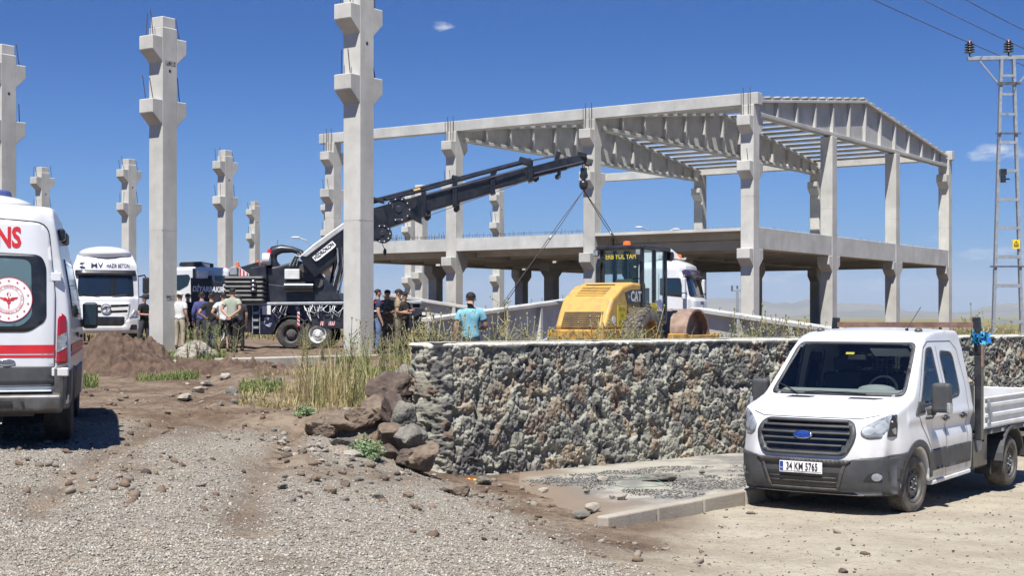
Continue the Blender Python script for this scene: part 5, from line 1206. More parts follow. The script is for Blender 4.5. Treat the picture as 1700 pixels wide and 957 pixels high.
# ================================================================== heavy trucks
def truck(name, label, cat, loc, rz, style):
    root = thing(name, label, cat, loc, rz)
    hi = 3.55 if style == 'star' else 3.40
    ol = [(-1.36, .42), (-1.44, .55), (-1.46, .95), (-1.43, 1.25), (-1.40, 1.75), (-1.33, 1.85), (-1.16, 2.62), (-1.08, 2.78), (-1.02, 3.1), (-.80, hi-.18), (-.30, hi-.03), (.50, hi+.05), (.78, hi), (.85, hi-.2), (.85, 1.0), (.55, .95)]+arc2(0, .52, .60, 15, 165, 10)+[(-.62, .42)]
    def fn(x, y, z):
        k = np.abs(x); x2 = x*(1-.035*sstep(2.0, 3.6, z)-.10*sstep(2.9, hi, z)); y2 = y+sstep(.4, -1.2, y)*(.05*k**2+.16*sstep(.8, 1.25, k)); z2 = z-.06*k**2*sstep(2.8, hi, z); return x2, y2, z2
    B = Body(ol, 1.24, .045, 5, fn); B.obj('cab', M['white'], root)
    S = lambda pl, s: [(s*a, b) for a, b in pl][::(1 if s > 0 else -1)]
    B.panel('windscreen', rpoly([(-1.04, 1.84), (1.04, 1.84), (1.0, 2.66), (-1.0, 2.66)], .1), 'front', M['dglass'], root, .015, .1, .02)
    if style == 'star':
        B.panel('visor', rpoly([(-1.10, 2.62), (1.10, 2.62), (1.10, 2.84), (-1.10, 2.84)], .05), 'front', M['black'], root, .10, .1, .09)
        B.panel('grille_surround', rpoly([(-.90, 1.60), (.90, 1.60), (.78, .84), (-.78, .84)], .08), 'front', M['offwhite'], root, .03, .1, .03)
        for z0, z1, w0 in ((1.42, 1.53, .84), (1.20, 1.31, .80)):
            for s in (1, -1): B.panel('grille_slot', S(rpoly([(.17, z0), (w0, z0+.03), (w0, z1+.01), (.17, z1-.02)], .03), s), 'front', M['black'], root, .035, .1, 0)
        B.panel('grille_slot', rpoly([(-.70, 1.06), (.70, 1.06), (.66, .70), (-.66, .70)], .06), 'front', M['black'], root, .036, .1, 0)
        q = B.hit(0, 1.36, 'front', .08); mb = MB(); n = 28
        mb.tube([q+Vector((.17*math.cos(2*math.pi*i/n), 0, .17*math.sin(2*math.pi*i/n))) for i in range(n+1)], .022, 6)
        for i in range(3):
            a = math.pi/2+2*math.pi*i/3; mb.add([q+Vector((.16*math.cos(a), 0, .16*math.sin(a))), q+Vector((.035*math.cos(a+1.05), -.01, .035*math.sin(a+1.05))), q+Vector((0, -.03, 0)), q+Vector((.035*math.cos(a-1.05), -.01, .035*math.sin(a-1.05)))], [(0, 1, 2), (0, 2, 3)])
        mb.build('badge', M['chrome'], root)
        B.text('roof_letters', 'MV', .27, (-.32, 3.03), 'front', M['navy'], root, .02, 1.25, .004)
        B.text('roof_letters', 'HAZIR BETON', .22, (.46, 3.02), 'front', M['navy'], root, .02, .60, .002)
        for s in (1, -1):
            B.panel('roof_emblem', [(-.86, 3.03+s*.02), (-.96, 3.03+s*.05), (-.90, 3.03+s*.12), (-.74, 3.03+s*.11), (-.78, 3.03+s*.06)][::s], 'front', M['navy'], root, .02, .06, 0)
        bp_ = rpoly([(-1.22, .46), (1.22, .46), (1.24, .98), (.80, .96), (.62, .70), (-.62, .70), (-.80, .96), (-1.24, .98)], .06)
        bp = B.panel('bumper', bp_, 'front', M['offwhite'], root, .06, .1, .08)
        for s in (1, -1):
            B.panel('headlight', S(rpoly([(.84, 1.0), (1.17, 1.02), (1.16, 1.32), (1.05, 1.34)], .05), s), 'front', M['lens'], root, .03, .08, .03)
            B.panel('fog_recess', S(rpoly([(.86, .56), (1.14, .56), (1.14, .76), (.92, .76)], .04), s), 'front', M['black'], bp, .066, .1, 0)
            for x0 in (.45,): mb = MB(); q0 = B.hit(s*.2, 1.83, 'front', .04); q1 = B.hit(s*.75, 1.90, 'front', .05); mb.tube([q0, q1], .014, 5); mb.build('wiper', M['black'], root)
        mb = MB(); mb.ell((.0, -.1, hi-.04), (1.0, .9, .30), 20, 10); mb.build('roof_spoiler', M['white'], root, smooth=True)
    else:
        B.panel('visor', rpoly([(-1.08, 2.60), (1.08, 2.60), (1.06, 2.90), (-1.06, 2.90)], .05), 'front', material('visor_tint', (.045, .035, .075), .2), root, .10, .1, .09)
        B.panel('front_panel', rpoly([(-1.0, 1.35), (1.0, 1.35), (1.02, 1.74), (-1.02, 1.74)], .05), 'front', M['white'], root, .03, .1, .03)
        B.panel('grille', rpoly([(-1.0, .80), (1.0, .80), (1.0, 1.22), (-1.0, 1.22)], .06), 'front', M['black'], root, .03, .1, .02)
        B.text('front_letters', 'MAN', .19, (0, 1.60), 'front', M['navy'], root, .036, 1.1, .008)
        for s in (1, -1): B.panel('headlight', S(rpoly([(.72, .55), (1.15, .55), (1.16, .74), (.72, .74)], .05), s), 'front', M['lens'], root, .03, .08, .02)
        mb = MB(); mb.prism([(-1.1, .84, hi-.3), (-1.1, -.5, hi-.05), (-1.05, .1, hi+.42), (-1.0, .84, hi+.52)], (2.1, 0, 0)); mb.build('roof_spoiler', M['white'], root, bevel=.08, seg=3)
        for s, m_ in ((1, 'orange'), (-1, 'red')):
            mb = MB(); mb.cyl((s*.55, -.35, hi-.05), (s*.55, -.35, hi+.17), .10, 14, .085); mb.build('beacon', M[m_], root, bevel=.02)
        wp = material('door_graphic', (.14, .12, .26), .4); 
        B.panel('door_graphic', [(-.95+1.2, 1.0), (.9, 1.0), (.9, 1.3), (.0, 1.75), (-.35, 1.4), (-.2, 1.0)][1:] if 0 else [(-.3, 1.05), (.4, 1.05), (.1, 1.75), (-.45, 1.55)], 'right', wp, root, .006, .1, 0)
        B.text('door_letters', 'MV', .36, (.18, 1.22), 'right', M['navy'], root, .014, 1.5, .02)
        B.text('door_letters', 'HAZIR BETON', .12, (.0, .98), 'right', M['navy'], root, .014, 1.0, .004)
        for s in (1, -1): B.panel('door_emblem', [(-.30, 1.22+s*.02), (-.48, 1.22+s*.05), (-.42, 1.22+s*.14), (-.18, 1.22+s*.13), (-.24, 1.22+s*.07)][::s], 'right', M['navy'], root, .014, .06, 0)
    for s in (1, -1):
        ax = 'left' if s > 0 else 'right'
        B.panel('side_window', S(rpoly([(-1.02, 1.82), (-.05, 1.92), (-.05, 2.58), (-.88, 2.58)], .06), s), ax, M['dglass'], root, .012, .1, .01)
        B.panel('door_gap', S([(-.02, .9), (.0, .9), (.0, 2.75), (-.02, 2.75)], s), ax, M['black'], root, .005, .1, 0)
        B.panel('arch_trim', S(arc2(0, .52, .70, 10, 170, 16)+arc2(0, .52, .60, 170, 10, 16), s), ax, M['plastic'], root, .015, .1, .03)
        mb = MB(); q = Vector((s*1.2, -1.0, 2.62)); mb.tube([q, q+Vector((s*.25, -.12, .05)), q+Vector((s*.32, -.12, -.1))], .03, 6); mb.tube([q+Vector((0, 0, -.8)), q+Vector((s*.28, -.1, -.78))], .025, 6); a_ = mb.build('mirror_arm', M['black'], root)
        mb = MB(); mb.box(q+Vector((s*.30, -.1, -.35)), (.26, .14, .62)); mb.box(q+Vector((s*.30, -.1, -.78)), (.26, .14, .22)); mb.build('mirror_housing', M['black'] if style == 'star' else M['white'], a_, bevel=.05, seg=2)
        wheel(root, (s*1.05, 0, .52), .52, .32, s, 'dusty_rubber', 'offwhite', .56, 'truck')
        mb = MB(); mb.bar((s*.42, -.8, .85), (s*.42, 6.6 if style == 'man' else 7.2, .85), .09, .26); mb.build('chassis_rail', M['black'], root)
        mb = MB(); mb.box((s*.95, 1.35, .72), (.5, .8, .55)); mb.build('fuel_tank' if s > 0 else 'battery_box', M['steel'] if s > 0 else M['plastic'], root, bevel=.08, seg=2)
        for y in ((5.3,) if style == 'man' else (4.4, 5.8)):
            wheel(root, (s*.98, y, .52), .52, .56, s, 'dusty_rubber', 'offwhite', .56, 'truck')
            ro = arc2(y, .52, .68, 0, 180, 14); ri = arc2(y, .52, .62, 180, 0, 14); mb = MB(); mb.prism([(s*.68, a, b) for a, b in ro+ri], (s*.62, 0, 0)); mb.build('mudguard', M['plastic'], root, bevel=.02)
    if style == 'star':   # mixer drum behind the cab, mostly hidden
        mb = MB(); ax_ = Vector((0, 1, .22)).normalized(); mb.lathe([(0, 0), (0, .5), (.5, 1.0), (1.6, 1.16), (2.8, 1.1), (4.2, .6), (4.3, .4)], (0, 1.7, 1.85), ax_, 28); mb.build('mixer_drum', M['offwhite'], root, auto=True)
    else:
        mb = MB(); mb.box((0, 5.1, 1.08), (.95, .95, .12)); mb.cyl((0, 5.1, 1.1), (0, 5.1, 1.2), .45, 18); mb.build('coupling_plate', M['black'], root, bevel=.02)
        mb = MB(); mb.cyl((-.3, 4.3, 1.1), (-.3, 4.3, 1.45), .14, 12); mb.box((.1, 4.4, 1.15), (1.3, .3, .3)); mb.tube([(-.5, 3.9, 1.3), (-.2, 4.3, 1.6), (.3, 4.8, 1.3)], .05, 6); mb.build('hose_rack', M['steel'], root, bevel=.02)
        mb = MB(); mb.box((-.85, 4.75, 1.25), (.05, .35, .35)); mb.build('blue_plate', M['blue'], root)
    return root
p = P(184, 528, 55.5); truck('mixer_truck', 'white concrete mixer truck seen from the front between ambulance and tall column', 'truck', (p.x-.45, 56.3, 1.28), R(17), 'star')
p = P(1146, 528, 57.0); truck('tractor_truck', 'white tractor truck with red and amber roof beacons, behind the yellow roller', 'truck', (p.x-.85, 57.6, 1.28), R(68), 'man')

# ================================================================== truck mounted crane
def crane():
    D = 46.5; s = D/F; zg = 1.30; o0 = P(500, 528, D)
    root = thing('crane_truck', 'black truck mounted crane with folding boom stretched over the site and a white cab', 'crane', (o0.x, D, zg))
    def K(px, py, dy=0): return Vector(((px-500)*s, dy, EYE-(py-528)*s-zg))
    def slab_(name, pts, d0, d1, m, parent=root, bevel=.02, seg=1):
        mb = MB(); mb.prism([K(x, y, d0) for x, y in pts], (0, d1-d0, 0)); return mb.build(name, M[m] if isinstance(m, str) else m, parent, bevel=bevel, seg=seg)
    def tube_(name, pts, r, m, parent=root, n=8):
        mb = MB(); mb.tube([K(*p) for p in pts], r, n); return mb.build(name, M[m] if isinstance(m, str) else m, parent, auto=True)
    deep = material('cab_shadow', (.02, .022, .025), .6)
    wrap = material('printed_wrap', (.012, .014, .03), .35, col2=(.40, .42, .55), scale=3.2, mixlo=.58, mixhi=.61, detail=9)
    # carrier cab (faces left)
    cab = slab_('cab', [(252, 525), (250, 500), (253, 478), (262, 450), (268, 445), (320, 443), (378, 445), (380, 452), (380, 500), (322, 525)], 0, 2.4, 'white', bevel=.10, seg=3)
    slab_('side_window', rpoly([(266, 482), (272, 458), (313, 456), (316, 461), (312, 474), (298, 482)], 2), -.012, .0, 'dglass', cab, 0)
    slab_('side_window', [(331, 458), (352, 458), (352, 472), (331, 472)], -.012, 0, 'dglass', cab, 0)
    slab_('side_window', [(357, 458), (374, 458), (376, 471), (357, 472)], -.012, 0, 'dglass', cab, 0)
    slab_('door_post', [(320, 446), (324, 446), (324, 520), (320, 520)], -.03, .0, 'black', cab, 0)
    slab_('roof_rack', [(294, 442), (296, 435), (333, 434), (334, 440), (300, 443)], .2, 2.0, 'black', cab, .03)
    mb = MB(); mb.cyl(K(339, 463, -.25), K(339, 450, -.25), .18, 16); mb.build('air_filter', M['offwhite'], cab, bevel=.02)
    for px, py in ((345, 441), (318, 441)): mb = MB(); mb.cyl(K(px, py+4, .6), K(px, py-4, .6), .06, 10); mb.build('horn', M['black'], cab)
    pn = slab_('side_panel', [(321, 462), (345, 464), (374, 470), (376, 512), (322, 514)], -.42, -.38, 'crane_black', bevel=.01)
    text_flat('panel_letters', 'DİYARBAKIR', .24, K(350, 481.5, -.44), (1, 0, -.03), (0, 0, 1), M['white'], pn, sx=.72, bold=.008, shear=.2)
    # chassis, deck, lockers
    slab_('chassis', [(255, 525), (700, 522), (702, 545), (255, 548)], .5, 1.9, 'black')
    slab_('deck', [(380, 503), (700, 500), (700, 505), (380, 508)], -.05, 2.5, 'steel')
    slab_('subframe', [(380, 470), (430, 470), (560, 486), (560, 501), (380, 503)], .3, 2.2, 'crane_black')
    lk = slab_('locker', [(383, 508), (417, 508), (417, 552), (392, 552)], -.02, .6, 'black')
    la = slab_('step_locker', [(418, 508), (470, 508), (470, 520), (458, 540), (452, 556), (418, 556)], .0, .6, wrap)
    for y in (518, 530, 542): slab_('step', [(421, y), (430, y), (430, y+4), (421, y+4)], -.10, .0, 'steel', la, 0)
    for x in (419, 431): slab_('step_rail', [(x, 508), (x+1.3, 508), (x+1.3, 555), (x, 555)], -.06, .0, 'steel', la, 0)
    slab_('control_box', [(435, 508), (450, 508), (450, 523), (436, 523)], -.05, .0, 'offwhite', la, .01)
    slab_('side_skirt', [(470, 508), (570, 506), (640, 506), (640, 545), (600, 546), (530, 546), (512, 540), (500, 528), (470, 520)], .25, .5, wrap)
    slab_('tail_panel', [(510, 524), (560, 522), (700, 524), (700, 548), (545, 546), (540, 546), (512, 536)], -.02, .24, 'crane_black')
    for px, w_ in ((535, 6), (551, 10)): # red/white marker boards
        mk = slab_('marker_board', [(px-w_/2, 534), (px+w_/2, 534), (px+w_/2, 541), (px-w_/2, 541)], -.035, -.021, 'white', bevel=0)
        for q in range(2 if w_ < 8 else 3): slab_('marker_stripe', [(px-w_/2+q*3.4, 534), (px-w_/2+q*3.4+1.8, 534), (px-w_/2+q*3.4+3.2, 541), (px-w_/2+q*3.4+1.4, 541)], -.040, -.036, 'red', mk, 0)
    mk = slab_('marker_board', [(494, 518), (498, 518), (498, 542), (494, 542)], -.07, -.05, 'white', bevel=0)
    for q in range(4): slab_('marker_stripe', [(494, 520+q*6), (498, 523+q*6), (498, 526+q*6), (494, 523+q*6)], -.075, -.071, 'red', mk, 0)
    r_ = random.Random(4)
    for i in range(16): # hanging chains and hoses
        x = r_.uniform(505, 566) if i < 11 else r_.uniform(455, 470); y = r_.uniform(506, 514); tube_('hose', [(x, y, -.06), (x+r_.uniform(-6, 6), y+r_.uniform(5, 12), -.14), (x+r_.uniform(3, 12), y+r_.uniform(8, 22), -.10), (x+r_.uniform(4, 18), y, -.05)], .014, r_.choice(['steel', 'black', 'offwhite', 'steel']), n=5)
    # outrigger legs
    for px in (474, 608, 690):
        slab_('outrigger', [(px-6, 505), (px+6, 505), (px+5, 560), (px-5, 560)], .35 if px > 480 else .8, .65 if px > 480 else 1.1, 'crane_black'); slab_('outrigger_foot', [(px-11, 568), (px+11, 568), (px+11, 572), (px-11, 572)], .2, .8, 'steel')
    slab_('rear_bracket', [(655, 520), (668, 510), (704, 512), (702, 522), (682, 530), (690, 548), (664, 548)], -.1, .8, 'crane_black')
    slab_('rear_box', [(700, 517), (708, 517), (708, 548), (700, 548)], -.15, .4, 'black'); slab_('tail_light', [(701, 519), (707, 519), (707, 524), (701, 524)], -.17, -.151, 'offwhite')
    # wheels: axle points into the picture
    for px, dd in ((358, 0), (395, .1), (483, 0), (527, 0), (605, 0), (650, 0)):
        if px == 395: continue
        for sd_ in (0, 1):
            e = empty('wheel_mount', K(px, 555, .14+sd_*2.15), 0, root); e.name = 'wheel_hub'; e.rotation_euler = (0, 0, R(-90 if sd_ == 0 else 90))
            wheel(e, (0, 0, 0), .47, .30, 1, 'rubber', 'offwhite' if px in (527, 358, 605) else 'rim_dark', .58, 'truck')
        ro = arc2(0, 0, .60, 10, 170, 12); ri = arc2(0, 0, .56, 170, 10, 12); c = K(px, 555, 0); mb = MB(); mb.prism([(c.x+a, -.0, c.z+b) for a, b in ro+ri], (0, .55, 0)); mb.build('mudguard', M['plastic'], root)
    # counterweight stack and superstructure
    for i in range(6):
        y0 = 459+i*7.4; slab_('counterweight', [(374-i*.0, y0), (441, y0), (441, y0+6.6), (374, y0+6.6)], -.35, 2.3, material('weight_grey', (.035, .038, .042), .5, col2=(.07, .07, .07), scale=4) if i == 0 else bpy.data.materials['weight_grey'], bevel=.09, seg=2)
    slab_('rear_cover', [(388, 458), (390, 445), (426, 434), (428, 460)], .3, 1.9, 'crane_black')
    mk = slab_('warning_panel', [(396, 459), (396, 443), (413, 455), (413, 459)], .05, .09, 'white', bevel=0)
    for q in range(3): slab_('warning_stripe', [(397+q*6, 444.5+q*4), (399.5+q*6, 446.5+q*4), (399.5+q*6, 459), (397+q*6, 459)], .035, .049, 'red', mk, 0)
    slab_('mirror_panel', [(381, 457), (382, 444), (393, 442), (394, 457)], .0, .06, 'steel')
    for px, py, m_ in ((389, 437, 'orange'), (424, 434, 'orange'), (443, 415, 'red')):
        mb = MB(); mb.cyl(K(px, py+4, .5), K(px, py-2, .5), .075, 12, .06); mb.cyl(K(px, py+6, .5), K(px, py+4, .5), .10, 12); mb.build('beacon', M[m_], root)
    slab_('turret', [(430, 446), (455, 442), (492, 432), (512, 438), (522, 460), (556, 486), (566, 500), (440, 503), (428, 480)], .35, 1.9, 'crane_black', bevel=.05, seg=2)
    slab_('turret_plate', [(414, 445), (440, 440), (442, 468), (416, 470)], .1, 2.1, 'crane_black', bevel=.03)
    slab_('oil_tank', [(472, 447), (497, 447), (497, 464), (472, 464)], .02, .34, 'offwhite', bevel=.02)
    mb = MB(); mb.cyl(K(472, 477, .1), K(520, 477, .1), .17, 16); mb.build('winch_drum', M['black'], root, auto=True)
    mb = MB()
    for i in range(3): mb.ell(K(424, 468+i*7, -.42), (.10, .06, .05))
    mb.build('valve_knobs', M['chrome'], root, smooth=True)
    tube_('gooseneck', [(452, 446, .7), (445, 436, .7), (444, 424, .7), (450, 415, .7), (462, 412, .7), (480, 413, .7), (495, 418, .7), (498, 426, .7)], [.20, .2, .2, .18, .14, .10, .09, .09], 'crane_black', n=12)
    mb = MB(); mb.cyl(K(434, 430, .3), K(446, 430, .3), .20, 18); mb.build('counter_cap', M['offwhite'], root, auto=True)
    mb = MB(); mb.cyl(K(454, 411, .7), K(455, 396, .7), .008, 5); mb.build('antenna', M['black'], root)
    for i in range(7): tube_('hydraulic_hose', [(478+i*2, 441, .28), (488+i*1.5, 424-i*1.2, .25), (500+i, 426+i, .2), (508+i*2, 440+i*2, .25)], .016, 'black' if i % 3 else 'steel', n=5)
    # boom: distances grow towards the tip
    DT = lambda px: (px-505)/470*6.5
    def KB(px, py, dd=0):
        d = D+DT(px)+dd; q = P(px, py, d); return Vector((q.x-o0.x, q.y-D, q.z-zg))
    def boxseg(name, top0, bot0, top1, bot1, hw, m, parent, mbx=None, bevel=.03):
        mb = MB(); c = [KB(*top0, -hw), KB(*top1, -hw), KB(*bot1, -hw), KB(*bot0, -hw)]; mb.prism(c, (0, 2*hw, 0)); return mb.build(name, M[m] if isinstance(m, str) else m, parent, bevel=bevel, seg=2)
    b1 = boxseg('lower_boom', (497, 428), (522, 462), (596, 356), (618, 384), .38, 'crane_black', root)
    wb = MB(); wb.prism([KB(498, 425, -.41), KB(520, 406, -.41), KB(594, 353, -.41), KB(603, 357, -.41), KB(552, 394, -.41), KB(508, 427, -.41)], (0, .82, 0)); wb.build('top_cover', M['offwhite'], b1, bevel=.02)
    ax_ = (KB(600, 366)-KB(505, 442)).normalized(); upv = Vector((0, -1, 0)).cross(ax_)*1.0; upv = -upv if upv.z < 0 else upv
    c = KB(538, 417, -.43); pl = [c+ax_*(a*.47)+upv*(b*.135) for a, b in [(x, y) for x, y in rpoly([(-1, -1), (1, -1), (1, 1), (-1, 1)], .45)]]; mb = MB(); mb.prism(pl, (0, .03, 0)); pp = mb.build('maker_plate', M['offwhite'], b1)
    text_flat('maker_letters', 'HİDROKON', .18, c+Vector((0, -.012, 0)), ax_, upv, M['black'], pp, sx=.86, bold=.004)
    slab_('knee_link', [(500, 448), (512, 440), (524, 447), (548, 472), (562, 498), (520, 500), (516, 486), (504, 462)], .15, .4, 'crane_black', bevel=.03)
    mb = MB()
    for a in ((505, 445), (528, 470)): mb.cyl(K(*a, .08), K(*a, .16), .16, 16)
    mb.build('pivot_pin', M['rim_dark'], root, bevel=.01)
    for a, b_, r1 in (((548, 500), (566, 408), .14), ((560, 500), (578, 404), .05)):
        mb = MB(); mb.cyl(KB(*a, -.1), KB(*b_, -.1), r1, 14); mb.build('lift_cylinder', M['black'] if r1 > .1 else M['chrome'], root, auto=True)
    for i in range(8):
        x = 562+r_.uniform(-4, 6); mb = MB(); mb.tube([KB(x, 412, -.45), KB(x+r_.uniform(-3, 6), 430+i*3, -.5), KB(x-6, 455+i*4, -.45)], .013, 5); mb.build('hydraulic_hose', M['steel'] if i % 2 else M['black'], root)
    b2 = boxseg('upper_boom', (596, 352), (604, 392), (700, 323), (706, 356), .30, 'crane_black', root)
    s3 = boxseg('boom_section', (700, 324), (700, 354), (818, 290), (820, 318), .25, 'crane_black', b2)
    s4 = boxseg('boom_section', (818, 292), (819, 314), (884, 274), (886, 297), .21, 'crane_black', b2)
    s5 = boxseg('boom_section', (884, 276), (885, 294), (940, 261), (942, 281), .18, 'crane_black', b2)
    s6 = boxseg('boom_section', (940, 261), (941, 279), (974, 254), (975, 270), .15, 'crane_black', b2)
    for (x, yt, yb) in ((703, 318, 360), (755, 298, 342), (818, 282, 322), (881, 266, 302)):
        boxseg('boom_collar', (x-4, yt+1), (x-4, yb+1), (x+4, yt-1), (x+4, yb-1), .34-.0003*(x-700), 'black', b2, bevel=.02)
    def kb_tube(name, pts, r, m, parent=b2, n=8):
        mb = MB(); mb.tube([KB(*p) for p in pts], r, n); return mb.build(name, M[m], parent, auto=True)
    kb_tube('extension_cylinder', [(618, 335, 0), (694, 315, 0), (880, 266, 0)], .085, 'black', n=12)
    kb_tube('extension_cylinder', [(640, 332, -.2), (700, 317, -.2), (866, 270, -.2)], .05, 'crane_black', n=10)
    kb_tube('piston_rod', [(868, 270, -.1), (930, 257, -.1)], .03, 'chrome')
    kb_tube('piston_rod', [(700, 325, -.3), (870, 279, -.3)], .025, 'chrome')
    kb_tube('piston_rod', [(886, 288, -.22), (968, 268, -.22)], .022, 'chrome')
    kb_tube('safety_decal', [(686, 317.6, -.075), (697, 314.7, -.075)], .062, 'yellow', n=8)
    for (x, y, w_, h_) in ((872, 269, 22, 12), (925, 262, 8, 20), (757, 296, 14, 7), (818, 285, 14, 6), (628, 333, 20, 6), (966, 258, 16, 8)):
        mb = MB(); c = KB(x, y); mb.box(c, (w_*s*1.1, .4, h_*s*1.1), (0, R(15), 0)); mb.build('cylinder_bracket', M['black'], b2, bevel=.03)
    for (x, y) in ((712, 352), (928, 284), (892, 288), (760, 338)):
        mb = MB(); c = KB(x, y+4); mb.box(c, (.13, .2, .30)); mb.cyl(c+Vector((-.06, -.12, -.13)), c+Vector((-.06, .12, -.13)), .09, 12); mb.build('rope_guide', M['rim_dark'], b2, bevel=.01)
    # winches at the elbow
    for (x, y, r1, r2) in ((662, 348, .42, .30), (634, 388, .31, .22)):
        c = KB(x, y, -.42); root_w = MB(); root_w.lathe([(0, 0), (0, r1*.25), (.03, r1*.3), (.03, r1*.75), (0, r1*.8), (0, r1), (.06, r1), (.06, r2), (.34, r2), (.34, r1), (.40, r1), (.40, 0)], c, (0, 1, 0), 28); wn = root_w.build('winch', M['crane_black'], b2, auto=True)
        mb = MB()
        for i in range(10): a = 2*math.pi*i/10; mb.cyl(c+Vector((r1*.86*math.cos(a), -.012, r1*.86*math.sin(a))), c+Vector((r1*.86*math.cos(a), .0, r1*.86*math.sin(a))), .022, 6)
        mb.box(c+Vector((-r1*.55, -.03, .12)), (.05, .01, .14)); mb.build('winch_bolts', M['offwhite'], wn)
    boxseg('elbow_plate', (606, 350), (612, 400), (640, 345), (648, 395), .36, 'crane_black', b2)
    boxseg('elbow_plate', (672, 336), (676, 360), (694, 326), (700, 372), .37, 'black', b2)
    mb = MB(); mb.cyl(KB(683, 338, -.42), KB(683, 338, .42), .20, 16); mb.build('elbow_pin', M['crane_black'], b2, bevel=.02)
    kb_tube('winch_rope', [(660, 366, -.2), (712, 358, -.2), (892, 294, -.2), (964, 274, -.1)], .012, 'rim')
    kb_tube('pendant', [(634, 403, -.2), (637, 411, -.2), (639, 414, -.2)], .012, 'black'); mb = MB(); mb.ell(KB(639, 419, -.2), (.06, .06, .13)); mb.build('pendant_control', M['black'], b2, smooth=True)
    # head and hook block
    mb = MB(); c = KB(974, 268); mb.box(c, (.45, .36, .22), (0, R(15), 0)); mb.cyl(c+Vector((.05, -.2, -.04)), c+Vector((.05, .2, -.04)), .13, 16); mb.build('boom_head', M['rim_dark'], b2, bevel=.02)
    mb = MB(); c = KB(969, 292); mb.box(c+Vector((0, 0, .12)), (.24, .2, .34)); mb.cyl(c+Vector((0, -.13, -.0)), c+Vector((0, .13, 0)), .15, 16); mb.ell(c+Vector((0, 0, -.33)), (.17, .15, .20)); mb.tube([c+Vector((0, 0, -.30)), c+Vector((.10, 0, -.42)), c+Vector((.02, 0, -.52)), c+Vector((-.10, 0, -.46))], .04, 8)
    hk = mb.build('hook_block', M['black'], root, bevel=.015)
    mb = MB(); mb.cyl(KB(968, 272), KB(968.5, 288), .02, 6); mb.cyl(KB(971, 272), KB(970.5, 288), .02, 6); mb.build('hoist_rope', M['rim'], root)
    return root, KB, o0, D, zg
crn, KB, o0, D0, zg0 = crane()
hook = KB(969, 316)+Vector((o0.x, D0, zg0))
ga = P(709, 528.5, 46); gb = P(1076, 479, 60)
def on_girder(px):
    best = min((i/400 for i in range(401)), key=lambda t: abs(850+F*(ga+(gb-ga)*t).x/(ga+(gb-ga)*t).y-px)); return ga+(gb-ga)*best
sl = thing('lifting_sling', 'pair of long rope slings spread from the crane hook down to the grey girder', 'sling', tuple(hook))
for px in (832, 1074):
    q = on_girder(px)
    for o_ in (-.05, .05):
        mb = MB(); e = q+Vector((o_, o_*1.5, .0))-hook; pts = [Vector((0, 0, 0)), e*.30+Vector((o_*.8, 0, 0)), e*.6, e]; mb.tube(pts, .014, 6); rp = mb.build('rope', M['rebar'], sl)
    mb = MB(); mb.cyl((q-hook)*.40, (q-hook)*.425, .05, 8); mb.build('shackle', M['steel'], sl)

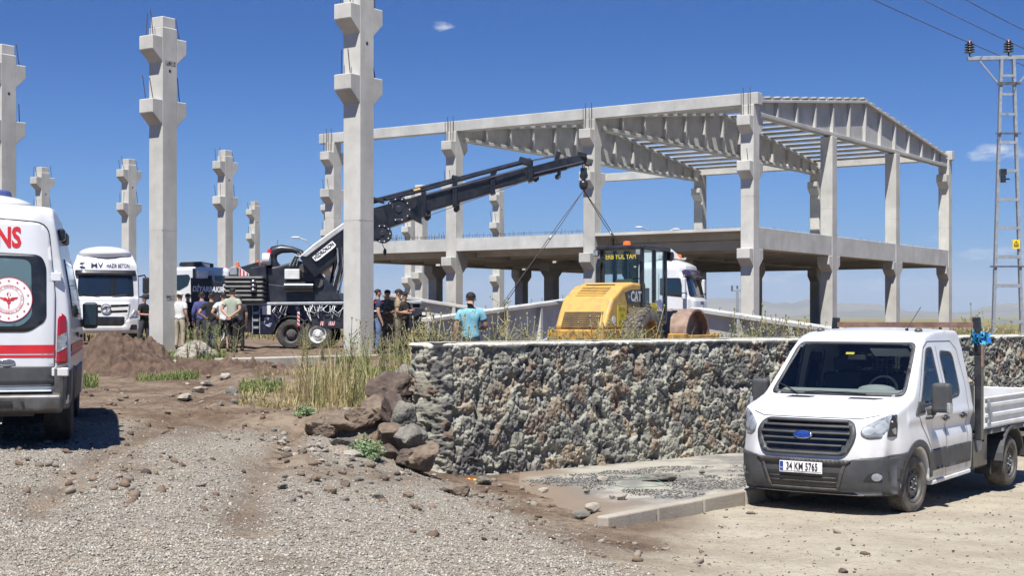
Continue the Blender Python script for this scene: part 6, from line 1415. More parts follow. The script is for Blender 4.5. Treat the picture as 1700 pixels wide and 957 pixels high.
# ================================================================== single drum roller
def pane(name, a, b, m, parent):
    a = Vector(a); b = Vector(b)
    if abs(a.x-b.x) < 1e-6: V_ = [(a.x, a.y, a.z), (a.x, b.y, a.z), (a.x, b.y, b.z), (a.x, a.y, b.z)]
    else: V_ = [(a.x, a.y, a.z), (b.x, a.y, a.z), (b.x, a.y, b.z), (a.x, a.y, b.z)]
    return mesh_obj(name, V_, [(0, 1, 2, 3)], m, parent)
def roller():
    phi = 32; loc = (2.46, 36.1, 1.02); root = thing('road_roller', 'yellow single drum road roller with black cab parked behind the wall', 'road roller', loc, R(180-phi))
    def pr(name, pts, x0, x1, m, parent=root, bevel=.02, seg=1):   # pts (y,z)
        mb = MB(); mb.prism([(x0, a, b) for a, b in pts], (x1-x0, 0, 0)); return mb.build(name, M[m] if isinstance(m, str) else m, parent, bevel=bevel, seg=seg)
    hd = pr('engine_hood', [(-.35, 1.05), (-.35, 2.14), (.10, 2.16), (.62, 2.06), (1.15, 1.76), (1.38, 1.40), (1.55, 1.08), (1.55, .98), (1.2, .98)], -.70, .70, 'yellow', bevel=.07, seg=3)
    for i in range(6): # louvres on the sloping top
        t_ = i/6; a = Vector((0, .70+.42*t_, 2.035-.25*t_)); mb = MB(); mb.box(a, (.80, .035, .02), (R(-32), 0, 0)); mb.build('louvre', M['yellow'], hd, bevel=.006)
    mb = MB(); mb.box((0, .50, 2.095), (.80, .04, .02), (R(-12), 0, 0)); mb.build('slot', M['black'], hd)
    n_ = Vector((0, .32+.12, .17)).normalized()
    mb = MB(); mb.add([(-.52, 1.565, 1.06), (.52, 1.565, 1.06), (.50, 1.405, 1.42), (-.50, 1.405, 1.42)], [(0, 1, 2, 3)]); mb.add([(-.52, 1.55, 1.06), (.52, 1.55, 1.06), (.50, 1.39, 1.42), (-.50, 1.39, 1.42)], [(3, 2, 1, 0)])
    gr_ = mb.build('radiator_grille', material('grille_mesh', (.10, .085, .06), .8, col2=(.035, .03, .025), scale=60), hd)
    mb = MB()
    for i in range(9):
        f = i/8; mb.bar((-.52, 1.572-.16*f, 1.06+.36*f), (.52, 1.572-.16*f, 1.06+.36*f), .012, .01)
    mb.build('grille_bars', M['yellow_dirty'], gr_)
    for s in (1, -1):
        bl = MB(); bl.prism([(s*.701, -.33, 1.62), (s*.701, .42, 1.62), (s*.701, .56, 1.90), (s*.701, .25, 1.97), (s*.701, -.33, 1.99)], (s*.012, 0, 0)); q = bl.build('badge_panel', M['black'], hd)
        text_flat('badge_letters', 'CAT', .34, (s*.716, -.02, 1.80), (0, s, 0), (0, 0, 1), M['white'], q, sx=.85, bold=.014)
        mb = MB(); mb.add([(s*.7155, -.10, 1.67), (s*.7155, .08, 1.67), (s*.7155, -.01, 1.755)], [(0, 1, 2)]); mb.build('badge_triangle', M['yellow'], q)
        text_flat('badge_letters', '56', .10, (s*.716, .37, 1.80), (0, s, 0), (0, 0, 1), M['white'], q)
        st = MB(); st.box((s*.704, .72, 1.32), (.008, .42, .52)); k = st.build('sticker', M['sticker'], hd)
        for j, tx in enumerate(('ERB YOL', 'YAPI', 'KİRALIK')): text_flat('sticker_letters', tx, .13, (s*.711, .72, 1.49-.16*j), (0, s, 0), (0, 0, 1), M['black'], k, sx=.62)
        st = MB(); st.cyl((s*.70, 1.12, 1.22), (s*.706, 1.12, 1.22), .10, 20); st.build('round_sticker', M['offwhite'], hd)
        mb = MB(); mb.box((s*.704, .40, 1.35), (.006, .05, .42)); mb.build('door_handle', M['black'], hd)
        mb = MB(); mb.box((s*.703, .16, 1.35), (.005, .012, .6)); mb.build('door_gap', M['black'], hd)
        # rear frame beams
        pr('frame_side', [(-1.2, .62), (1.62, .62), (1.62, 1.0), (-1.2, 1.0)], s*.45, s*.72, 'yellow_dirty')
        # wheel with diamond tread
        mb = MB(); x0 = .60; wd = .56; rr = .76
        c = Vector((s*(x0+wd/2), 0, .76)); mb.lathe([(-wd/2, .45), (-wd/2*1.04, .6), (-wd/2*.92, .70), (-wd/2*.55, .735), (0, .745), (wd/2*.55, .735), (wd/2*.92, .70), (wd/2*1.04, .6), (wd/2, .45), (0, .43)], (0, 0, 0), (1, 0, 0), 56)
        n = 26
        for i in range(n):
            for dr in (1, -1):
                pts = []
                for q in np.linspace(-1, 1, 9):
                    a = 2*math.pi*i/n+dr*q*.38; rad = .752-.045*abs(q)**3; pts.append((q*wd/2*.97, rad*math.sin(a), rad*math.cos(a)))
                mb.tube(pts, .022, 4)
        e = empty('wheel', c, 0, root); ty = mb.build('tyre', M['dusty_rubber'], e, auto=True)
        mb = MB(); mb.lathe([(s*wd/2*.95, .47), (s*wd/2*.7, .44), (s*wd/2*.3, .40), (s*wd/2*.3, .22), (s*wd/2*.7, .2), (s*wd/2*.7, 0)], (0, 0, 0), (1, 0, 0), 28); mb.build('rim', M['yellow_dirty'], e, auto=True)
    rb = pr('rear_bumper', [(1.56, .55), (1.82, .55), (1.82, 1.0), (1.56, 1.0)], -.78, .78, 'yellow_dirty', bevel=.04)
    mb = MB()
    for x in (-.55, -.2, .2, .55): mb.box((x, 1.825, .76), (.10, .012, .05))
    mb.build('bumper_marks', M['rebar'], rb)
    # cab
    cb = empty('cab', (-.14, 0, 0), 0, root)
    x1 = .60; y0, y1 = -1.72, -.33; z0, z1 = 1.12, 2.98
    mb = MB(); mb.box2((-x1, y0, z0), (x1, y1, z0+.12)); mb.build('cab_floor', M['black'], cb, bevel=.02)
    mb = MB(); mb.box2((-x1-.08, y0-.10, z1), (x1+.08, y1+.10, z1+.12)); mb.build('cab_roof', M['black'], cb, bevel=.04, seg=2)
    for x in (-x1+.04, x1-.04):
        for y in (y0+.04, y1-.04): mb = MB(); mb.box2((x-.05, y-.05, z0+.1), (x+.05, y+.05, z1)); mb.build('cab_post', M['black'], cb, bevel=.01)
        mb = MB(); mb.box2((x-.045, -1.10, z0+.1), (x+.045, -1.00, z1)); mb.build('cab_post', M['black'], cb, bevel=.01)
    for s in (1, -1):
        mb = MB(); mb.box2((s*x1, y1-.06, z0+.10), (s*(x1-.03), -1.02, 1.62)); mb.build('lower_panel', material('panel_grey', (.14, .13, .115), .6) if s > 0 else bpy.data.materials['panel_grey'], cb)
        pane('side_glass', (s*(x1-.015), y1-.09, 1.64), (s*(x1-.015), -1.0, z1), M['cabglass'], cb)
        pane('door_glass', (s*(x1-.015), -1.10, z0+.12), (s*(x1-.015), y0+.09, z1), M['cabglass'], cb)
        mb = MB(); mb.box2((s*(x1+.002), -1.10, z0+.12), (s*(x1+.004), y0+.09, 1.35)); mb.build('kick_panel', M['black'], cb)
        st = MB(); st.box2((s*(x1+.003), -.80, 1.22), (s*(x1+.012), -1.12, 1.66)); k = st.build('sticker', M['sticker'], cb)
        for j, tx in enumerate(('KİRALIK', '0532')): text_flat('sticker_letters', tx, .10, (s*(x1+.016), -.96, 1.50-.2*j), (0, s, 0), (0, 0, 1), M['black'], k, sx=.7)
        mb = MB(); mb.tube([(s*(x1+.03), -.45, 1.55), (s*(x1+.06), -.55, 1.38), (s*(x1+.06), -.70, 1.38), (s*(x1+.03), -.74, 1.55)], .02, 6); mb.build('hose', M['black'], cb)
    pane('rear_glass', (-x1+.1, y1-.01, 1.2), (x1-.1, y1-.01, z1), M['cabglass'], cb)
    pane('front_glass', (-x1+.1, y0+.01, 1.2), (x1-.1, y0+.01, z1), M['cabglass'], cb)
    text_flat('glass_letters', 'ERB YOL YAPI', .19, (-.0, y1+.02, z1-.16), (-1, 0, 0), (0, 0, 1), M['sticker'], cb, sx=.74, bold=.002)
    text_flat('glass_letters', 'GÜVEN', .16, (-x1-.006, -1.40, z1-.16), (0, -1, 0), (0, 0, 1), M['navy'], cb, sx=.7)
    mb = MB(); mb.box((0, -.78, 1.62), (.52, .5, .18)); mb.box((0, -.55, 1.95), (.50, .14, .62), (R(-8), 0, 0)); mb.build('seat', material('seat_green', (.03, .04, .03), .9), cb, bevel=.06, seg=2)
    mb = MB(); mb.box((0, -1.45, 1.65), (.34, .25, .8)); c = Vector((0, -1.25, 2.12)); mb.tube([c+Vector((.2*math.cos(t_), .07*math.sin(t_), .18*math.sin(t_))) for t_ in np.linspace(0, 6.28, 21)], .016, 6); mb.bar(c-Vector((.2, 0, 0)), c+Vector((.2, 0, 0)), .02, .02); mb.cyl(c, (0, -1.4, 1.9), .03, 8); mb.build('steering_column', M['black'], cb)
    mb = MB(); mb.tube([(.45, -.20, 2.1), (.45, -.2, 2.62), (.42, -.25, 2.75)], [.06, .06, .07], 12); mb.build('exhaust', M['black'], root, auto=True)
    for s in (1, -1):
        mb = MB(); mb.box((s*.60, y1+.2, z1-.06), (.16, .10, .16)); mb.build('work_lamp', M['black'], cb, bevel=.03); mb = MB(); mb.box((s*.60, y1+.255, z1-.06), (.12, .01, .12)); mb.build('lamp_glass', M['lens'], cb)
        mb = MB(); mb.box((s*.62, y0-.15, z1-.10), (.18, .12, .22)); mb.build('work_lamp', M['black'], cb, bevel=.03)
    mb = MB(); mb.cyl((-.05, -.55, z1+.12), (-.05, -.55, z1+.24), .11, 16, .09); mb.build('beacon', M['orange'], cb, bevel=.02)
    # articulation and drum yoke
    mb = MB(); mb.box((0, -1.55, .78), (.5, .9, .5)); mb.box((0, -1.95, .75), (.3, .3, .7)); mb.tube([(-.35, -1.3, .9), (-.5, -1.8, .85)], .06, 8); mb.build('articulation_joint', M['black'], root, bevel=.03)
    yo = MB()
    for s in (1, -1): yo.box((s*1.16, -2.95, .62), (.10, 2.0, .42))
    yo.box((0, -1.97, .66), (2.42, .14, .42)); yo.box((0, -3.92, .66), (2.42, .14, .42)); y_ = yo.build('drum_yoke', M['yellow_dirty'], root, bevel=.02)
    mb = MB(); mb.box((-1.215, -2.45, .66), (.012, .5, .3)); mb.box((-1.215, -3.3, .62), (.012, .08, .3)); mb.box((-1.215, -3.5, .62), (.012, .05, .3)); mb.build('yoke_plates', M['yellow'], y_)
    mb = MB(); mb.lathe([(-1.05, .70), (-1.05, .755), (1.05, .755), (1.05, .70), (.8, .70)], (0, -2.95, .76), (1, 0, 0), 56); mb.lathe([(-.8, .70), (-.8, 0)], (0, -2.95, .76), (1, 0, 0), 56); mb.lathe([(.8, 0), (.8, .7)], (0, -2.95, .76), (1, 0, 0), 56); mb.lathe([(-1.05, .70), (-.8, .70)], (0, -2.95, .76), (1, 0, 0), 56)
    mb.build('drum', M['drum'], root, auto=True)
    return root
roller()

# ================================================================== silver car, cropped by the right edge
def car():
    root = thing('parked_car', 'silver car parked by the wall, cut by the right edge behind the pickup bed', 'car', (9.55, 24.6, .0), R(-40))
    ol = [(-.80, .28), (-.86, .45), (-.84, .66), (-.70, .78), (-.1, .92), (.25, 1.0), (.95, 1.42), (1.5, 1.50), (2.2, 1.46), (2.9, 1.28), (3.30, .98), (3.42, .9), (3.46, .6), (3.42, .32), (2.95, .28)]+arc2(2.6, .30, .35, 0, 180, 10)+[(2.2, .22), (.4, .22)]+arc2(0, .30, .35, 0, 180, 10)
    def fn(x, y, z):
        k = np.abs(x)/.88; x2 = x*(1-.22*sstep(.85, 1.5, z)-.0); y2 = y+.22*k**2*sstep(.3, -.8, y)-.2*k**2*sstep(2.9, 3.4, y)+.1*k**2*sstep(1.2, .3, y)*sstep(.95, 1.1, z); return x2, y2, z-.04*k**2*sstep(1.2, 1.5, z)
    B = Body(ol, .88, .035, 7, fn); B.obj('body', material('silver_paint', (.45, .46, .47), .3, metal=.4, coat=.6), root)
    B.panel('windscreen', rpoly([(-.66, 1.01), (.66, 1.01), (.55, 1.38), (-.55, 1.38)], .08), 'front', M['dglass'], root, .008, .08, .01)
    for s in (1, -1):
        ax = 'left' if s > 0 else 'right'; S = lambda pl: [(s*a, b) for a, b in pl][::(1 if s > 0 else -1)]
        B.panel('side_window', S(rpoly([(.52, 1.0), (2.7, 1.04), (2.35, 1.36), (1.05, 1.38)], .06)), ax, M['dglass'], root, .008, .08, .01)
        B.panel('headlight', S(rpoly([(.45, .60), (.80, .62), (.78, .76), (.5, .76)], .04)) if 0 else [(a, b) for a, b in rpoly([(s*.45, .60), (s*.80, .62), (s*.78, .76), (s*.5, .74)], .04)][::(1 if s > 0 else -1)], 'front', M['lens'], root, .008, .06, .01)
        for y in (0, 2.6): wheel(root, (s*.76, y, .30), .30, .2, s, 'rubber', 'steel', .62, 'disc')
    return root
car()
# ================================================================== people
SKIN = material('skin', (.40, .23, .155), .6, col2=(.34, .19, .125), scale=12); HAIR = material('hair', (.012, .010, .009), .8)
SHOE = material('shoe', (.03, .025, .022), .7)
_cloth = {}
def cloth(c, c2=None):
    k = (c, c2)
    if k not in _cloth: _cloth[k] = material('cloth', c, .9, col2=c2 or tuple(v*.8 for v in c), scale=9 if c2 else 5, bump=.35, bscale=14)
    return _cloth[k]
def person(label, loc, rz, shirt, trousers, h=1.75, arms='down', stance=0.0, hair='short', cap=None, short=False, sleeves='short', lean=0.0, head_yaw=0, head_down=0.0, shoe=None, group='people on the site'):
    root = thing('person', label, 'person', loc, rz, group); k = h/1.75
    J = {'pel': (0, 0, .97), 'wai': (0, -.01, 1.12), 'che': (0, .0, 1.34), 'nec': (0, .01, 1.48), 'ne2': (0, -.005, 1.545), 'hd1': (0, -.02, 1.61), 'hd2': (0, -.015, 1.675), 'top': (0, .0, 1.715)}
    st = stance
    for s, nm in ((1, 'l'), (-1, 'r')):
        J['sh'+nm] = (s*.175, .01, 1.43); f = st*s
        J['hi'+nm] = (s*.095, 0, .92); J['kn'+nm] = (s*.11, -.02-f*.22+.02*abs(f), .50); J['an'+nm] = (s*.115, .03-f*.38, .09+(.05*abs(f) if f < 0 else 0)); J['to'+nm] = (s*.13, -.14-f*.38, .035)
        if arms == 'down': e, w_ = (s*.235, .05, 1.14), (s*.255, -.04, .90)
        elif arms == 'back': e, w_ = (s*.27, .12, 1.17), (s*.05, .20, .99)
        elif arms == 'front': e, w_ = (s*.25, .03, 1.14), (s*.09, -.24, 1.12)
        elif arms == 'hip': e, w_ = (s*.36, .12, 1.16), (s*.17, .02, 1.02)
        elif arms == 'right_front': e, w_ = ((.245, .05, 1.14), (.265, -.02, .90)) if s > 0 else ((-.27, -.02, 1.15), (-.12, -.26, 1.13))
        elif arms == 'fold': e, w_ = (s*.25, -.02, 1.16), (-s*.06, -.20, 1.22)
        J['el'+nm] = e; J['wr'+nm] = w_; d = (Vector(w_)-Vector(e)).normalized(); J['ha'+nm] = tuple(Vector(w_)+d*.075)
    RD = {'pel': (.155, .11), 'wai': (.145, .10), 'che': (.165, .11), 'nec': (.075, .07), 'ne2': (.057, .057), 'hd1': (.068, .078), 'hd2': (.078, .092), 'top': (.055, .065)}
    for n in 'lr': RD.update({'sh'+n: (.075, .075), 'el'+n: (.047, .047), 'wr'+n: (.032, .032), 'ha'+n: (.036, .022), 'hi'+n: (.10, .10), 'kn'+n: (.066, .066), 'an'+n: (.045, .045), 'to'+n: (.04, .03)})
    E = [('pel', 'wai'), ('wai', 'che'), ('che', 'nec'), ('nec', 'ne2'), ('ne2', 'hd1'), ('hd1', 'hd2'), ('hd2', 'top')]
    for n in 'lr': E += [('che', 'sh'+n), ('sh'+n, 'el'+n), ('el'+n, 'wr'+n), ('wr'+n, 'ha'+n), ('pel', 'hi'+n), ('hi'+n, 'kn'+n), ('kn'+n, 'an'+n), ('an'+n, 'to'+n)]
    if lean:
        for q in list(J):
            if J[q][2] > 1.0: x, y, z = J[q]; J[q] = (x, y-lean*(z-.95), z)
    if head_down:
        for q in ('hd1', 'hd2', 'top'): x, y, z = J[q]; J[q] = (x, y-head_down*(z-1.53), z-head_down*.12*(z-1.5))
    keys = list(J); me = bpy.data.meshes.new('sk'); me.from_pydata([tuple(c*k for c in J[q]) for q in keys], [(keys.index(a), keys.index(b_)) for a, b_ in E], [])
    o = bpy.data.objects.new('sk', me); COL.objects.link(o); md = o.modifiers.new('skin', 'SKIN'); md.branch_smoothing = .6
    sv_ = me.skin_vertices[0].data
    for i, q in enumerate(keys): sv_[i].radius = tuple(c*k for c in RD[q])
    sv_[0].use_root = True
    ss = o.modifiers.new('s', 'SUBSURF'); ss.levels = 2; ss.render_levels = 2
    V_, F_ = evaluated(o); drop(o)
    # nearest bone per vertex
    seg = [(np.array(J[a])*k, np.array(J[b_])*k, a, b_) for a, b_ in E]; best = np.full(len(V_), 9.); bi = np.zeros(len(V_), int); bt = np.zeros(len(V_))
    for i, (a, b_, na_, nb_) in enumerate(seg):
        d = b_-a; t_ = np.clip(((V_-a)@d)/(d@d), 0, 1); dist = np.linalg.norm(V_-(a+t_[:, None]*d), axis=1)/ (RD[na_][0]*(1-t_)+RD[nb_][0]*t_); m_ = dist < best; best[m_] = dist[m_]; bi[m_] = i; bt[m_] = t_[m_]
    nm = [(a[:2], b_[:2]) for _, _, a, b_ in seg]
    z = V_[:, 2]/k; reg = np.zeros(len(V_), int)   # 0 skin 1 shirt 2 trousers 3 shoes
    for i, (a, b_) in enumerate(nm):
        m_ = bi == i
        if (a, b_) in (('pe', 'wa'), ('wa', 'ch')): reg[m_] = np.where(z[m_] < 1.0, 2, 1)
        elif a == 'ch' and b_ == 'ne': reg[m_] = np.where(z[m_] < 1.50, 1, 0)
        elif b_ == 'sh': reg[m_] = 1
        elif (a, b_) == ('sh', 'el'): reg[m_] = np.where((bt[m_] < .62) | (sleeves == 'long'), 1, 0)
        elif (a, b_) == ('el', 'wr'): reg[m_] = 1 if sleeves == 'long' else 0
        elif (a, b_) == ('pe', 'hi'): reg[m_] = np.where(z[m_] < 1.0, 2, 1)
        elif (a, b_) == ('hi', 'kn'): reg[m_] = 2
        elif (a, b_) == ('kn', 'an'): reg[m_] = np.where((bt[m_] < .9) & (not short), 2, 0)
        elif (a, b_) == ('an', 'to'): reg[m_] = 3
    mb = MB(); mb.v = [Vector(v) for v in V_]; mb.f = [tuple(f) for f in F_]; mb.m = [0]*len(F_)
    hc = Vector(J['hd2'])*k; fy = -1
    mb.tube([hc+Vector((0, -.085, -.005))*k, hc+Vector((0, -.108, -.04))*k, hc+Vector((0, -.085, -.05))*k], [.008*k, .016*k, .008*k], 6)   # nose
    for s in (1, -1):
        mb.ell(hc+Vector((s*.082, .01, -.03))*k, (.012*k, .02*k, .032*k), 8, 6)
    for n_ in 'lr':   # fingers: rooted in the palm, curled
        w0 = Vector(J['wr'+n_])*k; h0 = Vector(J['ha'+n_])*k; d = (h0-w0).normalized(); sd_ = d.cross(Vector((0, 1, 0) if abs(d.y) < .8 else (0, 0, 1))).normalized(); up_ = sd_.cross(d)
        for j, ln in enumerate((.070, .078, .072, .056)):
            a = h0+sd_*(.016*(j-1.5)); mb.tube([a-d*.02, a+d*ln*.45*k+up_*.004, a+d*ln*.8*k+up_*.02, a+d*ln*.85*k+up_*.034], [.0095, .009, .008, .006], 5)
        a = w0+d*.03+sd_*.03; mb.tube([a, a+d*.03+sd_*.025, a+d*.062+sd_*.028+up_*.01], [.012, .010, .007], 5)
    body = mb.build('body', SKIN, root, smooth=True)
    Vn = np.zeros_like(V_)
    for f in F_:
        p = V_[list(f)]; n = np.cross(p[1]-p[0], p[2]-p[0]); Vn[list(f)] += n
    Vn /= (np.linalg.norm(Vn, axis=1, keepdims=True)+1e-9)
    if (Vn[:, 0]*V_[:, 0]).mean() < 0: Vn = -Vn
    def shell(name, r, mt, off, extra=None):
        Fk = [f for f in F_ if sum(reg[i] == r for i in f) >= 2] if extra is None else [f for f in F_ if extra(f)]
        fold = 1+.5*np.array([noise.noise(Vector(v*9)) for v in V_]); W_ = V_+Vn*(off*fold)[:, None]
        if name == 'shirt': # loose at the hem
            hem = np.clip((1.18*k-V_[:, 2])/(.2*k), 0, 1)*(bi < 3); W_[:, :2] *= (1+.06*hem)[:, None]
        ob = mesh_obj(name, W_, Fk, mt, root, None, True)
        bm = bmesh.new(); bm.from_mesh(ob.data); bmesh.ops.delete(bm, geom=[v for v in bm.verts if not v.link_faces], context='VERTS'); bm.to_mesh(ob.data); bm.free()
        sm = ob.modifiers.new('t', 'SOLIDIFY'); sm.thickness = .008; sm.offset = -1; return ob
    # shirt hangs over the waistband: include a little of the hips
    sh = shell('shirt', 1, shirt, .016, lambda f: all((reg[i] == 1) or (reg[i] == 2 and V_[i][2]/k > .93) for i in f))
    shell('trousers', 2, trousers, .010); shell('shoes', 3, shoe or SHOE, .010)
    if hair:
        c = hc+Vector((0, .012, .012))*k; mb = MB(); mb.ell(c, (.088*k, .104*k, .082*k), 16, 12)
        keep = [f for f in mb.f if (sum((mb.v[i]-c).z for i in f)/len(f) > (-.030*k if sum((mb.v[i]-c).y for i in f)/len(f) > .0 else .022*k))]
        mb.f = keep; mb.m = [0]*len(keep); mb.build('hair', HAIR, root, smooth=True)
    if cap is not None:
        c = hc+Vector((0, .0, .028))*k; mb = MB(); mb.ell(c, (.096*k, .108*k, .075*k), 16, 10); mb.f = [f for f in mb.f if sum((mb.v[i]-c).z for i in f)/len(f) > -.012]; mb.m = [0]*len(mb.f)
        mb.box(c+Vector((0, -.135*k, .0)), (.13*k, .09*k, .012), (R(-8), 0, 0)); mb.build('cap', cap, root, smooth=True)
    return root
def at(px, D, zg=None): x = (px-850)*D/F; return (x, D, gz(x, D) if zg is None else zg)
BK = cloth((.012, .012, .014)); WH = cloth((.62, .62, .60)); NV = cloth((.02, .025, .05)); GY_ = cloth((.04, .042, .045)); BE = cloth((.36, .32, .24)); CAMO = cloth((.17, .14, .09), (.05, .05, .03)); JN = cloth((.06, .10, .20), (.12, .18, .30))
CW = cloth((.55, .50, .40)); CT = cloth((.30, .20, .11)); CB = cloth((.02, .02, .022))
person('person in dark clothes and dark cap standing between the mixer truck and the tall column', at(239, 46.0), R(70), BK, GY_, 1.72, 'front', .3, cap=CB)
person('person in white shirt and beige trousers wearing a pale cap, right beside the tall column', at(298.5, 43.6), R(165), WH, BE, 1.72, 'down', 0, cap=CW)
person('person all in black with a tan cap, behind the man in the white shirt', at(312, 45.2), R(190), BK, BK, 1.74, 'fold', 0, cap=CT)
person('person in purple blue shirt and dark trousers with back to the camera', at(335, 43.5), R(175), cloth((.06, .07, .20)), GY_, 1.78, 'down', .1, sleeves='long')
person('person in black tee shirt with hands on hips, back to the camera', at(351, 42.4), R(185), BK, GY_, 1.74, 'hip', .15)
person('person in white tee shirt and shorts half hidden behind the man with clasped hands', at(371, 42.0), R(200), WH, BK, 1.72, 'hip', .3, short=True)
person('person in grey green tee shirt and black trousers with hands clasped behind the back', at(386, 40.2), R(168), cloth((.34, .37, .29)), BK, 1.80, 'back', .35)
person('person in a dark cap seen just behind the man with clasped hands', at(397, 43.4), R(215), GY_, BK, 1.68, 'down', 0, cap=cloth((.05, .05, .06)))
vest = person('person in navy vest with red shoulders and jeans, right of the tall central column', at(627, 39.4), R(110), cloth((.02, .03, .08)), JN, 1.76, 'down', .1)
for nm_, z_, m_, r_x in (('reflective_band', 1.17, M['offwhite'], .175), ('shoulder_band', 1.40, M['red'], .19)):
    mb = MB(); c = Vector((0, 0, z_)); mb.tube([c+Vector((r_x*math.cos(t_), .128*math.sin(t_), 0)) for t_ in np.linspace(0, 2*math.pi, 25)], .022, 6); mb.build(nm_, m_, vest)
person('person in camouflage uniform and cap facing the camera', at(643, 41.0), R(15), CAMO, CAMO, 1.74, 'front', 0, cap=cloth((.04, .04, .03)), sleeves='long')
person('person in sand coloured camouflage shirt seen from the side, talking', at(661, 39.0), R(95), cloth((.30, .23, .14), (.12, .10, .06)), CAMO, 1.76, 'front', .1, cap=cloth((.03, .025, .02)))
person('person in dark uniform behind the man in the sand coloured shirt', at(671, 40.8), R(60), cloth((.04, .035, .025)), BK, 1.72, 'fold', 0, cap=CB)
person('person in light blue tee shirt behind the stone wall, back to the camera', ((781-850)*24.6/F, 24.6, .99), R(172), cloth((.20, .42, .50), (.12, .30, .38)), GY_, 1.74, 'right_front', 0, head_yaw=-20, head_down=.25)

# ================================================================== soil mound, boulders, loose stones
def lump(name, c, r, mat, sd, sub=3, amp=.35, flat=1.0, tagv=None, sharp=True, rz=0):
    bm = bmesh.new(); bmesh.ops.create_icosphere(bm, subdivisions=sub, radius=1); off = Vector((sd*3.1, sd*1.7, sd*.9)); rq = random.Random(int(sd*977)+3)
    pl = [(Vector((rq.gauss(0, 1), rq.gauss(0, 1), rq.gauss(0, 1))).normalized(), rq.uniform(.55, .92)) for _ in range(13)]
    for v in bm.verts:
        p = v.co.normalized(); t_ = 1.05
        for n_, d_ in pl:
            q_ = p.dot(n_)
            if q_ > .05: t_ = min(t_, d_/q_)
        q = p*(t_*(1+.10*noise.fractal(p*2.2+off, 1.0, 2.0, 3)+.05*noise.noise(p*8+off))); v.co = Vector((q.x*r[0], q.y*r[1], q.z*r[2]*flat))*1.15
    if rz: bmesh.ops.rotate(bm, verts=bm.verts, matrix=Matrix.Rotation(rz, 3, 'Z'))
    me = bpy.data.meshes.new(name); bm.to_mesh(me); bm.free(); me.materials.append(mat)
    o = bpy.data.objects.new(name, me); COL.objects.link(o); o.location = c; return o
def mound(px, D, w_, dpt, h, label, sd):
    x = (px-850)*D/F; n = 110; V_ = []; uu_ = np.linspace(-1, 1, n+1); gg_ = ground(x+uu_[:, None]*w_+0*uu_[None], D+uu_[None]*dpt+0*uu_[:, None])
    for i in range(n+1):
        for j in range(n+1):
            u = i/n*2-1; v = j/n*2-1; xx = x+u*w_; yy = D+v*dpt; rr = math.hypot(u, v)
            e = max(0, 1-rr**1.3); z = h*e**.85*(1+.5*noise.fractal(Vector((xx*.9, yy*.9, sd)), 1, 2, 4))+.16*noise.fractal(Vector((xx*3.5, yy*3.5, sd)), .8, 2, 5)*min(1, e*4)+.07*noise.fractal(Vector((xx*9, yy*9, sd)), .7, 2, 4)*min(1, e*4)
            V_.append((xx-x, yy-D, float(gg_[i, j])+z-.03-(.15 if e <= 0 else 0)))
    F_ = [(i*(n+1)+j, (i+1)*(n+1)+j, (i+1)*(n+1)+j+1, i*(n+1)+j+1) for i in range(n) for j in range(n)]
    o = mesh_obj('soil_mound', V_, F_, M['soil'], None, None, True); o.location = (x, D, 0); tag(o, label, 'soil heap'); return o
mound(184, 33, 1.5, 1.6, .88, 'heap of dark brown soil in front of the mixer truck, beside the ambulance', 3.3)
mound(345, 31.5, 2.1, 1.3, .28, 'low ridge of broken earth and rubble below the tall column with soot marks', 8.8)
def Dof(px, py): # distance where the ground is seen at this pixel
    d = np.arange(7.0, 60, .06); hit = EYE-(py-528)*d/F <= ground((px-850)*d/F, d)
    return float(d[np.argmax(hit)]) if hit.any() else 60.0
rk = [ # px, py(base), D, rx, rz, mat, label
 (650, 672, 19.6, .27, .25, 'rock_dark', 'dark brown boulder leaning on the wall end, topmost of the pile'),
 (672, 655, 19.9, .20, .22, 'rock_grey', 'grey mortar coated rock at the upper corner of the wall end'),
 (655, 700, 19.0, .16, .22, 'rock_dark', 'dark rock under the topmost boulder at the wall end'),
 (622, 692, 19.9, .22, .16, 'rock_brown', 'large ochre boulder left of the dark one in the pile'),
 (600, 700, 19.7, .20, .13, 'rock_brown', 'brown boulder behind the green bush'),
 (560, 712, 19.6, .22, .11, 'rock_brown', 'wide flat brown rock at the left end of the pile'),
 (532, 718, 19.5, .20, .12, 'rock_brown', 'rounded reddish brown rock at the far left of the pile'),
 (672, 706, 18.6, .17, .17, 'rock_grey', 'grey rounded rock standing against the wall end'),
 (648, 735, 18.4, .20, .13, 'rock_brown', 'brown slab rock just right of the green bush'),
 (684, 740, 18.2, .19, .14, 'rock_grey', 'grey jagged rock at the foot of the wall corner'),
 (700, 768, 17.9, .20, .15, 'rock_brown', 'brown rock at the base of the wall corner, lowest of the pile'),
 (672, 770, 17.9, .15, .10, 'rock_dark', 'dark shaded rock below the bush beside the wall foot'),
 (566, 735, 19.0, .13, .08, 'rock_grey', 'small grey stone in front of the flat brown rock'),
 (645, 760, 18.1, .12, .09, 'rock_dark', 'small dark rock directly right under the bush'),
 (586, 752, 18.4, .15, .06, 'rock_pale', 'tan flat stone left below the bush')]
for i, (px, py, D_, rx, rz_, m_, lab) in enumerate(rk):
    if px < 640: D_ = Dof(px, py+4)
    p = P(px, py, D_); z = gz(p.x, p.y)-.03 if px < 640 else p.z
    tag(lump('boulder', (p.x, p.y, z+rz_*.55), (rx*1.12, rx*1.0, rz_*1.15), M[m_], i+2, 4, .38, rz=i*1.3), lab, 'boulder')
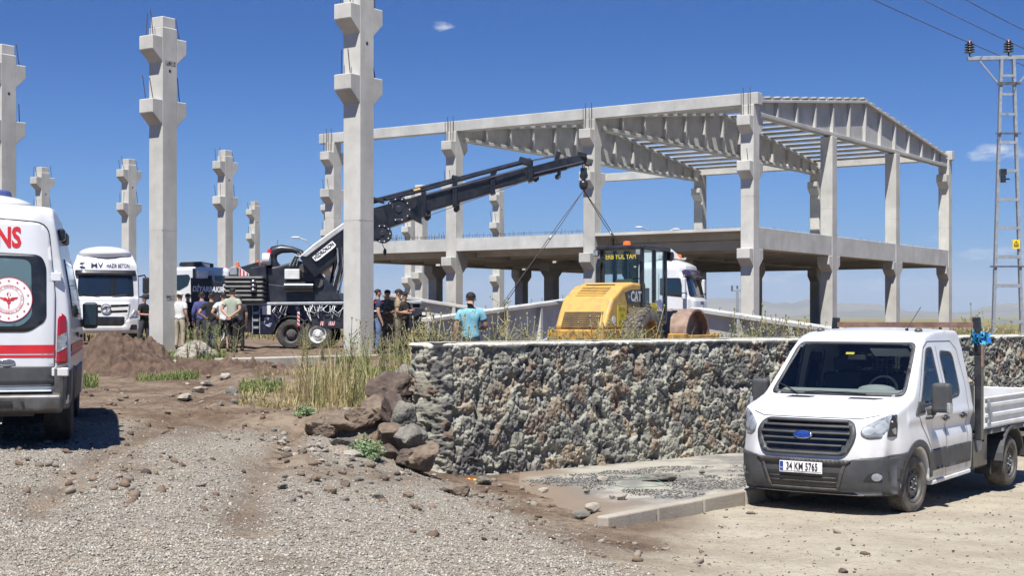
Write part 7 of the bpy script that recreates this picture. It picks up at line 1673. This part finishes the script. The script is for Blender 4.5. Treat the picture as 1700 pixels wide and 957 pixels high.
for i, (px, D_, r, lab) in enumerate([(322, 38.0, .62, 'large pale stone lying in weeds at the foot of the tall column with soot marks'), (250, 36.5, .25, 'pale flat stone in the weeds left of the tall column'), (306, 35.6, .42, 'pale flat slab of stone near the left end of the footing')]):
    g_ = G(px, D_); tag(lump('boulder', tuple(g_+Vector((0, 0, r*.16))), (r, r*.6, r*.42), M['rock_pale'], i+40, 4, .3), lab, 'boulder')
# loose stones: white ones left of the bush, rubble along the verge, bits on the sidewalk
def loose(px, py, D_, r, m_, lab, grp, sd, sub=2):
    x = (px-850)*D_/F; z = gz(x, D_); dwl = (x-WA[0])*WN[0]+(D_-WA[1])*WN[1]
    o = lump('stone', (x, D_, z+r*.3), (r, r*.8, r*.6), M[m_], sd, sub, .4, rz=sd); tag(o, lab, 'stone', grp); return o
r_ = random.Random(21)
for i in range(26):
    px = 440+150*r_.random()**.9; py = 705+(px-440)*.32+r_.uniform(0, 38) ; py = min(py, 790)
    loose(px, py, Dof(px, py), r_.uniform(.025, .065), r_.choice(['rock_pale', 'rock_pale', 'rock_grey']), 'pale loose stone in the spill left of the green bush', 'pale stones beside the rock pile', i+60)
for i in range(60):
    px = r_.uniform(455, 690); py = r_.uniform(745, 830)
    loose(px, py, Dof(px, py), r_.choice([.02, .025, .03, .04, .065]), r_.choice(['rock_grey', 'rock_brown', 'rock_dark', 'rock_grey']), 'small loose rubble stone on the brown verge below the rock pile', 'rubble stones on the verge', i+100)
for i in range(34):
    px = r_.uniform(300, 470); py = r_.uniform(598, 680)
    loose(px, py, Dof(px, py), r_.choice([.04, .05, .07, .12]), r_.choice(['rock_grey', 'rock_pale', 'rock_brown']), 'broken stone in the disturbed earth below the footing strip', 'stones in the disturbed earth', i+300)
for px, py, r, m_, lab in [(986, 846, .085, 'rock_pale', 'pale broken block lying at the left end of the kerb'), (1032, 827, .07, 'rock_pale', 'pale cube shaped stone on the sidewalk near the kerb'), (903, 817, .06, 'rock_pale', 'pale stone on the left part of the sidewalk'),
                        (1000, 797, .065, 'rock_pale', 'pale stone in the middle of the sidewalk gravel'), (1165, 786, .05, 'rock_grey', 'grey stone on the pale sidewalk close to the wall'), (760, 822, .14, 'rock_brown', 'flat orange brown stone where the verge meets the sidewalk'),
                        (975, 818, .04, 'rock_grey', 'small grey stone left of the sidewalk middle'), (1016, 826, .04, 'rock_pale', 'small pale stone beside the cube shaped one'), (965, 862, .10, 'rock_grey', 'flat grey stone fragment in front of the kerb end'), (800, 805, .12, 'rock_grey', 'grey mortar lump at the wall foot beside the yellow wrapper'),
                        (1398, 953, .05, 'rock_dark', 'dark stone on the road at the bottom edge of the picture')]:
    if py < 850 and px > 800:
        D_ = (EYE-.17)*F/(py-528); x = (px-850)*D_/F; o = lump('stone', (x, D_, .17+r*.25), (r, r*.75, r*.6), M[m_], px % 17, 3, .3); tag(o, lab, 'stone')
    else: D_ = Dof(px, py); o = loose(px, py, D_, r, m_, lab, None, px % 13, 3)
# broken mortar slab and green strapping on the sidewalk, wrapper by the wall
D_ = (EYE-.16)*F/(798-528); x = (1100-850)*D_/F; tag(lump('concrete_lump', (x, D_, .20), (.24, .12, .06), M['rock_grey'], 5, 4, .5), 'flat crust of grey mortar on the sidewalk beside the green strap', 'rubble')
mb = MB(); pts = []
for px, py in ((1008, 806), (1040, 812), (1085, 811), (1110, 808), (1090, 800), (1060, 797), (1020, 799), (1010, 792)):
    d = (EYE-.18)*F/(py-528); pts.append(Vector(((px-850)*d/F, d, .185+.02*r_.random())))
mb.tube(pts, .004, 5); tag(mb.build('plastic_strap', material('strap_green', (.06, .22, .14), .6), None), 'thin green plastic strap looped on the sidewalk gravel', 'strap')
g_ = P(775, 803, 19.2); mb = MB()
for i in range(9):
    a = rng.random(3)-.5; mb.ell(Vector((g_.x+a[0]*.26, g_.y+a[1]*.1, g_.z+.02+a[2]*.04)), (.05, .035, .012+.02*abs(a[1])), 8, 5, i % 2, (a[0]*2, a[1]*2, a[2]*3))
tag(mb.build('wrapper', [M['sticker'], material('wrapper_red', (.5, .05, .02), .4)], None, smooth=True), 'crumpled yellow and red wrapper at the foot of the wall', 'wrapper')
g_ = P(497, 728, 19.6); mb = MB()
for i in range(5): a = rng.random(3)-.5; mb.add([(g_.x+a[0]*.2, g_.y+a[1]*.1, g_.z+.02), (g_.x+a[0]*.2+.16, g_.y, g_.z+.03+a[2]*.04), (g_.x+.10, g_.y+.05, g_.z+.11+a[1]*.05), (g_.x-.08, g_.y+.03, g_.z+.08)], [(0, 1, 2, 3)])
o = mb.build('plastic_scrap', material('teal_plastic', (.03, .22, .22), .4), None); sm = o.modifiers.new('t', 'SOLIDIFY'); sm.thickness = .004; tag(o, 'torn teal plastic scrap beside the white stones left of the rock pile', 'plastic scrap')

# ================================================================== vegetation
def grass_mat(name, cols):
    m = bpy.data.materials.new(name); m.use_nodes = True; t = m.node_tree; b = t.nodes['Principled BSDF']; b.inputs['Roughness'].default_value = .8; b.inputs['Specular IOR Level'].default_value = .2
    v = N(t, 'ShaderNodeVertexColor', layer_name='tone'); t.links.new(v.outputs[0], b.inputs['Base Color']); m['n'] = 1; return m, np.array(cols)
GD = grass_mat('dry_blade', [(.36, .30, .15), (.28, .24, .11), (.42, .36, .2), (.22, .21, .09), (.30, .22, .12)]); GG = grass_mat('green_blade', [(.12, .17, .055), (.17, .2, .07), (.24, .24, .09), (.10, .14, .05)])
def blades(name, xy, hmin, hmax, wd, mats, lean=.35, label=None, zf=None, k=9, spread=.05):
    n = len(xy)*k; cx = np.repeat(xy, k, axis=0); a = rng.random(n)*6.283; rr = spread*rng.random(n); x = cx[:, 0]+np.cos(a)*rr; y = cx[:, 1]+np.sin(a)*rr
    z = np.repeat(ground(xy[:, 0], xy[:, 1]), k); hh = np.repeat(hmin+(hmax-hmin)*rng.random(len(xy))**1.8, k); h = hh*(.45+.75*rng.random(n)); a = a+rng.normal(0, .6, n); l = lean*h*(rng.random(n)**.7*1.1); wv = wd*(.5+.8*rng.random(n))
    dx, dy = np.cos(a), np.sin(a); ex, ey = -dy*wv/2, dx*wv/2; L_ = []
    for (f, g, q) in ((0, -.02, 1), (.18, .42, .85), (.55, .80, .55)): L_ += [np.stack([x-ex*q+dx*l*f, y-ey*q+dy*l*f, z+h*g if g > 0 else z-.02], 1), np.stack([x+ex*q+dx*l*f, y+ey*q+dy*l*f, z+h*g if g > 0 else z-.02], 1)]
    L_.append(np.stack([x+dx*l, y+dy*l, z+h*(1-.25*lean*rng.random(n))], 1)); V_ = np.stack(L_, 1).reshape(-1, 3); i = np.arange(n)[:, None]*7
    T = np.concatenate([i+np.array([[q]]) for q in ()] or [i+np.array([t_]) for t_ in ((0, 1, 3), (0, 3, 2), (2, 3, 5), (2, 5, 4), (4, 5, 6))])
    m, cols = mats; c = cols[np.repeat(rng.integers(0, len(cols), len(xy)), k)]*(.7+.6*rng.random((n, 1))); c = np.concatenate([c, np.ones((n, 1))], 1)
    o = np_mesh(name, V_, T, m, False, {'tone': np.repeat(c, 7, axis=0)}); tag(o, label, kind='stuff'); return o
def region(px0, px1, d0, d1, n, dens, clump=1.2, thr=0.0, seed=0):
    D_ = d0+(d1-d0)*rng.random(n); px = px0+(px1-px0)*rng.random(n); x = (px-850)*D_/F; v = fbm(x*clump, D_*clump, 4, seed+200); k = (v > thr+.12*(rng.random(n)-.5)) & (rng.random(n) < dens); return np.stack([x[k], D_[k]], 1)
def off_wall(xy):
    a = (xy[:, 0]-WA[0])*WD[0]+(xy[:, 1]-WA[1])*WD[1]; d = (xy[:, 0]-WA[0])*WN[0]+(xy[:, 1]-WA[1])*WN[1]; return xy[~((a > A0-.3) & (d < .75))]
g1 = np.concatenate([region(360, 700, 20.0, 37, 22000, .5, .9, .08, 1), region(380, 690, 18.8, 30, 24000, .5, 1.4, .05, 2)])
pg = 850+F*g1[:, 0]/g1[:, 1]; lim = 445-(37-g1[:, 1])*2.2+90*fbm(g1[:, 0]*1.3, g1[:, 1]*.7, 3, 410); low = 19.0+3.0*sstep(560, 400, pg)+3*fbm(g1[:, 0]*1.5, g1[:, 1]*0, 3, 411); g1 = g1[(pg > lim) & (g1[:, 1] > low)]
blades('dry_grass', off_wall(g1)[::3], .04, .17, .007, GD, 1.1, 'dry straw coloured grass on the bank left of the wall')
g2 = np.concatenate([region(400, 470, 23.5, 27, 3500, .7, 1.5, .0, 3), region(560, 690, 30, 38, 9000, .7, 1.0, .03, 4), region(240, 375, 35, 39, 9000, .8, 1.3, -.02, 5), region(130, 160, 24, 31, 2500, .6, 1.4, .02, 6), region(225, 330, 28.5, 31, 3500, .6, 1.3, .05, 7)])
blades('green_grass', off_wall(g2)[::3], .04, .20, .010, GG, .9, 'green grass in patches on the bank and by the column foot')
# weeds along the wall top grow on the ground behind it
D_ = 0; xw = []
for i in range(24000):
    a = rng.random()*24-1.0; d = .55+rng.random()**1.6*3.2; xw.append((WA[0]+WD[0]*a+WN[0]*d, WA[1]+WD[1]*a+WN[1]*d))
xw = np.array(xw); v = fbm(xw[:, 0]*.9, xw[:, 1]*.9, 3, 300); xw = xw[(v > .0) & (rng.random(len(xw)) < .6)]
blades('wall_weeds', xw[::3], .5, 1.12, .008, GD, .5, 'tangle of dry grass behind the top of the wall')
xw2 = xw[rng.random(len(xw)) < .35]; blades('wall_weeds_green', (xw2+rng.random(xw2.shape)*.1)[::4], .5, 1.08, .010, GG, .6, 'green stalks mixed into the dry grass behind the wall')
# far strip of dry field behind the plot
xf = np.stack([(rng.random(14000)*1900-950)*1.0, 62+rng.random(14000)*40], 1); xf[:, 0] = (rng.random(14000)*1800-900)*xf[:, 1]/F
blades('field_grass', xf[::3], .1, .45, .05, GD, .5, 'dry grass on the flat ground beyond the frame')

def weed_proto(sd, h, kind):
    r = random.Random(sd); st = MB(); lf = MB(); sdv = MB()
    n = {'umbel': 5, 'thistle': 4, 'bushy': 9}[kind]
    for i in range(n):
        a = r.random()*6.28; sp = r.uniform(.05, .22)*h; hh = h*r.uniform(.65, 1.0); top = Vector((math.cos(a)*sp, math.sin(a)*sp, hh)); mid = top*.5+Vector((r.uniform(-.04, .04), r.uniform(-.04, .04), .05*h))
        st.tube([(0, 0, -.05), mid, top], [.009, .006, .004], 5)
        for j in range(r.randint(3, 5)):
            t_ = r.uniform(.35, .95); b_ = mid.lerp(top, (t_-.5)*2) if t_ > .5 else Vector((0, 0, 0)).lerp(mid, t_*2); a2 = r.random()*6.28; e = b_+Vector((math.cos(a2)*.14*h, math.sin(a2)*.14*h, .10*h)); st.tube([b_, e], .0035, 4)
            for q in range(3): c = e+Vector((r.uniform(-.03, .03), r.uniform(-.03, .03), r.uniform(-.02, .04))); sdv.ell(c, (.007, .007, .011 if kind != 'thistle' else .016), 5, 4)
        sdv.ell(top+Vector((0, 0, .01)), (.011, .011, .02), 6, 5)
        for j in range(14 if kind == 'bushy' else 9):
            t_ = r.uniform(.03, .9); b_ = Vector((0, 0, 0)).lerp(mid, t_*2) if t_ < .5 else mid.lerp(top, t_*2-1); a2 = r.random()*6.28; ln = r.uniform(.05, .13)*(1.5-t_); d = Vector((math.cos(a2), math.sin(a2), r.uniform(-.1, .6))).normalized(); s_ = d.cross(Z3).normalized()*ln*.16
            m_ = b_+d*ln*.5; lf.add([b_, m_+s_, b_+d*ln-Vector((0, 0, .02)), m_-s_], [(0, 1, 2, 3)])
    root = empty('weed_plant'); root['category'] = 'weed'
    st.build('stem', M['grass_green'] if kind != 'umbel' else M['grass_dry'], root); a = lf.build('foliage', M['leaf'], root); b_ = sdv.build('seed_heads', M['seed'], root, smooth=True); a['kind'] = 'stuff'; b_['kind'] = 'stuff'; return root
used_p = set()
PROT = [(weed_proto(1, 1.0, 'umbel'), 'dry seed heads'), (weed_proto(2, 1.1, 'thistle'), 'thistle like heads'), (weed_proto(3, .8, 'bushy'), 'leafy stalks'), (weed_proto(5, 1.25, 'umbel'), 'tall thin dry stalks')]
def put_weed(pi, x, y, z, s, label, group):
    o, _ = PROT[pi]
    if pi in used_p:
        n = o.copy(); COL.objects.link(n)
        for c in o.children: c2 = c.copy(); COL.objects.link(c2); c2.parent = n
        o = n
    used_p.add(pi); o.location = (x, y, z); o.rotation_euler = (0, 0, r_.random()*6.28); o.scale = (s, s, s); tag(o, label, 'weed', group)
wl = [(700, 0), (712, 1), (726, 0), (742, 3), (758, 0), (815, 1), (825, 0), (848, 3), (872, 2), (884, 0), (897, 1), (910, 2), (925, 0), (958, 1), (985, 0), (1012, 2), (1024, 0), (1036, 1), (1060, 0), (1078, 3), (1092, 0), (1198, 0), (1215, 2), (1228, 1), (1240, 0), (1252, 2), (1266, 1), (1280, 0), (1296, 2), (1312, 1), (1330, 0), (1620, 1), (1610, 3), (1640, 0), (1655, 2), (1670, 0), (1690, 1)]
near = [(680, 'the wall end'), (790, 'the man in light blue'), (900, 'the truck mudguard'), (1040, 'the roller tyre'), (1240, 'the fallen girder'), (1320, 'the pickup roof'), (1640, 'the power pole')]
for i, (px, pi) in enumerate(wl):
    t_ = (px-850)/F; # a point just behind the wall along this ray
    a = min(((q, abs(((WA[0]+WD[0]*q+WN[0]*.9)/(WA[1]+WD[1]*q+WN[1]*.9))-t_)) for q in np.arange(-2.5, 23, .05)), key=lambda k_: k_[1])[0]
    x = WA[0]+WD[0]*a+WN[0]*.9; y = WA[1]+WD[1]*a+WN[1]*.9; nr = min(near, key=lambda k_: abs(k_[0]-px))[1]
    put_weed(pi, x, y, 1.0, r_.uniform(1.0, 1.5), 'weed with %s behind wall near %s' % (PROT[pi][1], nr), 'weeds behind the wall')
for px, D_, pi, s in [(590, 23.5, 1, 1.2), (598, 23.0, 3, 1.1), (583, 25, 0, .9), (640, 32, 0, 1.0), (652, 31, 3, 1.0), (664, 30, 1, 1.0), (676, 29, 0, 1.1), (634, 33, 1, .9), (688, 27, 3, 1.1), (310, 37, 1, 1.1), (330, 37.5, 0, 1.0), (345, 37, 1, 1.1), (366, 36, 1, 1.25), (386, 36.3, 3, .9), (505, 37, 1, 1.0), (512, 36.5, 3, .9), (535, 37.2, 0, .8), (548, 36.8, 3, .7), (560, 37, 0, .6), (500, 35.8, 0, .9)]:
    g_ = G(px, D_); wh = 'in the dry grass between bush and central column' if px in (590, 598, 583) else ('beside the men in camouflage' if px > 600 else ('in front of the group of men' if px < 400 else 'in front of the crane wheels'))
    put_weed(pi, g_.x, g_.y, g_.z-.03, s, 'weed with %s %s' % (PROT[pi][1], wh), 'weeds on the bank')
def bush(px, py, D_, r, label, sd=1, dn=1500):
    D_ = Dof(px, py+22); c = P(px, py, D_); c.z = gz(c.x, D_)+r*.5; root = thing('bush', label, 'bush', (c.x, c.y, c.z-r*.5)); rr = random.Random(sd); st = MB(); lf = MB()
    for i in range(40):
        v = Vector((rr.gauss(0, 1), rr.gauss(0, 1), abs(rr.gauss(0, .9))+.1)).normalized()*r*rr.uniform(.7, 1.08); v.z *= .95; st.tube([(0, 0, -.05), v*.5+Vector((0, 0, .04)), v], [.007, .005, .003], 4)
        for j in range(dn//40):
            t_ = rr.uniform(.35, 1.0); b_ = v*t_+Vector((rr.gauss(0, .03), rr.gauss(0, .03), rr.gauss(0, .03))); d = Vector((rr.gauss(0, 1), rr.gauss(0, 1), rr.gauss(.3, 1))).normalized(); ln = rr.uniform(.025, .06); s_ = d.orthogonal().normalized()*ln*.22
            lf.add([b_, b_+d*ln*.5+s_, b_+d*ln, b_+d*ln*.5-s_], [(0, 1, 2, 3)])
    st.build('stems', M['grass_green'], root); lf.build('foliage', material('bush_leaf', (.19, .26, .13), .7, col2=(.11, .16, .07), scale=6), root)
bush(606, 738, 18.2, .27, 'round grey green bush at the foot of the rock pile')
bush(507, 700-30, 23.6, .14, 'small dark green plant in the dry grass left of the rock pile', 3, 500)
bpy.data.scenes.remove(_TS)
# look-alikes that can be told apart by their order get it in the label
from collections import defaultdict
_d = defaultdict(list)
for o in COL.objects:
    if o.parent is None and o.get('label'): _d[o['label']].append(o)
OD = ['first', 'second', 'third', 'fourth', 'fifth', 'sixth', 'seventh']
for lb, os_ in _d.items():
    if 1 < len(os_) <= 7:
        os_.sort(key=lambda o: o.location.x/max(o.location.y, 1))
        for i, o in enumerate(os_): o['label'] = OD[i]+' from left, '+lb
